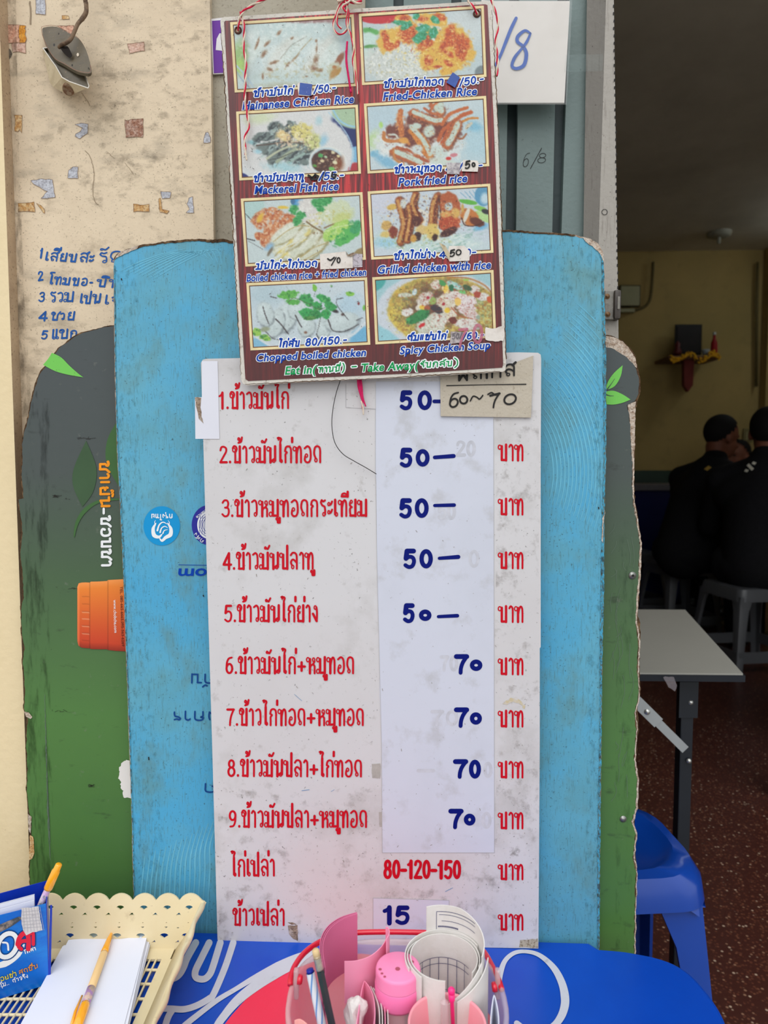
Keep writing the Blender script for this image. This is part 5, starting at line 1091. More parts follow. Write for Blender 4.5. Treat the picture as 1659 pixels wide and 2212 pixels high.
# 4 fried pork rice (from (780,200) x5.72)
p = Print(frame(Q4), (196, 212, 216), (780, 200), 5.72, seed=4)
p.blob(260, 300, 300, 200, 0, (182, 206, 216), .6, .5, .8); p.blob(1450, 600, 260, 260, 0, (176, 208, 218), .6, .5, .9); p.blob(1400, 420, 90, 60, 20, (110, 180, 210), .5, .6, .7); p.blob(170, 590, 90, 110, 10, (184, 214, 140), .4, .6, .8); p.blob(245, 400, 24, 40, 0, (170, 214, 110), .3, .4)
p.blob(700, 650, 560, 240, 5, (214, 222, 220), .2, .5); p.blob(310, 850, 160, 60, 30, (110, 176, 210), .4, .6, .8); p.blob(170, 750, 60, 40, -20, (120, 180, 206), .4, .5); p.spk(700, 640, 560, 240, 0, (238, 240, 234), .52, 40, .8)
ME = (198, 214, 200)
def strip(pts, w, crust=(182, 92, 48), meat=ME):
    p.line([(x+6, y+12) for x, y in pts], w*1.1, (110, 62, 44), .8, .8)
    p.line(pts, w, crust, 1, .9); q = [(x+w*.15, y-w*.12) for x, y in pts]; p.line(q, w*.55, meat, 1, .5)
for (x, y, rx, ry, a) in ((830, 450, 250, 160, -20), (640, 520, 200, 140, 10), (400, 480, 90, 90, 0), (1080, 480, 150, 150, -40), (640, 330, 90, 70, 0)): p.blob(x, y, rx, ry, a, (108, 48, 38), .2, .9, .95)
p.line([(490, 230), (480, 320), (490, 430), (500, 520)], 52, (192, 104, 50), 1, .6); p.spk(490, 380, 70, 170, 0, (226, 150, 84), .5, 20, .9)
p.line([(280, 500), (290, 580), (400, 600), (520, 590), (590, 630)], 34, (196, 120, 60), 1, .8); p.blob(530, 590, 60, 40, 10, (226, 160, 70), .3, .6); p.line([(340, 520), (420, 520), (450, 560)], 20, (200, 206, 196), 1, .6)
strip([(900, 140), (960, 180), (980, 240)], 95); p.blob(960, 180, 60, 70, 30, ME, .2, .4); p.line([(960, 110), (900, 150), (860, 220)], 22, (196, 100, 50), 1, .8); p.line([(780, 190), (860, 250), (960, 270)], 24, (186, 96, 56), 1, .8)
strip([(640, 250), (760, 300), (880, 350), (980, 350)], 80); p.line([(1310, 190), (1180, 230), (1080, 280), (1000, 400)], 32, (196, 98, 46), 1, .8); p.line([(1360, 240), (1230, 290), (1120, 380), (1010, 470), (960, 590)], 40, (190, 90, 44), 1, .8); p.line([(1200, 280), (1080, 350)], 16, (214, 214, 196)); p.line([(1440, 315), (1340, 320), (1230, 370)], 22, (204, 130, 54), 1, .8)
strip([(1180, 400), (1130, 520), (1060, 640)], 100); p.line([(1090, 420), (1030, 560), (990, 620)], 22, (190, 86, 44), 1, .8); p.line([(1360, 380), (1300, 440)], 32, (206, 200, 180), 1, .6); p.line([(1300, 510), (1250, 570), (1190, 560)], 18, (160, 96, 60), 1, .7)
strip([(640, 470), (740, 580), (800, 680), (840, 770)], 84, (206, 120, 50)); p.line([(620, 490), (700, 620), (780, 760)], 26, (214, 128, 48), 1, .8); strip([(420, 740), (560, 800), (720, 870)], 96); p.line([(440, 680), (600, 720), (740, 810), (830, 850)], 30, (176, 84, 48), 1, .9); p.line([(400, 700), (420, 820), (520, 880)], 22, (200, 130, 66), 1, .9)
p.blob(660, 420, 80, 40, -10, ME, .3, .6); p.blob(840, 480, 70, 80, 20, ME, .3, .6); p.blob(690, 700, 70, 60, 0, (208, 220, 216), .3, .6); p.blob(960, 730, 120, 60, 20, (204, 218, 210), .3, .6); p.blob(1000, 850, 160, 40, 10, (206, 218, 206), .3, .6); p.spk(800, 520, 560, 330, -15, (120, 52, 40), .66, 20, .7); p.spk(820, 500, 500, 320, -15, (226, 160, 90), .66, 16, .8)
p.blob(1145, 772, 48, 24, -8, (206, 128, 136), .08, .05); p.blob(1080, 815, 36, 20, 0, (206, 50, 40), .3, .5); fin(p)
# 5 boiled + fried chicken (from (510,400) x5.72)
p = Print(frame(Q5), (198, 212, 212), (510, 400), 5.72, seed=5)
p.blob(180, 270, 180, 130, -10, (176, 206, 202), .1, .2); p.line([(100, 340), (160, 400), (215, 455)], 5, (40, 36, 36)); p.line([(200, 400), (290, 330)], 10, (120, 150, 150)); p.blob(760, 200, 80, 50, -40, (70, 150, 206), .15, .3); p.blob(700, 200, 30, 40, 0, (60, 110, 150), .2, .4)
for (x, y, rx, ry, a) in ((320, 430, 120, 110, -30), (440, 360, 160, 80, 5), (580, 440, 160, 80, -20), (480, 520, 200, 80, -40), (390, 660, 80, 110, 30), (290, 630, 60, 50, 30)):
    p.blob(x, y, rx, ry, a, (206, 130, 80), .16, .6); p.spk(x, y, rx, ry, a, (166, 76, 44), .5, 24, .9); p.spk(x, y, rx, ry, a, (236, 206, 170), .56, 20, .9)
p.spk(470, 400, 260, 130, -10, (200, 206, 204), .56, 30, .8); p.blob(580, 275, 60, 20, 0, (226, 190, 60), .4, .6); p.blob(300, 400, 30, 60, 30, (226, 180, 60), .5, .6)
p.blob(960, 320, 220, 180, 10, (216, 212, 206), .12, .4); p.blob(1230, 340, 210, 150, -10, (206, 216, 180), .15, .5); p.spk(960, 340, 230, 180, 0, (236, 236, 228), .52, 26, .8); p.spk(1150, 400, 280, 120, -10, (196, 186, 100), .58, 24, .8); p.blob(1320, 400, 120, 60, -20, (196, 206, 120), .4, .8, .8)
for q_ in ((900, 780, 270, 120), (800, 720, 290, 110), (700, 650, 290, 105), (620, 590, 230, 85)): piece(p, q_[0], q_[1], q_[2], q_[3], -35, (212, 216, 194), (150, 140, 92), (232, 234, 220))
for pts_ in ([(460, 700), (640, 560), (800, 500), (960, 520)], [(570, 910), (660, 780), (820, 660), (1000, 560)], [(800, 890), (950, 780), (1100, 720), (1180, 680)], [(480, 880), (560, 800), (700, 740)], [(830, 930), (980, 850), (1080, 790)]): p.line(pts_, 8, (176, 150, 84), .9)
p.spk(760, 700, 350, 200, -35, (226, 206, 110), .6, 44, .9, .4, 3); p.spk(760, 700, 350, 200, -35, (236, 238, 226), .55, 30, .7, .4, 3); p.line([(870, 450), (950, 510), (1050, 570), (1110, 630), (1170, 690)], 14, (116, 88, 50), .9); p.line([(1090, 530), (1180, 490), (1330, 450)], 14, (130, 96, 56), .9); p.spk(1040, 560, 130, 60, 0, (120, 90, 50), .55, 20, .9)
p.blob(1250, 560, 200, 90, -30, (166, 210, 96), .1, .4); p.blob(1380, 620, 190, 80, -35, (84, 180, 84), .1, .5); p.blob(1480, 520, 90, 60, -50, (60, 160, 100), .2, .5); p.spk(1340, 590, 240, 120, -35, (40, 140, 66), .56, 30, .8); p.spk(1260, 560, 200, 90, -30, (206, 230, 150), .58, 30, .8); p.line([(1080, 580), (1250, 520), (1450, 480)], 10, (214, 230, 180), .7)
for (x, y, rx, ry, a) in ((1020, 220, 80, 60, 10), (1130, 190, 70, 50, -30), (1040, 300, 50, 30, 0), (710, 300, 55, 60, 20), (800, 370, 60, 50, 0), (760, 440, 50, 60, 30)): p.blob(x, y, rx, ry, a, (60, 160, 84), .2, .9, 1, 26); p.spk(x, y, rx, ry, a, (26, 116, 56), .54, 18, .8); p.spk(x, y, rx, ry, a, (140, 206, 130), .62, 16, .8)
p.blob(410, 760, 60, 40, -30, (130, 180, 216), .4, .4, .8); p.blob(420, 820, 20, 60, 30, (120, 110, 90), .4, .6); p.line([(130, 660), (230, 685)], 9, (36, 32, 34)); p.line([(150, 690), (250, 745), (340, 800)], 3, (60, 56, 56)); p.blob(1520, 840, 90, 50, -40, (150, 130, 84), .15, .2); fin(p)
# 6 grilled chicken (from (790,390) x5.925)
p = Print(frame(Q6), (200, 212, 220), (790, 390), 5.925, seed=6)
p.blob(250, 260, 300, 160, 0, (206, 210, 222), .5, .4); p.blob(800, 780, 720, 150, 5, (196, 218, 216), .3, .5); p.spk(800, 800, 700, 150, 0, (226, 236, 230), .52, 24, .9, .4, 2); p.spk(1150, 740, 420, 150, -20, (130, 176, 160), .6, 20, .8, .4, 3); p.blob(260, 800, 150, 60, 0, (140, 196, 220), .5, .7, .7); p.blob(1480, 590, 90, 40, -20, (90, 170, 214), .4, .5, .8)
p.blob(1500, 200, 105, 130, -10, (86, 150, 186), .06, .05); p.blob(1530, 230, 60, 70, 0, (190, 216, 226), .4, .3); p.line([(1390, 260), (1480, 330), (1570, 350)], 9, (176, 206, 222))
for x in (1230, 1290, 1340, 1390): p.line([(x-20, 150+(x-1230)*-.15), (x+60, 225+(x-1230)*.1)], 5, (80, 150, 190))
p.blob(1310, 275, 120, 30, 10, (90, 176, 60), .1, .3); p.blob(1470, 360, 90, 30, 15, (130, 196, 80), .1, .3); p.blob(1520, 470, 140, 50, 30, (176, 214, 140), .1, .3); p.blob(1540, 400, 60, 30, 20, (40, 40, 44), .2, .3)
def wing(pts, w, c=(158, 76, 36)):
    p.line([(x+w*.12, y+8) for x, y in pts], w*1.12, (70, 36, 26), .9, .5)
    p.line(pts, w, c, 1, .5); p.line([(x-w*.25, y) for x, y in pts], w*.35, (206, 150, 80), .9, .9); p.line([(x+w*.3, y) for x, y in pts], w*.3, (96, 40, 26), .9, .9)
p.blob(340, 340, 70, 40, -10, (214, 176, 84), .2, .4); p.blob(260, 580, 60, 70, 30, (206, 166, 90), .2, .5); p.blob(350, 660, 60, 80, 0, (130, 50, 34), .15, .4); p.blob(250, 690, 60, 40, 0, (216, 190, 110), .3, .5)
wing([(430, 260), (470, 400), (500, 560), (450, 780)], 85); wing([(560, 330), (580, 460), (560, 620), (530, 760)], 70); wing([(640, 180), (610, 290), (650, 400), (690, 520)], 70); p.blob(480, 300, 40, 60, 0, (206, 212, 206), .25, .4)
p.blob(650, 520, 60, 70, 10, (84, 36, 30), .2, .4); p.line([(690, 380), (790, 450), (740, 560), (690, 620)], 34, (222, 220, 210)); p.blob(720, 630, 80, 60, 10, (214, 186, 120), .2, .5); p.blob(660, 720, 50, 60, 10, (54, 26, 28), .15, .4); p.blob(610, 740, 40, 50, 0, (206, 150, 60), .3, .5)
wing([(920, 200), (880, 300), (860, 450), (850, 560)], 80); p.blob(850, 650, 90, 110, -20, (220, 190, 100), .2, .6); p.blob(885, 730, 36, 50, 10, (54, 26, 22), .2, .4); p.line([(940, 240), (960, 420), (940, 600)], 14, (60, 30, 26))
p.blob(1080, 320, 130, 180, -20, (176, 84, 44), .1, .3); p.blob(1070, 540, 140, 120, -15, (176, 66, 36), .1, .3); p.blob(1060, 660, 120, 50, -25, (66, 30, 30), .15, .3); p.blob(1060, 330, 50, 50, 0, (190, 206, 206), .3, .6); p.blob(1020, 430, 70, 40, 0, (216, 170, 90), .4, .7); p.blob(1150, 420, 60, 60, 0, (216, 176, 90), .4, .7)
p.blob(1330, 470, 130, 100, 30, (196, 116, 52), .1, .35); p.blob(1290, 440, 26, 110, 20, (220, 216, 200), .2, .3); p.blob(1420, 530, 100, 50, 20, (96, 42, 28), .2, .4); p.line([(1230, 480), (1270, 570), (1400, 580), (1510, 530)], 10, (60, 28, 24)); p.blob(1240, 350, 20, 60, 0, (200, 160, 80), .3, .4)
p.spk(700, 480, 560, 330, 0, (240, 200, 130), .64, 18, .8); p.spk(760, 480, 560, 300, 0, (70, 30, 24), .67, 20, .8); p.spk(1070, 520, 160, 140, 0, (226, 120, 70), .58, 14, .8); p.spk(500, 780, 600, 100, 0, (160, 176, 110), .64, 24, .8); fin(p)
# 7 chopped boiled chicken (from (530,590) x5.925)
p = Print(frame(Q7), (204, 216, 222), (530, 590), 5.925, seed=7)
p.blob(800, 560, 780, 420, 5, (200, 214, 220), .04, .05); p.blob(1480, 820, 160, 120, -40, (110, 178, 214), .2, .2); p.blob(180, 920, 180, 60, 30, (130, 186, 214), .3, .2); p.line([(120, 800), (300, 920), (500, 960)], 18, (214, 222, 226)); p.line([(1100, 850), (1350, 800), (1530, 640)], 30, (216, 224, 228), .9)
p.blob(280, 260, 260, 150, -10, (176, 200, 208), .5, .6, .8); p.blob(1330, 420, 160, 160, 0, (176, 206, 222), .5, .6, .8)
for (x, y, rx, ry, a) in ((520, 560, 130, 200, 20), (700, 480, 160, 120, 10), (380, 640, 110, 190, 20), (780, 680, 110, 130, 0), (1000, 700, 90, 140, 10), (1230, 620, 220, 120, -10), (250, 520, 110, 150, -10)): piece(p, x, y, rx, ry, a, (196, 210, 210))
DK = (52, 44, 46)
for pts_, w_ in (([(225, 430), (250, 520), (300, 650)], 9), ([(390, 590), (460, 660), (550, 780)], 12), ([(640, 540), (690, 640), (720, 690)], 12), ([(910, 780), (940, 840)], 10), ([(960, 580), (940, 680), (910, 790)], 5), ([(1180, 330), (1250, 320)], 7), ([(1170, 330), (1180, 420), (1320, 600)], 6), ([(1090, 690), (1130, 740), (1270, 745), (1450, 655)], 9), ([(1420, 605), (1500, 570)], 8), ([(320, 300), (400, 320)], 9), ([(160, 710), (260, 750), (360, 840), (500, 850)], 6), ([(1060, 600), (1090, 680)], 14), ([(880, 300), (895, 230)], 4)): p.line(pts_, w_, DK, .9, .8)
p.blob(770, 760, 20, 16, 0, (130, 90, 70), .4, .5); p.blob(1245, 530, 20, 16, 0, (84, 64, 60), .4, .5); p.blob(1140, 480, 50, 24, 20, DK, .3, .5); p.blob(1450, 390, 14, 20, 0, (130, 50, 50), .3, .4); p.blob(250, 720, 60, 30, -10, (150, 160, 130), .4, .5)
for (x, y, rx, ry, a, c) in ((560, 275, 120, 55, -8, (92, 176, 70)), (610, 370, 90, 35, 0, (84, 170, 70)), (770, 320, 80, 60, 10, (60, 160, 84)), (1000, 330, 95, 50, 20, (54, 160, 80)), (830, 380, 60, 50, 10, (60, 160, 80)), (920, 430, 60, 60, 30, (50, 156, 76)), (1090, 430, 80, 60, 20, (50, 152, 76)), (780, 510, 90, 60, 0, (50, 160, 80)), (910, 530, 80, 60, 0, (46, 140, 70)), (1030, 520, 60, 65, 10, (50, 160, 80)), (830, 575, 80, 26, 0, (70, 130, 60)), (890, 190, 26, 45, -20, (120, 190, 60)), (1335, 265, 55, 28, 5, (130, 196, 70)), (140, 760, 60, 50, 10, (150, 200, 80)), (250, 825, 70, 40, 15, (150, 200, 80)), (1520, 450, 18, 40, 0, (110, 180, 70)), (1100, 165, 16, 12, 0, (150, 196, 130))):
    p.blob(x, y, rx, ry, a, c, .1, .9, 1, 34); p.spk(x, y, rx, ry, a, (30, 100, 50), .56, 24, .8); p.spk(x, y, rx, ry, a, (130, 210, 110), .62, 20, .7)
p.line([(540, 380), (620, 320), (760, 370), (940, 460), (1020, 440)], 6, (70, 90, 50), .9); p.spk(800, 500, 700, 400, 0, (60, 60, 64), .76, 10, .7); fin(p)
# 8 spicy chicken soup (from (800,580) x5.72)
p = Print(frame(Q8), (160, 200, 206), (800, 580), 5.72, seed=8)
p.blob(60, 160, 140, 110, -30, (70, 166, 160), .1, .1); p.blob(860, 540, 790, 500, 0, (206, 214, 222), .03, .03); p.blob(200, 860, 260, 90, 35, (150, 204, 214), .2, .2); p.blob(930, 540, 720, 440, 6, (208, 176, 76), .03, .05); p.blob(960, 540, 690, 420, 6, (180, 150, 78), .06, .1)
p.spk(950, 540, 700, 430, 6, (120, 118, 60), .48, 40, .8); p.spk(950, 540, 700, 430, 6, (226, 206, 110), .54, 18, .9); p.spk(950, 540, 700, 430, 6, (150, 84, 44), .6, 22, .8); p.spk(900, 540, 640, 400, 6, (130, 156, 110), .6, 34, .8)
p.line([(950, 110), (1200, 120), (1400, 200), (1500, 300)], 16, (176, 110, 50), .8); p.spk(420, 620, 200, 200, 0, (236, 216, 90), .52, 16, .8); p.spk(1350, 560, 180, 200, 0, (190, 206, 150), .52, 20, .8)
p.blob(800, 470, 340, 240, -10, (96, 66, 56), .4, .9, .85)
for (x, y, rx, ry, a, c) in ((810, 200, 60, 60, 30, (222, 214, 196)), (930, 250, 50, 60, -20, (240, 206, 84)), (680, 380, 110, 80, -40, (206, 196, 180)), (460, 540, 75, 45, -10, (222, 220, 212)), (620, 480, 60, 40, 0, (226, 220, 200)), (940, 420, 120, 110, 20, (216, 206, 180)), (1050, 340, 120, 60, 0, (222, 214, 206)), (1180, 440, 130, 120, 20, (226, 214, 214)), (1240, 560, 120, 60, 30, (214, 196, 190)), (980, 570, 90, 90, 30, (224, 216, 190)), (760, 700, 190, 130, -30, (202, 206, 186)), (850, 640, 90, 100, 20, (214, 214, 200)), (1200, 690, 160, 70, 10, (216, 214, 206)), (1390, 350, 80, 50, 0, (216, 214, 206)), (1290, 260, 60, 50, 0, (220, 214, 206)), (430, 330, 80, 30, 0, (190, 194, 170)), (545, 290, 28, 40, 20, (176, 210, 216)), (1040, 210, 110, 40, 20, (150, 206, 196))):
    p.blob(x, y, rx, ry, a, c, .12, .6); p.spk(x, y, rx, ry, a, (150, 66, 50), .62, 16, .8); p.spk(x, y, rx, ry, a, (240, 236, 226), .56, 24, .8)
for (x, y, rx, ry, a, c) in ((590, 600, 150, 60, -25, (50, 130, 70)), (640, 550, 90, 40, -20, (56, 140, 76)), (890, 180, 50, 30, 40, (70, 150, 80)), (1000, 240, 30, 40, 0, (40, 110, 70)), (1140, 290, 44, 22, 10, (110, 196, 110)), (1200, 240, 60, 30, 30, (60, 90, 60)), (770, 400, 40, 50, 20, (150, 176, 90)), (470, 630, 30, 18, 0, (70, 160, 90)), (640, 700, 44, 22, -30, (206, 40, 44)), (1480, 380, 44, 40, 0, (206, 90, 50)), (1320, 320, 44, 40, 10, (170, 70, 50)), (710, 360, 20, 18, 0, (176, 40, 60)), (905, 440, 18, 18, 0, (170, 40, 50)), (950, 520, 34, 34, 0, (236, 196, 60)), (640, 480, 36, 30, 0, (236, 200, 70)), (1020, 640, 50, 40, 0, (110, 50, 40)), (820, 500, 80, 50, 20, (60, 52, 56)), (1080, 410, 40, 50, 0, (236, 196, 100)), (1180, 140, 40, 14, 0, (160, 196, 90)), (1330, 600, 30, 26, 0, (150, 170, 150)), (700, 490, 40, 30, 0, (170, 90, 60))): p.blob(x, y, rx, ry, a, c, .12, .6, 1, 26)
p.spk(1000, 420, 430, 260, 10, (170, 56, 44), .66, 18, .9); p.line([(1000, 480), (1100, 580), (1260, 620)], 12, (170, 80, 50), .8, .8); p.spk(600, 590, 160, 70, -25, (30, 96, 50), .55, 20, .8); fin(p)
# ---- lettering of the poster: white outline underneath, colour on top
TL = PY-.0010
def pt(s, a, b, h, m=M_pblue, sh=.22, pen=3.3, outl=7.4):
    st_ = thai(s, a, b, h, pen, sh, False)
    lo_ = print_strokes('lettering_outline', [(q[0], outl, q[2]) for q in st_], lambda i: flatfn(TL-.000005*i), M_white, menu)
    print_strokes('lettering', st_, lambda i: flatfn(TL-.0002-.000003*i), m, lo_)
def pe(s, a, b, h, m=M_pblue, sh=.22):
    h = h*1.02; par = menu
    for off, mm, dz, nm in ((.085, M_white, .0, 'lettering_outline'), (.024, m, .0002, 'lettering')):
        V, Fc = latin(s, a, b, h, sh, off); par = mesh(nm, [P(x, y, TL-dz) for x, y in V], Fc, mm, par)
pt('ข้าวมันไก่', (546, 210), (634, 204), 14); pt('/50.-', (677, 202), (725, 197), 17, pen=3)
pe('Hainanese Chicken Rice', (524, 237), (763, 222), 17)
pt('ข้าวมันไก่ทอด', (827, 190), (957, 184), 14); pt('/50.-', (992, 187), (1045, 178), 17, pen=3)
pe('Fried-Chicken Rice', (828, 217), (1029, 205), 17)
pt('ข้าวมันปลาทู', (546, 394), (657, 389), 14); pt('/55.-', (688, 390), (742, 386), 17, pen=3)
pe('Mackerel Fish rice', (550, 419), (730, 410), 17)
pt('ข้าวหมูทอด', (850, 375), (953, 370), 14); pt('40/50.-', (962, 372), (1042, 364), 16, pen=3)
pe('Pork fried rice', (861, 402), (1008, 393), 17)
pt('มันไก่+ไก่ทอด', (551, 583), (684, 577), 14)
pe('Boiled chicken rice + fried chicken', (533, 608), (790, 595), 15, sh=.16)
pt('ข้าวไก่ย่าง', (849, 562), (940, 556), 14); pt('45/50-', (948, 558), (1028, 552), 16, pen=3)
pe('Grilled chicken with rice', (815, 591), (1059, 580), 17)
pt('ไก่สับ', (600, 751), (646, 749), 14); pt('80/150.-', (659, 748), (749, 742), 17, pen=3.2)
pe('Chopped boiled chicken', (553, 781), (789, 769), 16)
pt('ต้มแซ่บไก่', (879, 737), (965, 733), 13); pt('50/60.-', (975, 737), (1045, 730), 15, pen=3)
pe('Spicy Chicken Soup', (864, 765), (1058, 753), 16)
pe('Eat in(', (616, 809), (682, 806), 17, M_green); pt('ทานนี่', (686, 805), (735, 803), 12, M_green, .15, 2.6)
pt(')', (738, 803), (744, 803), 16, M_green, .1, 2.6); pt('-', (759, 800), (771, 799), 17, M_green, .1, 3); pe('Take Away(', (779, 803), (903, 797), 17, M_green)
pt('รับกลับ', (907, 795), (976, 791), 12, M_green, .15, 2.6); pt(')', (981, 792), (990, 791), 16, M_green, .1, 2.6)
# stickers that correct the prices
TS = PY-.0021
M_stick = worn('old_white_sticker', (222, 214, 206), [(90, .5, .7, (186, 172, 160), .6), (400, .62, .7, (120, 104, 94), .6)], .5, .3, .2, 200)
M_bs2 = worn('blue_sticker', (24, 66, 150), [(60, .5, .7, (34, 84, 170), .6), (300, .68, .74, (180, 190, 210), .8)], .35, .5, .15, 120)
sheet('price_sticker', [(642, 181), (647, 178), (673, 181), (676, 204), (668, 208), (645, 206)], TS+.0002, M_stick, menu)
sheet('blue_sticker', [(648, 178.5), (674.5, 182), (672, 207), (645.5, 204)], TS, M_bs2, menu)
sheet('blue_sticker', [(978, 156), (993.5, 167), (983, 189.5), (964, 178)], TS, M_bs2, menu)
sheet('price_sticker', jag([(964, 351), (995, 352), (992, 377), (966, 375)], .8, 5, 3), TS, worn('scratched_grey_sticker', (196, 190, 190), [(200, .45, .6, (120, 110, 120), .7)], .5, .3, .4, 300), menu)
sheet('price_sticker', [(1001, 345), (1031, 347), (1034, 352), (1032, 371), (997, 370)], TS, M_stick, menu)
MKL = TS-.0006
print_strokes('lettering', thai('5', (1004, 366), (1016, 363), 17, 3.6, .3)+thai('0', (1019, 361), (1028, 360), 10, 3.4), lambda i: flatfn(MKL-.00001*i), M_marker, menu)
sheet('price_sticker', [(691, 549), (746, 543), (748, 551), (762, 553), (762, 579), (692, 582)], TS, M_stick, menu)
sheet('sticker_curl', [(747, 542), (752, 550), (763, 545), (768, 549), (758, 554), (750, 553)], TS-.001, M_core, menu)
sheet('price_sticker', [(763, 547), (783, 549), (783, 577), (762, 578)], TS+.0003, worn('faded_sticker', (186, 178, 186), [(300, .5, .6, (120, 112, 116), .7)], .6, .2), menu)
print_strokes('lettering', [(cr([(708, 559), (714, 562), (722, 556)], 4), 3.4), (cr([(726, 556), (720, 566), (716, 573)], 4), 2.4)]+thai('0', (727, 569), (736, 568), 13, 2.8, .1), lambda i: flatfn(MKL-.00001*i), M_marker, menu)
sheet('price_sticker', [(970, 531), (1003, 531), (1015, 543), (1014, 563), (971, 565), (966, 556)], TS, M_stick, menu)
sheet('sticker_curl', [(948, 523), (962, 531), (972, 549), (970, 562), (964, 552)], TS-.0012, worn('aged_sticker_curl', (196, 182, 152), [(200, .5, .65, (130, 106, 70), .6)], .7, .2), menu)
print_strokes('lettering', thai('5', (971, 556), (983, 553), 15, 3.2, .3)+thai('0', (985, 553), (998, 550), 13, 2.8, .1), lambda i: flatfn(MKL-.00001*i), M_marker, menu)
print_strokes('scribble', [(jag([(667, 380), (674, 384), (680, 378), (688, 382), (680, 388), (670, 385), (684, 380)], 1.5, 3, 4, False), 4.5), (jag([(718, 372), (716, 380), (722, 384), (726, 378), (720, 374)], .8, 3, 5, False), 4), ([(694, 389), (702, 370)], 2)], lambda i: flatfn(TS-.00002*i), M_marker, menu)
sheet('price_sticker', jag([(974, 716), (1006, 718), (996, 741), (972, 742)], .8, 5, 3), TS, worn('grey_scratch_sticker', (186, 176, 176), [(240, .46, .6, (130, 116, 116), .7)], .5, .3, .3, 300), menu)
print_strokes('lettering', thai('50/', (976, 733), (998, 731), 13, 2, .2), lambda i: flatfn(MKL-.00001*i), mat('grey_marker', (110, 104, 110), .6), menu)
M_pk = mat('faded_pink_marker', (190, 104, 128), .5, var=.15, vscale=90, alpha=.72)
print_strokes('lettering', thai('7', (984, 752), (1006, 750), 42, 6, .25)+thai('0', (1020, 744), (1044, 742), 44, 6.4, .1), lambda i: flatfn(MKL-.0002-.00002*i), M_pk, menu)
sheet('torn_sticker', jag([(1049, 706), (1066, 710), (1086, 704), (1090, 710), (1088, 736), (1070, 737), (1048, 734)], 1, 5, 5), TS, M_stick, menu)
# eyelets
for (x, y) in ((514.5, 66), (1030, 30)):
    ey = MB().lathe([(.0024, -.0004), (.0027, -.0016), (.0034, -.0019), (.0041, -.0012), (.0043, 0)], P(x, y, PY-.0006), 24, Vector((0, 1, 0))).build('eyelet', mat('rusty_eyelet', (92, 62, 54), .5, metal=.3, var=.2, vscale=300), menu, True)
    MB().lathe([(.0001, -.0003), (.0025, -.0003)], P(x, y, PY-.0006), 16, Vector((0, 1, 0))).build('eyelet_hole', mat('beige_hole', (196, 176, 150), .8), ey)
dm = []
for i in range(150):
    x = R_.uniform(500, 1075); y = R_.uniform(40, 800); L = R_.choice([.8, 1.2, 2.0, 4]); a = R_.uniform(0, 3.1); dm.append(([(x, y), (x+L*math.cos(a), y+L*math.sin(a))], .9))
print_strokes('dirt_mark', dm, lambda i: flatfn(TL-.0012), mat('dark_dirt', (70, 60, 56), .8), menu, kind='stuff')
print_strokes('chip', [(jag([(477, 60), (492, 290), (509, 600), (521, 815)], 1.2, 5, 7, False), [.6, 2.2, .8, 2.6, 1, 2, .6]), (jag([(1063, 20), (1075, 250), (1087, 560), (1093, 780)], 1, 5, 8, False), [.6, 2, .8, 2.4, 1, 2]), (jag([(530, 830), (800, 818), (1086, 802)], .8, 6, 9, False), [.8, 1.8, .6, 2, 1])], lambda i: flatfn(PY-.0003), M_core_d, menu, kind='stuff')
# ---- red and white string
M_sr = mat('red_string', (206, 22, 62), .6, var=.15, vscale=300, bump=.3, bscale=900); M_sw = mat('white_string', (222, 206, 186), .7, var=.1, vscale=300, bump=.3, bscale=900)
M_mg = mat('magenta_string', (204, 26, 92), .7, var=.15, vscale=300)
def twine(par, pts, r=.0009, pitch=.022, only=None, col=(None, None)):
    c = cr(pts, 14); c3 = [Vector(q) for q in c]; A = []; B = []; s = 0
    for i, q in enumerate(c3):
        if i: s += (q-c3[i-1]).length
        d = (c3[min(i+1, len(c3)-1)]-c3[max(i-1, 0)]).normalized(); n = d.orthogonal().normalized() if i == 0 else (n-d*n.dot(d)).normalized(); w = d.cross(n); a = s/pitch*2*math.pi
        o_ = (n*math.cos(a)+w*math.sin(a))*r*.75; A.append(q+o_); B.append(q-o_)
    MB().tube(A, r, 7).build('red_strand', M_sr, par, True); MB().tube(B, r, 7).build('white_strand', M_sw, par, True)
def PP(l, Y): return [tuple(P(x, y, Y+(z if z else 0))) for x, y, *zz in l for z in [zz[0] if zz else 0]]
tw = empty('string', P(740, 20, .775)); tag(tw, 'red and white twisted string tied around the top of the menu poster', 'string')
SYY = PY-.006
twine(tw, PP([(520, 26), (524, 40), (528, 66), (526, 100), (531, 135), (530, 175), (529, 215), (534, 245), (537, 275), (529, 300), (531, 335)], SYY))
twine(tw, PP([(515, 66, .004), (515, 52, 0), (523, 28, -.002), (548, 10), (582, -6), (660, -52), (738, -92)], SYY))
twine(tw, PP([(1031, 30, .004), (1024, 18), (1012, 4), (1000, -8), (880, -48), (742, -92)], SYY))
twine(tw, PP([(740, -92), (733, -40), (736, -6), (726, 30), (720, 55), (727, 72), (740, 73), (752, 56), (752, 20), (742, 4), (731, 22), (728, 50), (738, 62)], SYY), .0007)
twine(tw, PP([(741, -92), (750, -40), (745, -4), (750, 20), (749, 52), (757, 74), (764, 104), (762, 130), (768, 165), (774, 204)], SYY-.002), .0007)
twine(tw, PP([(728, 2), (745, -2), (768, 6), (782, 4)], SYY-.002), .0012)
twine(tw, PP([(760, -8), (752, 6), (740, 16), (748, 26)], SYY-.003), .0010)
twine(tw, PP([(1060, -6), (1068, 20), (1076, 50), (1071, 90), (1075, 130), (1073, 165)], PY+.001), .0009)
na = P(740, -94, PY-.008); MB().tube([na, na+Vector((0, .13, 0))], .0022, 10).build('nail', mat('steel', (150, 150, 146)), door, True)
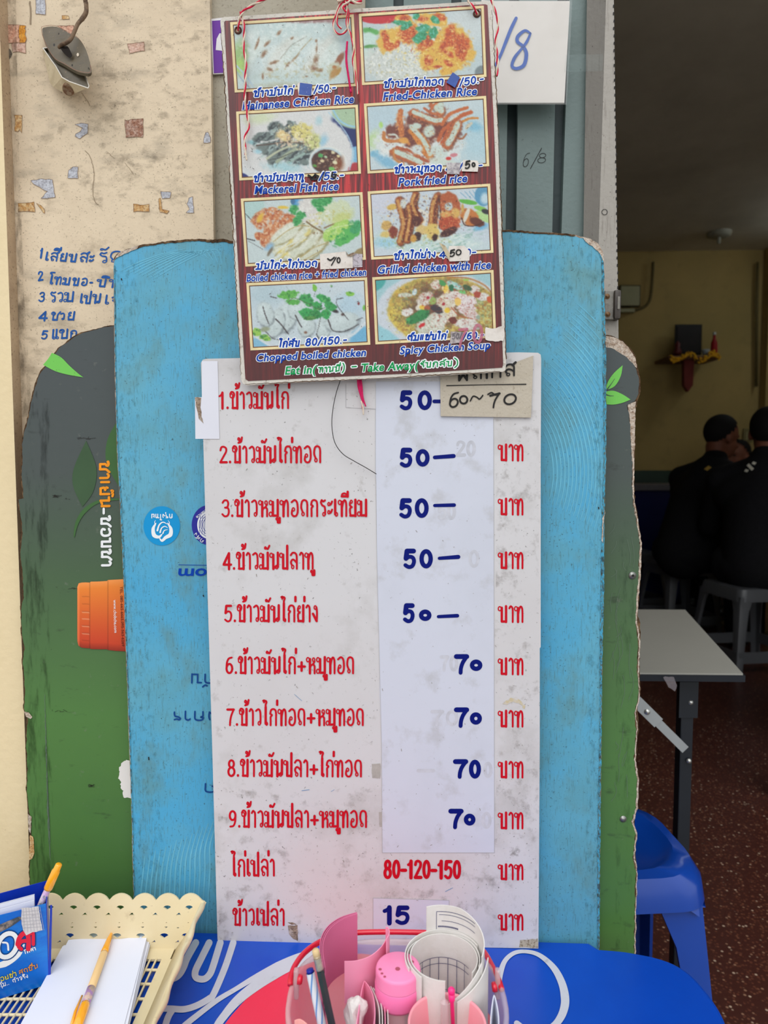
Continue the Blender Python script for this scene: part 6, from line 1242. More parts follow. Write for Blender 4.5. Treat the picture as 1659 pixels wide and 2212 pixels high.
def strand(pts, Y, r, m, name): MB().tube(PP(cr(pts, 8), Y), r, 6).build(name, m, tw, True)
strand([(750, 90), (748, 130), (752, 160), (758, 200)], SYY, .0012, M_mg, 'red_tail'); strand([(747, 110), (751, 150), (757, 190)], SYY-.001, .0009, M_mg, 'red_tail')
for k, (dx, L) in enumerate(((0, 64), (3, 54), (-2, 44), (5, 60), (1, 70))):
    strand([(774+dx, 812), (776+dx*1.2, 835), (781+dx*.6, 858), (783+dx*1.4, 818+L)], WY-.006, .0008, M_mg, 'red_tail')
strand([(780, 866), (784, 880), (785, 896)], WY-.0065, .0009, M_sw, 'white_tail')
strand([(529, 318), (531, 335), (533, 346)], SYY-.001, .0010, M_sw, 'white_tail')
# ---- paper sign in a plastic sleeve, purple sticker
M_sgn = worn('off_white_card', (216, 210, 204), [(8, .5, .72, (196, 188, 180), .5), (300, .68, .74, (120, 112, 100), .5)], .6, .3, .1, 60)
sg = slab('paper_sign', [(1040, 0), (1068, 2), (1231, 2), (1228, 60), (1223, 150), (1219, 222), (1068, 222), (1040, 222)], .880, .003, M_sgn)
tag(sg, 'white paper sign with blue handwritten /8 in a clear sleeve, taped to the teal door', 'sign')
print_strokes('lettering', [(cr([(1115, 39), (1104, 62), (1092, 92), (1080, 122), (1066, 148)], 5), [6.5, 7.5, 7, 6, 5])]+[(cr([(1146, 72), (1134, 66), (1119, 78), (1118, 90), (1130, 100), (1137, 116), (1132, 140), (1116, 148), (1106, 142), (1112, 124), (1126, 106), (1138, 90), (1146, 72)], 5), [4, 6, 7.5, 7, 6.5, 8, 8, 7, 6.5, 7, 5, 6, 4.5])], lambda i: flatfn(.8790-.00002*i), mat('blue_paint_marker', (26, 82, 170), .45, var=.12, vscale=50), sg)
M_film = film('clear_film', .10, 40)
sheet('plastic_sleeve', [(1040, -4), (1236, 0), (1232, 90), (1224, 226), (1040, 226)], .8775, M_film, sg)
sheet('clear_tape', [(1222, 118), (1303, 117), (1301, 153), (1219, 156)], .8765, film('clear_tape_film', .10, 120, col=(150, 170, 168)), sg)
ps = slab('purple_sign', [(455, 41), (500, 36), (500, 158), (460, 160)], .8760, .002, mat('white_sticker', (222, 218, 222), .5))
tag(ps, 'purple sign with white edge, peeking out left of the menu poster', 'sign')
sheet('purple_print', [(458, 45), (500, 42), (500, 156), (462, 158)], .8757, mat('purple_print', (104, 44, 152), .45), ps)
sheet('white_figure', [(474, 72), (500, 72), (500, 112), (466, 108), (468, 84)], .8755, mat('white_sticker', (222, 218, 222)), ps)
# ================================================================== THINGS ON THE WALL: old ceiling-rose box, door catch
M_olive = worn('tarnished_metal', (92, 82, 64), [(40, .45, .7, (66, 58, 46), .6), (300, .62, .7, (150, 120, 96), .6)], .45, .5, .15, 200)
M_bakel = worn('yellowed_plastic', (206, 190, 158), [(30, .5, .7, (176, 156, 122), .6), (200, .6, .7, (120, 92, 66), .6)], .5, .4, .1, 100)
def PJ(x, y, Y): return P(x, y, Y-.012)
def tiltj(pts): return [PJ(x, y, Y) for x, y, Y in pts]
jb = empty('electric_box', P(150, 150, .83)); tag(jb, 'old rusty electrical box with loose cover plate, hanging open on its wire', 'electrical box')
pv = cr([(91, 66, .872), (96, 59, .874), (122, 58, .870), (150, 72, .862), (170, 84, .852), (186, 108, .842), (197, 146, .828), (197, 156, .826), (190, 159, .826), (172, 156, .832), (158, 150, .838), (138, 138, .846), (121, 129, .852), (107, 110, .860), (96, 86, .868)], 3, True)
V, Fc = prism(tiltj(pv), (-.0012, .003, -.0016)); o = mesh('cover_plate', V, Fc, M_olive, jb)
print_strokes('plate_edge', [([(q[0], q[1]) for q in pv], .9, True)], lambda i: (lambda x, y: PJ(x, y, float(np.interp(y, [58, 159], [.8715, .8245])))-Vector((0, .002, 0))), mat('rust_edge', (130, 92, 76), .8), jb)
def plate_pt(x, y, d=.0015): return PJ(x, y, float(np.interp(y, [58, 84, 108, 129, 159], [.872, .856, .847, .846, .825]))-d-.004)
hole = cr([(128, 99), (136, 100), (146, 100), (153, 112), (156, 120), (151, 125), (143, 120), (134, 110)], 3, True)
mesh('cable_hole', [plate_pt(x, y) for x, y in hole], tess(hole), mat('dark_hole', (34, 28, 24), .9), jb)
for (x, y, r, m_) in ((117, 97, 2.2, M_marker), (168, 118, 2.6, M_sw), (156, 141, 1.8, M_marker), (127, 73, 1.6, M_marker), (191, 147, 1.2, M_marker)):
    h = [(x+r*math.cos(a), y+r*1.5*math.sin(a)) for a in np.linspace(0, 6.28, 9)[:-1]]; mesh('screw_hole', [plate_pt(*q, .0014) for q in h], tess(h), m_, jb)
rim = [(93, 104, .866), (100, 114, .862), (111, 130, .856), (120, 142, .850), (134, 167, .842), (150, 176, .838), (190, 190, .828), (192, 186, .828), (187, 170, .834), (180, 157, .838), (150, 128, .850), (120, 100, .860)]
bas = [(92, 112, .876), (95, 124, .876), (101, 150, .874), (108, 178, .872), (115, 188, .870), (132, 198, .862), (158, 203, .852), (178, 194, .848), (182, 178, .858), (176, 160, .862), (150, 132, .872), (118, 108, .878)]
A = tiltj(rim); B = tiltj(bas); k = len(A)
mesh('box_body', A+B, [[i, i+k, (i+1) % k+k, (i+1) % k] for i in range(k)]+[[i+k for i in t] for t in tess([(a[0], a[1]) for a in bas])], M_bakel, jb)
inner = [(x*.93+10, y*.95+8, Y+.006) for x, y, Y in rim]
mesh('box_inside', A+tiltj(inner), [[i, i+k, (i+1) % k+k, (i+1) % k] for i in range(k)]+[[i+k for i in t] for t in tess([(a[0], a[1]) for a in inner])], M_olive, jb)
print_strokes('rim_edge', [([(q[0], q[1]) for q in rim], 2.0, True)], lambda i: (lambda x, y: PJ(x, y, float(np.interp(y, [104, 190], [.8645, .8265])))), mat('pale_rim', (196, 190, 180), .5), jb)
kn = MB(); kc = PJ(148, 193, .848)
kn.lathe([(.0001, -.0016), (.0040, -.0020), (.0056, -.0030), (.0066, -.0022), (.0070, .0015)], kc, 20, Vector((.1, .75, .85))); kn.build('knockout', worn('rusty_plug', (150, 128, 104), [(200, .45, .6, (110, 70, 48), .8)], .8, .2), jb, True)
wr = cr([(190, -260, .880), (186, -130, .868), (184, -12, .862), (186, 8, .862), (186, 26, .860), (178, 40, .858), (168, 52, .852), (160, 70, .846), (153, 84, .842), (144, 92, .840), (133, 97, .842), (128, 102, .850)], 6)
MB().tube([PJ(*q) for q in wr], [.0026]*32+[.0022]*(len(wr)-32), 10).build('cable', worn('dirty_cable', (120, 98, 78), [(120, .45, .6, (70, 54, 44), .7)], .7, .2), jb, True)
# door catch on the trim
ct = empty('door_catch', P(1328, 658, .885)); tag(ct, 'grey metal door catch plate with two screws on the frame edge', 'door catch')
M_ct = worn('scuffed_catch_metal', (136, 132, 124), [(100, .5, .65, (90, 86, 80), .6), (300, .66, .7, (190, 186, 178), .7)], .4, .5, .2, 200)
def pbox(x0, y0, x1, y1, Y, d, bev=0):
    a = P(x0, y1, Y); b = P(x1, y0, Y); bx = MB().box((a.x, a.y, a.z), (b.x, a.y+d, b.z), bev=bev); return bx
pbox(1306, 627, 1329, 690, .889, .006, .001).build('plate', M_ct, ct, False)
smooth_by_angle(pbox(1327, 624, 1344, 689, .884, .02, .004).build('catch_case', worn('dark_catch', (66, 58, 52), [(90, .5, .65, (40, 34, 32), .7), (300, .64, .7, (130, 124, 116), .7)], .4, .5, .1), ct))
pbox(1334, 640, 1340, 668, .8825, .003, .001).build('bolt', M_ct, ct, False)
for (x, y) in ((1312, 640), (1313, 679)):
    MB().lathe([(.0001, -.0012), (.0018, -.0012), (.0022, -.0002), (.0034, 0)], P(x, y, .8885), 16, Vector((0, 1, 0))).build('screw', mat('brown_screw', (120, 92, 66), .5, metal=.5), ct, True)
# ================================================================== SMALL BLUE TABLE
tz = ZT
def tpt(x, y): return G(x, y, tz)
right = [tpt(*q) for q in cr([(1290, 2052), (1340, 2056), (1372, 2061), (1412, 2069), (1450, 2082), (1485, 2104), (1515, 2136), (1540, 2170), (1556, 2200), (1566, 2230)], 3)]
k0 = right[-1]
right += [Vector((k0.x+.002, k0.y-.04, tz)), Vector((k0.x-.004, k0.y-.10, tz)), Vector((k0.x-.03, k0.y-.17, tz)), Vector((k0.x-.08, k0.y-.23, tz)), Vector((k0.x-.16, k0.y-.27, tz))]
front_y = right[-1].y-.01
left = [Vector((-.42, front_y, tz)), Vector((-.52, front_y+.05, tz)), Vector((-.58, front_y+.14, tz)), Vector((-.60, .55, tz)), Vector((-.58, .70, tz)), Vector((-.52, .80, tz)), Vector((-.46, .826, tz))]
bk = [Vector((x, .812-SY*x, tz)) for x in (-.40, -.2, 0, .15, .25)]
outl = right+left+bk
M_tb = worn('blue_table_cover', (0, 66, 176), [(4, .42, .7, (0, 78, 196), .7), (12, .62, .75, (0, 46, 140), .4), (400, .73, .76, (150, 170, 200), .6)], .34, .5, .05, 40)
tab = empty('blue_table', (0, .55, 0)); tag(tab, 'low blue table with a printed white line and red cover, in front of the signboards', 'table')
k = len(outl); c_ = sum(outl, Vector())/k
def off(v, d, z): 
    w = (v-c_); w.z = 0; return Vector((v.x+w.normalized().x*d, v.y+w.normalized().y*d, z))
T = [list(t) for t in tessellate_polygon([[Vector((v.x, v.y, 0)) for v in outl]])]
rings = [[v.copy() for v in outl]]+[[off(v, d, tz-h) for v in outl] for d, h in ((.003, .0015), (.0045, .005), (.0045, .022), (.002, .026))]
# back edge must stay clear of the boards behind it
VV = []
for i, r_ in enumerate(rings):
    for v in r_: v.y = min(v.y, .8165-SY*v.x); VV.append(v)
FF = T+[[i*k+j, i*k+(j+1) % k, (i+1)*k+(j+1) % k, (i+1)*k+j] for i in range(len(rings)-1) for j in range(k)]+[[j+(len(rings)-1)*k for j in t][::-1] for t in T]
top = mesh('tabletop', VV, FF, M_tb, tab)
for (x, y, dx, dy) in ((-.42, .68, -.03, .03), (-.36, .34, -.03, -.03), (.22, .70, .03, .03), (.20, .34, .03, -.03)):
    MB().tube([(x, y, tz-.02), (x+dx, y+dy, .0)], [.02, .015], 12).build('leg', mat('white_table_leg', (210, 212, 214), .4), tab, True)
M_tw = worn('pale_cover_print', (196, 198, 208), [(9, .5, .7, (182, 184, 192), .6), (60, .64, .74, (150, 146, 150), .5)], .45, .4)
M_tr = worn('red_cover_print', (232, 44, 76), [(6, .45, .7, (238, 58, 88), .6)], .4, .4)
tf = lambda i: tablefn(tz+.0006+.00001*i)
red = cr([(700, 2068), (640, 2086), (590, 2112), (545, 2146), (512, 2180), (486, 2212), (470, 2240), (460, 2290), (466, 2380), (500, 2480), (580, 2580), (700, 2650), (860, 2680), (1000, 2640), (1100, 2540), (1130, 2400), (1100, 2270), (1040, 2170), (960, 2110), (860, 2072), (780, 2060)], 5)
mesh('red_print', [G(x, y, tz+.0004) for x, y in red], tess(red), M_tr, tab)
Ls = [([(423, 2036), (404, 2070), (396, 2090), (386, 2106), (372, 2114), (355, 2112)], 15), ([(452, 2036), (434, 2072), (422, 2098), (424, 2112), (440, 2115), (452, 2106), (460, 2088), (476, 2036)], 14.5),
      ([(504, 2036), (486, 2090), (462, 2146), (452, 2157), (425, 2172), (398, 2180), (370, 2179), (340, 2178)], 14), ([(372, 2182), (362, 2200), (350, 2240)], 14),
      ([(676, 2056), (640, 2068), (600, 2086), (550, 2112), (510, 2136), (470, 2160), (430, 2190), (398, 2216), (370, 2244)], [12, 14, 16, 12, 10, 11, 12, 13, 14]), ([(676, 2070), (630, 2086), (590, 2106), (546, 2134), (512, 2162), (486, 2192), (466, 2222), (450, 2270)], [14, 19, 22, 22, 20, 17, 16, 16]),
      ([(1076, 2130), (1082, 2098), (1092, 2074), (1110, 2059), (1132, 2055), (1158, 2060), (1180, 2074), (1200, 2096), (1214, 2124), (1220, 2150), (1220, 2172), (1212, 2196), (1196, 2216), (1170, 2228), (1140, 2226), (1116, 2210)], [13, 12, 10, 9, 8, 9, 11, 14, 16, 18, 18, 17, 15, 13, 12, 12])]
for a, b in Ls: print_strokes('white_line_print', [(cr(a, 6), b)], lambda i: tablefn(tz+.0006+.00003*Ls.index((a, b))), M_tw, tab)
# ================================================================== BASKET
BZ = ZT+.004; M_bk = worn('cream_basket_plastic', (226, 210, 172), [(8, .45, .7, (214, 192, 148), .6), (30, .62, .72, (170, 146, 112), .45), (260, .68, .72, (120, 96, 74), .5)], .4, .45, .05, 60)
bas_ = empty('basket', (-.41, .64, BZ)); tag(bas_, 'cream plastic tray basket with scalloped rim and slatted bottom on the blue table', 'basket')
def curve_sheet(name, splines, thick, fn, m, parent):
    c = bpy.data.curves.new('c', 'CURVE'); c.dimensions = '2D'; c.fill_mode = 'BOTH'; c.extrude = thick/2
    for s_ in splines:
        sp_ = c.splines.new('POLY'); sp_.points.add(len(s_)-1); sp_.use_cyclic_u = True
        for i, q in enumerate(s_): sp_.points[i].co = (q[0], q[1], 0, 1)
    o = bpy.data.objects.new('c', c); COL.objects.link(o); dg = bpy.context.evaluated_depsgraph_get()
    me = bpy.data.meshes.new_from_object(o.evaluated_get(dg)); V = [fn(v.co.x, v.co.y, v.co.z) for v in me.vertices]; Fc = [list(p.vertices) for p in me.polygons]
    bpy.data.objects.remove(o); bpy.data.curves.remove(c); bpy.data.meshes.remove(me); return mesh(name, V, Fc, m, parent)
HW = .058; vx = [-.2493-.0285*i for i in range(13)]
def vv(y): return (2048-y)/118*HW
topl = [(-.2165, HW*.88), (-.2215, HW*.93)]
xs_ = [-.2225]+vx
for i in range(len(xs_)-1):
    a, b = xs_[i], xs_[i+1]
    for j in range(0 if i else 1, 9): t = j/8; topl.append((a+(b-a)*t, HW-.004+.0075*math.sin(math.pi*t)**.7 if 0 < t < 1 else HW-.004))
bwl = topl+[(vx[-1], 0), (-.247, 0)]
sw = 1/1475*.83
def fan(cx, cy, r, up=1): return [(cx, cy-up*r*.55)]+[(cx+r*math.cos(a), cy-up*r*.05+up*r*.55*math.sin(a)) for a in np.linspace(.15, math.pi-.15, 7)]
holes = []
for i in range(12):
    pk = xs_[i+1]+.5*(xs_[i]-xs_[i+1]) if i else -.237
    vl = xs_[i+1]
    holes.append(fan(pk, vv(1954), 8.5*sw)); holes.append([(vl-6*sw, vv(1971)), (vl+6*sw, vv(1971)), (vl+1*sw, vv(1965))])
    holes.append([(pk-2*sw, vv(1988)), (pk+2*sw, vv(1988)), (pk, vv(1986))]); holes.append([(vl+25*sw-4*sw, vv(1996)), (vl+25*sw+4*sw, vv(1996)), (vl+25*sw, vv(2000))] if i else fan(vl, vv(1999), 3*sw))
    holes.append(fan(pk-.002, vv(2016), 9.5*sw)); holes.append([(vl-5*sw, vv(2031)), (vl+5*sw, vv(2031)), (vl+2*sw, vv(2026))])
def backfn(u, v, w): return Vector((u, .786+v*.24-w, BZ+v))
curve_sheet('back_wall', [bwl]+holes, .0018, backfn, M_bk, bas_)
# right wall leans outward, wavy lip
sd_ = MB(); n = 56; Y0_, Y1_ = .80, .49
rows = []
for i in range(n+1):
    t = i/n; y = Y0_+(Y1_-Y0_)*t; wav = .0030*abs(math.sin(t*n/4.2)); lip = .0012*math.sin(t*40)
    f = Vector((-.252, min(y, .786), BZ)); r_ = Vector((-.2225+.004*t, y, BZ+HW-.006+wav))
    rows.append((f, f.lerp(r_, .5)+Vector((.003, 0, -.002)), r_, r_+Vector((.004+lip, 0, .0006)), r_+Vector((.0046+lip, 0, -.004)), f.lerp(r_, .5)+Vector((.0055, 0, -.003)), f+Vector((.002, 0, 0))))
V = [v for r_ in rows for v in r_]; m_ = 7
sd_.add(V, [[i*m_+j, i*m_+(j+1) % m_, (i+1)*m_+(j+1) % m_, (i+1)*m_+j] for i in range(n) for j in range(m_)]+[list(range(7)), [n*7+j for j in range(7)][::-1]])
sd_.build('side_wall', M_bk, bas_, True)
fr_ = MB(); fr_.box((-.60, .768, BZ-.001), (-.252, .788, BZ+.002)); fr_.box((-.262, .49, BZ-.001), (-.250, .768, BZ+.002)); fr_.box((-.60, .47, BZ-.001), (-.250, .49, BZ+.002)); fr_.box((-.61, .47, BZ-.001), (-.595, .788, BZ+.002)); fr_.build('base_frame', M_bk, bas_)
fwm = MB().box((-.60, .474, BZ), (-.25, .478, BZ+.05)); fwm.build('front_wall', M_bk, bas_); MB().box((-.604, .474, BZ), (-.598, .79, BZ+.05)).build('left_wall', M_bk, bas_)
lt = MB(); x = -.2685; i = 0
while x > -.596:
    lt.tube([(x, .49, BZ+.0012), (x, .770, BZ+.0012)], .0013, 6, False); x -= .0072
y = .752
while y > .50:
    lt.tube([(-.596, y, BZ+.0006), (-.262, y, BZ+.0006)], .0017, 6, False); y -= .0215
lt.build('slatted_base', M_bk, bas_, True, 'stuff')
# ---- note paper stack, pens
M_sh = mat('white_paper', (226, 228, 242), .75, .2, var=.015)
PZ0 = BZ+.0035
def paper(name, q, z, th=.0006):
    A = [G(x, y, z) for x, y in q]; return mesh(name, A+[a-Vector((0, 0, th)) for a in A], [[0, 1, 2, 3], [7, 6, 5, 4]]+[[i, i+4, (i+1) % 4+4, (i+1) % 4] for i in range(4)], M_sh)
zs = PZ0+.0006*1.6
base_q = [(135, 2044), (318, 2021), (238, 2330), (-22, 2336)]
N = 9
for i in range(N):
    t = 1-i/(N-1)   # 0 for the top sheet
    dx = [9, 6, 8, 4, 6, 3, 5, 2, 0][i]; dy = [4, 2, 5, 0, 3, -2, 1, -4, 0][i]
    q = [(x+dx*1.2+(-3 if k_ in (0, 3) else 0)*t, y+dy) for k_, (x, y) in enumerate(base_q)]
    if i == N-3: q = [(165, 2014), (322, 2008), (262, 2240), (60, 2240)]
    if i == N-2: q = [(148, 2030), (319, 2018), (250, 2330), (-10, 2336)]
    o = paper('paper_sheet', q, PZ0+.0011*(i+1))
    if i == N-1: tag(o, 'topmost blank white sheet of the note paper stack, under the orange pen', 'paper', 'note paper in the basket')
    elif i == N-3: tag(o, 'white sheet sticking out at the back of the note paper stack', 'paper', 'note paper in the basket')
    else: tag(o, 'blank white sheet lower down in the note paper stack in the basket', 'paper', 'note paper in the basket')
ztop = PZ0+.0011*N
M_yo = mat('orange_clear_plastic', (250, 168, 10), .15, .6, var=.06, vscale=80, coat=.6); M_bar = mat('peach_pen_barrel', (234, 196, 140), .3, .5, var=.04)
pr = .0043; pz = ztop+pr
pen = empty('ballpoint_pen', G(200, 2110, ztop)); tag(pen, 'pen with orange cap and peach barrel lying on the white paper stack', 'pen')
a = G(242, 2012, pz); b = G(160, 2236, pz); d = (b-a)
def at(t): return a+d*t
MB().tube([at(0), at(.02), at(.10), at(.20), at(.245)], [.0006, .0014, .0030, .0040, .0043], 16).build('tip', M_yo, pen, True)
MB().tube([at(.245), at(.26), at(.74)], [.0042, .0043, .0043], 16).build('barrel', M_bar, pen, True)
MB().tube([at(.60), at(.745)], [.0044, .0044], 16).build('printed_sleeve', worn('sleeve_print', (206, 176, 160), [(120, .45, .55, (168, 120, 190), .9), (160, .6, .64, (90, 140, 120), .9)], .3, .5), pen, True)
MB().tube([at(.74), at(.76), at(1.0)], [.0046, .0049, .0047], 16).build('cap', M_yo, pen, True); pcap = bpy.context.scene.objects[list(ORG)[-1]]
side = d.cross(Vector((0, 0, 1))).normalized()
MB().tube([at(.92)-side*-.006, at(.80)-side*-.0075, at(.66)-side*-.0068], [.0017, .0016, .0011], 8).build('clip', M_yo, pcap, True)
# ---- blue carton used as a holder
M_cb = worn('blue_carton_print', (0, 112, 214), [(3.5, .4, .6, (0, 70, 176), .75), (14, .5, .64, (20, 140, 226), .6, (1, 1, 3))], .3, .5)
M_cbd = mat('deep_blue_carton', (4, 50, 176), .3, .5, var=.1, vscale=20)
cbx = empty('blue_carton', (-.42, .72, BZ)); tag(cbx, 'cut-open blue printed carton holding papers and a pen, standing in the basket', 'carton')
R0 = Vector((-.3756, .728, BZ+.0025)); ul = Vector((-.898, -.44, 0)); ud = Vector((-.40, .916, 0)); CWd = .17; CD = .032; CH = .094
def cpanel(name, p, u, w, h0, h1, m, th=.0008):
    n_ = u.cross(Vector((0, 0, 1))).normalized()*th
    A = [p, p+u*w, p+u*w+Vector((0, 0, h1)), p+Vector((0, 0, h0))]; return mesh(name, A+[q+n_ for q in A], [[0, 1, 2, 3], [7, 6, 5, 4]]+[[i, i+4, (i+1) % 4+4, (i+1) % 4] for i in range(4)], m, cbx)
fpn = cpanel('front_panel', R0, ul, CWd, CH, CH, M_cb); cpanel('side_panel', R0, ud, CD, CH, CH+.008, M_cbd); cpanel('back_panel', R0+ud*CD, ul, CWd, CH+.008, CH+.002, M_cbd); cpanel('side_panel', R0+ul*CWd, ud, CD, CH, CH, M_cbd); 
MB().add([R0, R0+ul*CWd, R0+ul*CWd+ud*CD, R0+ud*CD], [[0, 1, 2, 3]]).build('bottom_panel', M_cbd, cbx)
nrm = ul.cross(Vector((0, 0, 1))).normalized()
if nrm.y > 0: nrm = -nrm
def cfn(dz):
    p0 = R0+nrm*dz
    def f(x, y):
        r = ray(x, y); t = (p0-CAM).dot(nrm)/r.dot(nrm); return CAM+r*t
    return f
print_strokes('fold_strip', [([(110.5, 1957), (107, 2112)], 5)], lambda i: cfn(.0003), M_cbd, fpn)
print_strokes('swoosh_print', [(cr([(-30, 2090), (10, 2082), (40, 2062), (52, 2040)], 5), [8, 14, 10, 3])], lambda i: cfn(.0003), M_white, fpn)
oo = [(16+21*math.cos(t), 2042+25*math.sin(t)-(16+21*math.cos(t)-16)*.3) for t in np.linspace(0, 6.28, 28)[:-1]]
print_strokes('big_letter', [(oo, 15, True)], lambda i: cfn(.0005), M_dkb, fpn)
print_strokes('big_letter', [(oo, 10, True), (cr([(6, 2036), (16, 2038), (18, 2052)], 4), 4)], lambda i: cfn(.0008+.0001*i), M_white, fpn)
lo = [(cr([(38, 2040), (42, 2026), (52, 2016), (60, 2020), (62, 2034), (61, 2050)], 5), 10), (cr([(60, 2032), (46, 2034), (40, 2044), (46, 2050)], 5), 8), (cr([(64, 2018), (71, 2014), (72, 2040)], 4), 7)]
print_strokes('big_letter', [(q, w+5) for q, w in lo], lambda i: cfn(.0005+.0001*i), M_dkb, fpn); print_strokes('big_letter', lo, lambda i: cfn(.0009+.0001*i), mat('red_carton_ink', (222, 34, 62), .3), fpn)
def ct_(s, a_, b_, h_, w_, m_, dz=.0006): print_strokes('lettering', thai(s, a_, b_, h_, w_, .15, False), lambda i: cfn(dz+.00001*i), m_, fpn)
ct_('โคล่า', (53, 2062), (78, 2052), 7, 1.8, M_white)
ct_('อยซ่า', (2, 2120), (36, 2108), 9, 2.6, M_dkb); ct_('อยซ่า', (2, 2120), (36, 2108), 9, 1.6, mat('yellow_ink', (240, 220, 60), .3), .0009)
ct_('สดชื่น', (42, 2106), (82, 2091), 9, 2.6, M_dkb); ct_('สดชื่น', (42, 2106), (82, 2091), 9, 1.6, mat('carton_orange_ink', (232, 150, 60), .3), .0009)
ct_('คุ้ม..', (-2, 2134), (20, 2127), 8, 1.6, M_white); ct_('ตัวจริง', (28, 2124), (61, 2112), 8, 1.6, M_white)
print_strokes('photo_print', [(cr([(-10, 2010), (20, 1996), (42, 1984)], 4), [16, 14, 8])], lambda i: cfn(.0004), worn('dim_photo_print', (70, 76, 84), [(90, .45, .6, (180, 160, 150), .7)], .4), fpn)
tp = jag([(47, 1962), (84, 1958), (86, 1980), (92, 2010), (70, 2014), (56, 2020), (50, 2010), (46, 1990)], .8, 6, 4)
mesh('white_tape', [cfn(.0012)(*q) for q in tp], tess(tp), worn('fibre_tape', (214, 210, 212), [(120, .5, .6, (190, 186, 190), .6)], .35, .5, .3, 400), fpn)
print_strokes('tape_grid', [([(50+i*6, 1962-i*.6), (53+i*7, 2014-i*.8)], .8) for i in range(7)]+[([(47+i*.6, 1970+i*7), (86+i*.9, 1967+i*7)], .8) for i in range(6)], lambda i: cfn(.0016), mat('tape_grid', (178, 176, 184), .5), fpn)
for i, (dz, hh) in enumerate(((.006, .100), (.010, .103), (.015, .1015))):
    p0 = R0+ud*dz+ul*.012; n_ = nrm*.0006; A = [p0, p0+ul*.15, p0+ul*.15+Vector((0, 0, hh-.006)), p0+Vector((0, 0, hh-.002))]
    o = mesh('paper_sheet', A+[q-n_ for q in A], [[0, 1, 2, 3], [7, 6, 5, 4]]+[[j, j+4, (j+1) % 4+4, (j+1) % 4] for j in range(4)], M_sh); tag(o, 'white sheet upright in the blue carton, '+['frontmost of the three', 'between two others', 'rearmost of the three'][i], 'paper', 'papers in the blue carton')
pen2 = empty('ballpoint_pen', P(70, 1962, .745)); tag(pen2, 'pen with clear striped barrel and orange cap, upright in the blue carton', 'pen')
a = P(60, 2016, .722); b = P(128, 1866, .726); d = b-a
MB().tube([at(0), at(.66)], .0036, 14).build('barrel', worn('striped_clear_barrel', (206, 196, 200), [(90, .48, .56, (186, 140, 200), .8), (160, .56, .62, (90, 110, 120), .8)], .2, .6), pen2, True)
MB().tube([at(.64), at(.66), at(.90), at(.915), at(.99), at(1.0)], [.0044, .0048, .0046, .0038, .0036, .0026], 16).build('cap', M_yo, pen2, True)
# ================================================================== CLEAR BUCKET WITH RED HANDLE
M_bu = None
m, t, b_ = base_mat('milky_clear_plastic', .25, .5); b_.inputs['Base Color'].default_value = rgba((226, 206, 208)); b_.inputs['Alpha'].default_value = .42; M_bu = m
M_rp = mat('red_handle_plastic', (218, 18, 52), .25, .5, var=.04, coat=.4)
bc = Vector((.011, .560, ZT)); bu = empty('bucket', (bc.x, bc.y, ZT+.001)); tag(bu, 'small clear plastic bucket with red handle, full of slips and pens, on the blue table', 'bucket')
def sel(a_, b2, z, n=56, e=2.6):
    out = []
    for i in range(n):
        t = 2*math.pi*i/n; c, s = math.cos(t), math.sin(t)
        out.append(Vector((bc.x+a_*math.copysign(abs(c)**(2/e), c), bc.y+b2*math.copysign(abs(s)**(2/e), s), z)))
    return out
RZ = .645
rings = [sel(.0001, .0001, ZT+.003), sel(.070, .053, ZT+.003), sel(.074, .057, ZT+.006), sel(.084, .064, ZT+.07), sel(.0905, .0685, RZ-.006), sel(.0905, .0685, RZ-.001), sel(.0925, .0705, RZ), sel(.0945, .0725, RZ-.001), sel(.0945, .0725, RZ-.006), sel(.0922, .0702, RZ-.007), sel(.0858, .0658, ZT+.07), sel(.0755, .0585, ZT+.005), sel(.071, .054, ZT+.0015), sel(.0001, .0001, ZT+.0015)]
V = [v for r_ in rings for v in r_]; n = 56
mesh('tub', V, [[i*n+j, i*n+(j+1) % n, (i+1)*n+(j+1) % n, (i+1)*n+j] for i in range(len(rings)-1) for j in range(n)], m, bu, True)
hd = cr([(627, 2128, .571), (628, 2112, .577), (637, 2086, .589), (658, 2058, .606), (690, 2035, .622), (725, 2022, .636), (765, 2015, .6435), (830, 2013, .645), (900, 2014, .645), (960, 2017, .644), (1008, 2028, .640), (1042, 2052, .622), (1064, 2088, .597), (1077, 2116, .580), (1084, 2138, .569)], 6)
MB().tube([P(*q, s=0) for q in hd], .0025, 12).build('handle', M_rp, bu, True)
for sx, (kx, ky) in ((-1, (650, 2116)), (1, (1066, 2132))):
    c = P(kx, ky, .574, 0); MB().lathe([(.0001, -.0016), (.0034, -.0014), (.0042, 0), (.0040, .003), (.0001, .0034)], c, 16, Vector((sx, 0, .1))).build('handle_pin', M_rp, bu, True)
    c2 = P(640 if sx < 0 else 1075, 2100, .575, 0); MB().box((c2.x-.0022, c2.y-.003, c2.z-.024), (c2.x+.0022, c2.y+.003, c2.z+.003), bev=.0016).build('lug', m, bu, True)
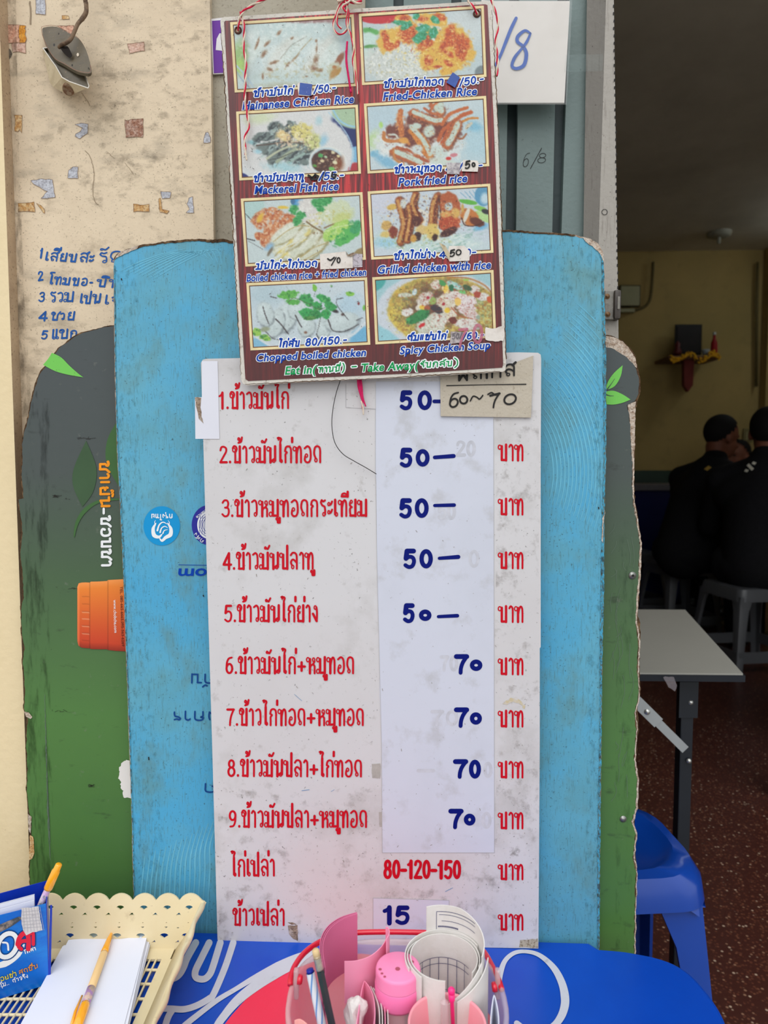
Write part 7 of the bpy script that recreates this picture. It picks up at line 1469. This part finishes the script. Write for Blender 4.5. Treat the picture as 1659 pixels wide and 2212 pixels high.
def fold(name, top, zt, zb, m_, label=None, cat='paper', group=None, parent=None, tilt=None, th=.0007, wob=0.0, ztops=None):
    """paper standing upright: top edge traced on the level zt, going down to zb"""
    T_ = [G(x, y, zt if ztops is None else ztops[i]) for i, (x, y) in enumerate(top)]
    c = cr([tuple(v) for v in T_], 5); A = [Vector(q) for q in c]; B = []
    for i, q in enumerate(A):
        v = q.copy(); v.z = zb
        if tilt: v += Vector((tilt[0], tilt[1], 0))
        B.append(v)
    k = len(A); nn = []
    for i in range(k):
        d = A[min(i+1, k-1)]-A[max(i-1, 0)]; w = d.cross(Vector((0, 0, 1))).normalized()*th; nn.append(w)
    V = A+B+[a+w for a, w in zip(A, nn)]+[a+w for a, w in zip(B, nn)]
    Fc = []
    for i in range(k-1):
        Fc += [[i, i+1, k+i+1, k+i], [2*k+i+1, 2*k+i, 3*k+i, 3*k+i+1], [i+1, i, 2*k+i, 2*k+i+1], [k+i, k+i+1, 3*k+i+1, 3*k+i]]
    Fc += [[0, k, 3*k, 2*k], [k-1, 3*k-1, 4*k-1, 2*k-1]]
    o = mesh(name, V, Fc, m_, parent, False); smooth_by_angle(o, 50)
    if label: tag(o, label, cat, group)
    return o
M_p1 = mat('dusky_pink_paper', (212, 110, 148), .7, .2, var=.05); M_p2 = mat('light_pink_paper', (244, 158, 188), .7, .2, var=.04); M_p3 = mat('salmon_pink_plastic', (246, 160, 172), .35, .4, var=.04); M_p4 = mat('pink_plastic', (250, 140, 186), .35, .45, var=.05, vscale=40)
M_wp = worn('worn_white_paper', (224, 220, 216), [(30, .5, .7, (206, 200, 190), .5)], .7, .2)
for k_, (dx, dy) in enumerate(((-6, -3), (-3, -1), (0, 0))):
    fold('pink_slip', [(772+dx*.2, 1974+dy), (742+dx, 1985+dy), (716+dx, 2003+dy), (701+dx, 2028+dy), (698+dx, 2056), (703+dx, 2090)], .681, .628, M_p1, ['dusky pink curled slip at the outside of the bundle, beside the pencil', 'dusky pink curled slip in the middle of the bundle, beside the pencil', 'dusky pink curled slip facing inward, innermost beside the pencil'][k_], 'paper', 'curled dusky pink slips', ztops=None)
fold('pink_slip', [(744, 2076), (772, 2074), (800, 2064), (822, 2046), (834, 2028)], .664, .625, M_p2, 'light pink slip bending back between dark pink slips and pink shaker', 'paper')
fold('pink_slip', [(834, 2028), (840, 2016), (838, 2004), (833, 2003)], .676, .63, M_p2, 'narrow light pink paper tip standing against the red handle', 'paper')
# shaker
sc_ = G(860, 2087, .665); r0 = .0197
sh = empty('shaker', (sc_.x, sc_.y, .535)); tag(sh, 'round pink plastic shaker with small holes in its flat lid', 'shaker')
MB().lathe([(.0001, .665), (r0*.90, .665), (r0*.97, .6642), (r0, .6622), (r0, .653), (r0*1.005, .6525)], Vector((sc_.x, sc_.y, 0)), 48).build('lid', M_p4, sh, True); lid_ = COL.objects[list(ORG)[-1]]
MB().lathe([(r0*1.0, .6522), (r0*1.03, .651), (r0*1.03, .638), (r0*.98, .6355), (.0001, .6355)], Vector((sc_.x, sc_.y, 0)), 48).build('body', mat('bright_pink_plastic', (255, 128, 184), .35, .45, var=.04), sh, True)
MB().lathe([(r0*.8, .6355), (r0*.86, .630), (r0*.9, .575), (.0001, .573)], Vector((sc_.x, sc_.y, 0)), 40).build('clear_bottle', m, sh, True)
for (x, y, r_) in ((859, 2093, .0022), (821, 2094, .0014), (825, 2103, .0012), (831, 2110, .0012), (890, 2078, .0018)):
    g_ = G(x, y, .6651); MB().lathe([(.0001, .0002), (r_, .0002)], g_, 14).build('lid_hole', mat('dark_pink_hole', (178, 84, 104), .8), lid_)
# rolled papers
rc = G(958, 2066, .668); 
roll = empty('paper_roll', (rc.x, rc.y, .53)); tag(roll, 'rolled white printed forms standing in the bucket right of the pink shaker', 'paper roll')
def spiral(name, a0, a1, ra, rb, zt, zb, m_, th=.0008, zf=None, par=roll, n=60):
    A = []
    for i in range(n+1):
        t = i/n; a_ = math.radians(a0+(a1-a0)*t); r_ = ra+(rb-ra)*t; z = zt(t) if callable(zt) else zt
        A.append((a_, r_, z))
    V = []
    for a_, r_, z in A:
        for rr, zz in ((r_, z), (r_, zb), (r_+th, zb), (r_+th, z)): V.append((rc.x+rr*math.cos(a_), rc.y+rr*math.sin(a_), zz))
    Fc = [[i*4+j, i*4+(j+1) % 4, (i+1)*4+(j+1) % 4, (i+1)*4+j] for i in range(n) for j in range(4)]+[[0, 1, 2, 3], [n*4+3, n*4+2, n*4+1, n*4]]
    o = mesh(name, V, Fc, m_, par); return smooth_by_angle(o, 50)
spiral('sheet', -40, 268, .0295, .0285, .668, .575, M_wp); spiral('sheet', -20, 230, .0312, .0316, lambda t: .667+.002*math.sin(t*9), .575, M_wp)
spiral('sheet', 20, 205, .0330, .0336, lambda t: .67-.002*t, .577, M_wp); spiral('outer_sheet', -28, 112, .0352, .0345, lambda t: .68+.012*min(1, t*1.6), .58, M_wp, n=50)
spiral('loose_flap', -92, -22, .0290, .0350, lambda t: .646+.03*t, .577, M_wp, n=24); spiral('loose_flap', -75, -10, .0330, .0385, lambda t: .652+.02*t, .577, M_wp, n=24)
M_ln = mat('grey_blue_ink', (84, 84, 120), .6)
def cyl_line(a0, a1, z0, z1, r_, w, n=14):
    mb = MB(); V = []
    if abs(a1-a0) < .01:
        a_ = math.radians(a0); da = w/r_/2
        V = [(rc.x+r_*math.cos(a_+s*da), rc.y+r_*math.sin(a_+s*da), z) for z in (z0, z1) for s in (-1, 1)]; mb.add(V, [[0, 1, 3, 2]])
    else:
        for i in range(n+1):
            a_ = math.radians(a0+(a1-a0)*i/n)
            for z in (z0-w/2, z0+w/2): V.append((rc.x+r_*math.cos(a_), rc.y+r_*math.sin(a_), z))
        mb.add(V, [[2*i, 2*i+1, 2*i+3, 2*i+2] for i in range(n)])
    return mb
lm = MB()
for q in [cyl_line(a_, a_, .575, .647, .0270, .0006) for a_ in (40, 58, 76, 94, 112, 130, 148)]+[cyl_line(28, 152, z, z, .0270, .0006) for z in (.647, .641, .616, .611)]: lm.add(q.V, q.F)
lm.build('printed_table', M_ln, roll)
lm = MB()
for q in [cyl_line(30, 96, .686, .686, .0345, .0006), cyl_line(30, 92, .683, .683, .0345, .0005), cyl_line(30, 88, .677, .677, .0345, .0005), cyl_line(96, 96, .668, .686, .0345, .0006)]+[cyl_line(a_, a_+1.6, .6715, .6715, .0345, .0016, 2) for a_ in range(62, 94, 2)]: lm.add(q.V, q.F)
lm.build('printed_form', M_ln, roll)
# pink cup
cc = G(966, 2208, .650); cup = empty('pink_cup', (cc.x, cc.y, .57)); tag(cup, 'salmon pink plastic cup at the front of the bucket, holding a pink stick', 'cup')
MB().lathe([(.0001, .573), (.023, .573), (.0235, .576), (.0298, .6485), (.0304, .6502), (.0316, .6502), (.0320, .649), (.0316, .6465), (.0246, .572), (.0001, .571)], Vector((cc.x, cc.y, 0)), 56).build('cup_body', M_p3, cup, True)
a = P(975, 2137, .540, 0); b = P(984, 2330, .540, 0); d = b-a
stk = empty('pink_stick', b); tag(stk, 'thin hot pink plastic stick with round head standing in the pink cup', 'stick')
M_hp = mat('hot_pink_plastic', (250, 44, 130), .3, .5, var=.06, vscale=60)
MB().tube([at(-.02), at(0), at(.03), at(.05), at(.055)], [.0014, .0028, .0030, .0024, .0022], 14).build('head', M_hp, stk, True); MB().tube([at(.05), at(.12), at(.14), at(1)], [.0028, .0026, .0018, .0016], 12).build('shaft', M_hp, stk, True)
a = P(960, 2158, .541, 0); b = P(964, 2320, .541, 0); d = b-a
tb_ = MB().tube([at(0), at(.04), at(1)], [.001, .0034, .0036], 16).build('clear_tube', m); tag(tb_, 'clear plastic pen cap standing in the pink cup beside the pink stick', 'pen cap')
# pencil and striped pen
pcl = empty('pencil', P(700, 2140, .562)); tag(pcl, 'dark green pencil with worn eraser end, leaning in the bucket', 'pencil')
a = P(681, 2050, .540, 0); b = P(736, 2300, .530, 0); d = b-a; d1 = d.normalized()
MB().tube([at(0), at(.012), at(.075)], [.0020, .0030, .0031], 14).build('eraser', mat('worn_eraser', (214, 186, 140), .8, var=.12, vscale=200), pcl, True)
MB().tube([at(.06)]+[at(.07+.012*i) for i in range(10)], [.0031]+[.0033 if i % 2 else .0030 for i in range(10)], 14).build('ferrule', mat('metal_ferrule', (196, 192, 180), .3, metal=.7, var=.15, vscale=300), pcl, True)
MB().tube([at(.185), at(1)], .0034, 6).build('shaft', mat('dark_green_pencil_paint', (30, 50, 54), .3, .5, var=.12, vscale=100, coat=.5), pcl)
sp2 = empty('striped_pen', P(690, 2160, .56)); tag(sp2, 'blue and white striped pen with dark blue end plug, leftmost in the bucket', 'pen')
a = P(669, 2094, .545, 0); b = P(714, 2300, .534, 0); d = b-a
MB().tube([at(0), at(.035)], .0030, 14).build('end_plug', mat('blue_plug', (26, 40, 150), .3), sp2, True)
q = d.normalized().orthogonal().normalized(); w = d.normalized().cross(q); V = []; Fc = []; nS = 40; nR = 16
for i in range(nS+1):
    for j in range(nR):
        al = 2*math.pi*j/nR+i*.16; V.append(at(.03+.97*i/nS)+(q*math.cos(al)+w*math.sin(al))*.0036)
for i in range(nS):
    for j in range(nR): Fc.append([i*nR+j, i*nR+(j+1) % nR, (i+1)*nR+(j+1) % nR, (i+1)*nR+j])
o = mesh('barrel', V, Fc, [mat('white_pen_plastic', (228, 232, 240), .25, .5), mat('blue_pen_stripe', (96, 150, 214), .25, .5)], sp2, True)
o.data.polygons.foreach_set('material_index', [1 if (i % nR) % 4 == 0 else 0 for i in range(len(Fc))])
# slips at the front
fold('folded_slip', [(788, 2118), (800, 2134), (808, 2156), (811, 2190), (806, 2230)], .645, .58, M_p2, 'light pink folded slip at the front, left of the pink cup', 'paper', 'folded slips at the front of the bucket')
fold('folded_slip', [(788, 2118), (782, 2140), (776, 2180), (768, 2230)], .645, .58, M_p2, 'light pink slip corner standing upright beside the crumpled tissue', 'paper', 'folded slips at the front of the bucket')
for k_, (dx, mm) in enumerate(((6, M_wp), (12, M_wp), (18, M_p2), (24, M_wp))):
    fold('folded_slip', [(796+dx*.9, 2130+k_*3), (806+dx, 2152), (814+dx, 2180), (815+dx, 2230)], .643-.001*k_, .58, mm, ['grey-white thin slip first right of the pink folded slip', 'grey-white thin slip second right of the pink folded slip', 'pink thin slip between two white slips, under the shaker', 'white thin slip nearest to the pink cup'][k_], 'paper', 'folded slips at the front of the bucket')
fold('folded_slip', [(1058, 2232), (1060, 2190), (1066, 2150), (1072, 2160), (1078, 2196), (1078, 2236)], .650, .59, M_sh, 'white folded slip standing at the right side of the bucket', 'paper')
fold('folded_slip', [(636, 2204), (648, 2201), (662, 2210), (672, 2222)], .655, .62, mat('peach_paper', (250, 176, 170), .7), 'peach paper corner at the front left rim of the bucket', 'paper')
bmx = bmesh.new(); bmesh.ops.create_icosphere(bmx, subdivisions=3, radius=.0115)
tcn = G(768, 2192, .632)
for v in bmx.verts:
    nz = math.sin(v.co.x*420)*math.cos(v.co.z*380+1)+math.sin(v.co.y*300+v.co.z*200); v.co = v.co*(1+.16*nz); v.co.x *= .8; v.co.z *= 1.3; v.co += tcn
mbx = MB(); mbx._bm(bmx); o = mbx.build('crumpled_tissue', M_wp, None, False); tag(o, 'crumpled white tissue at the front of the bucket', 'tissue')
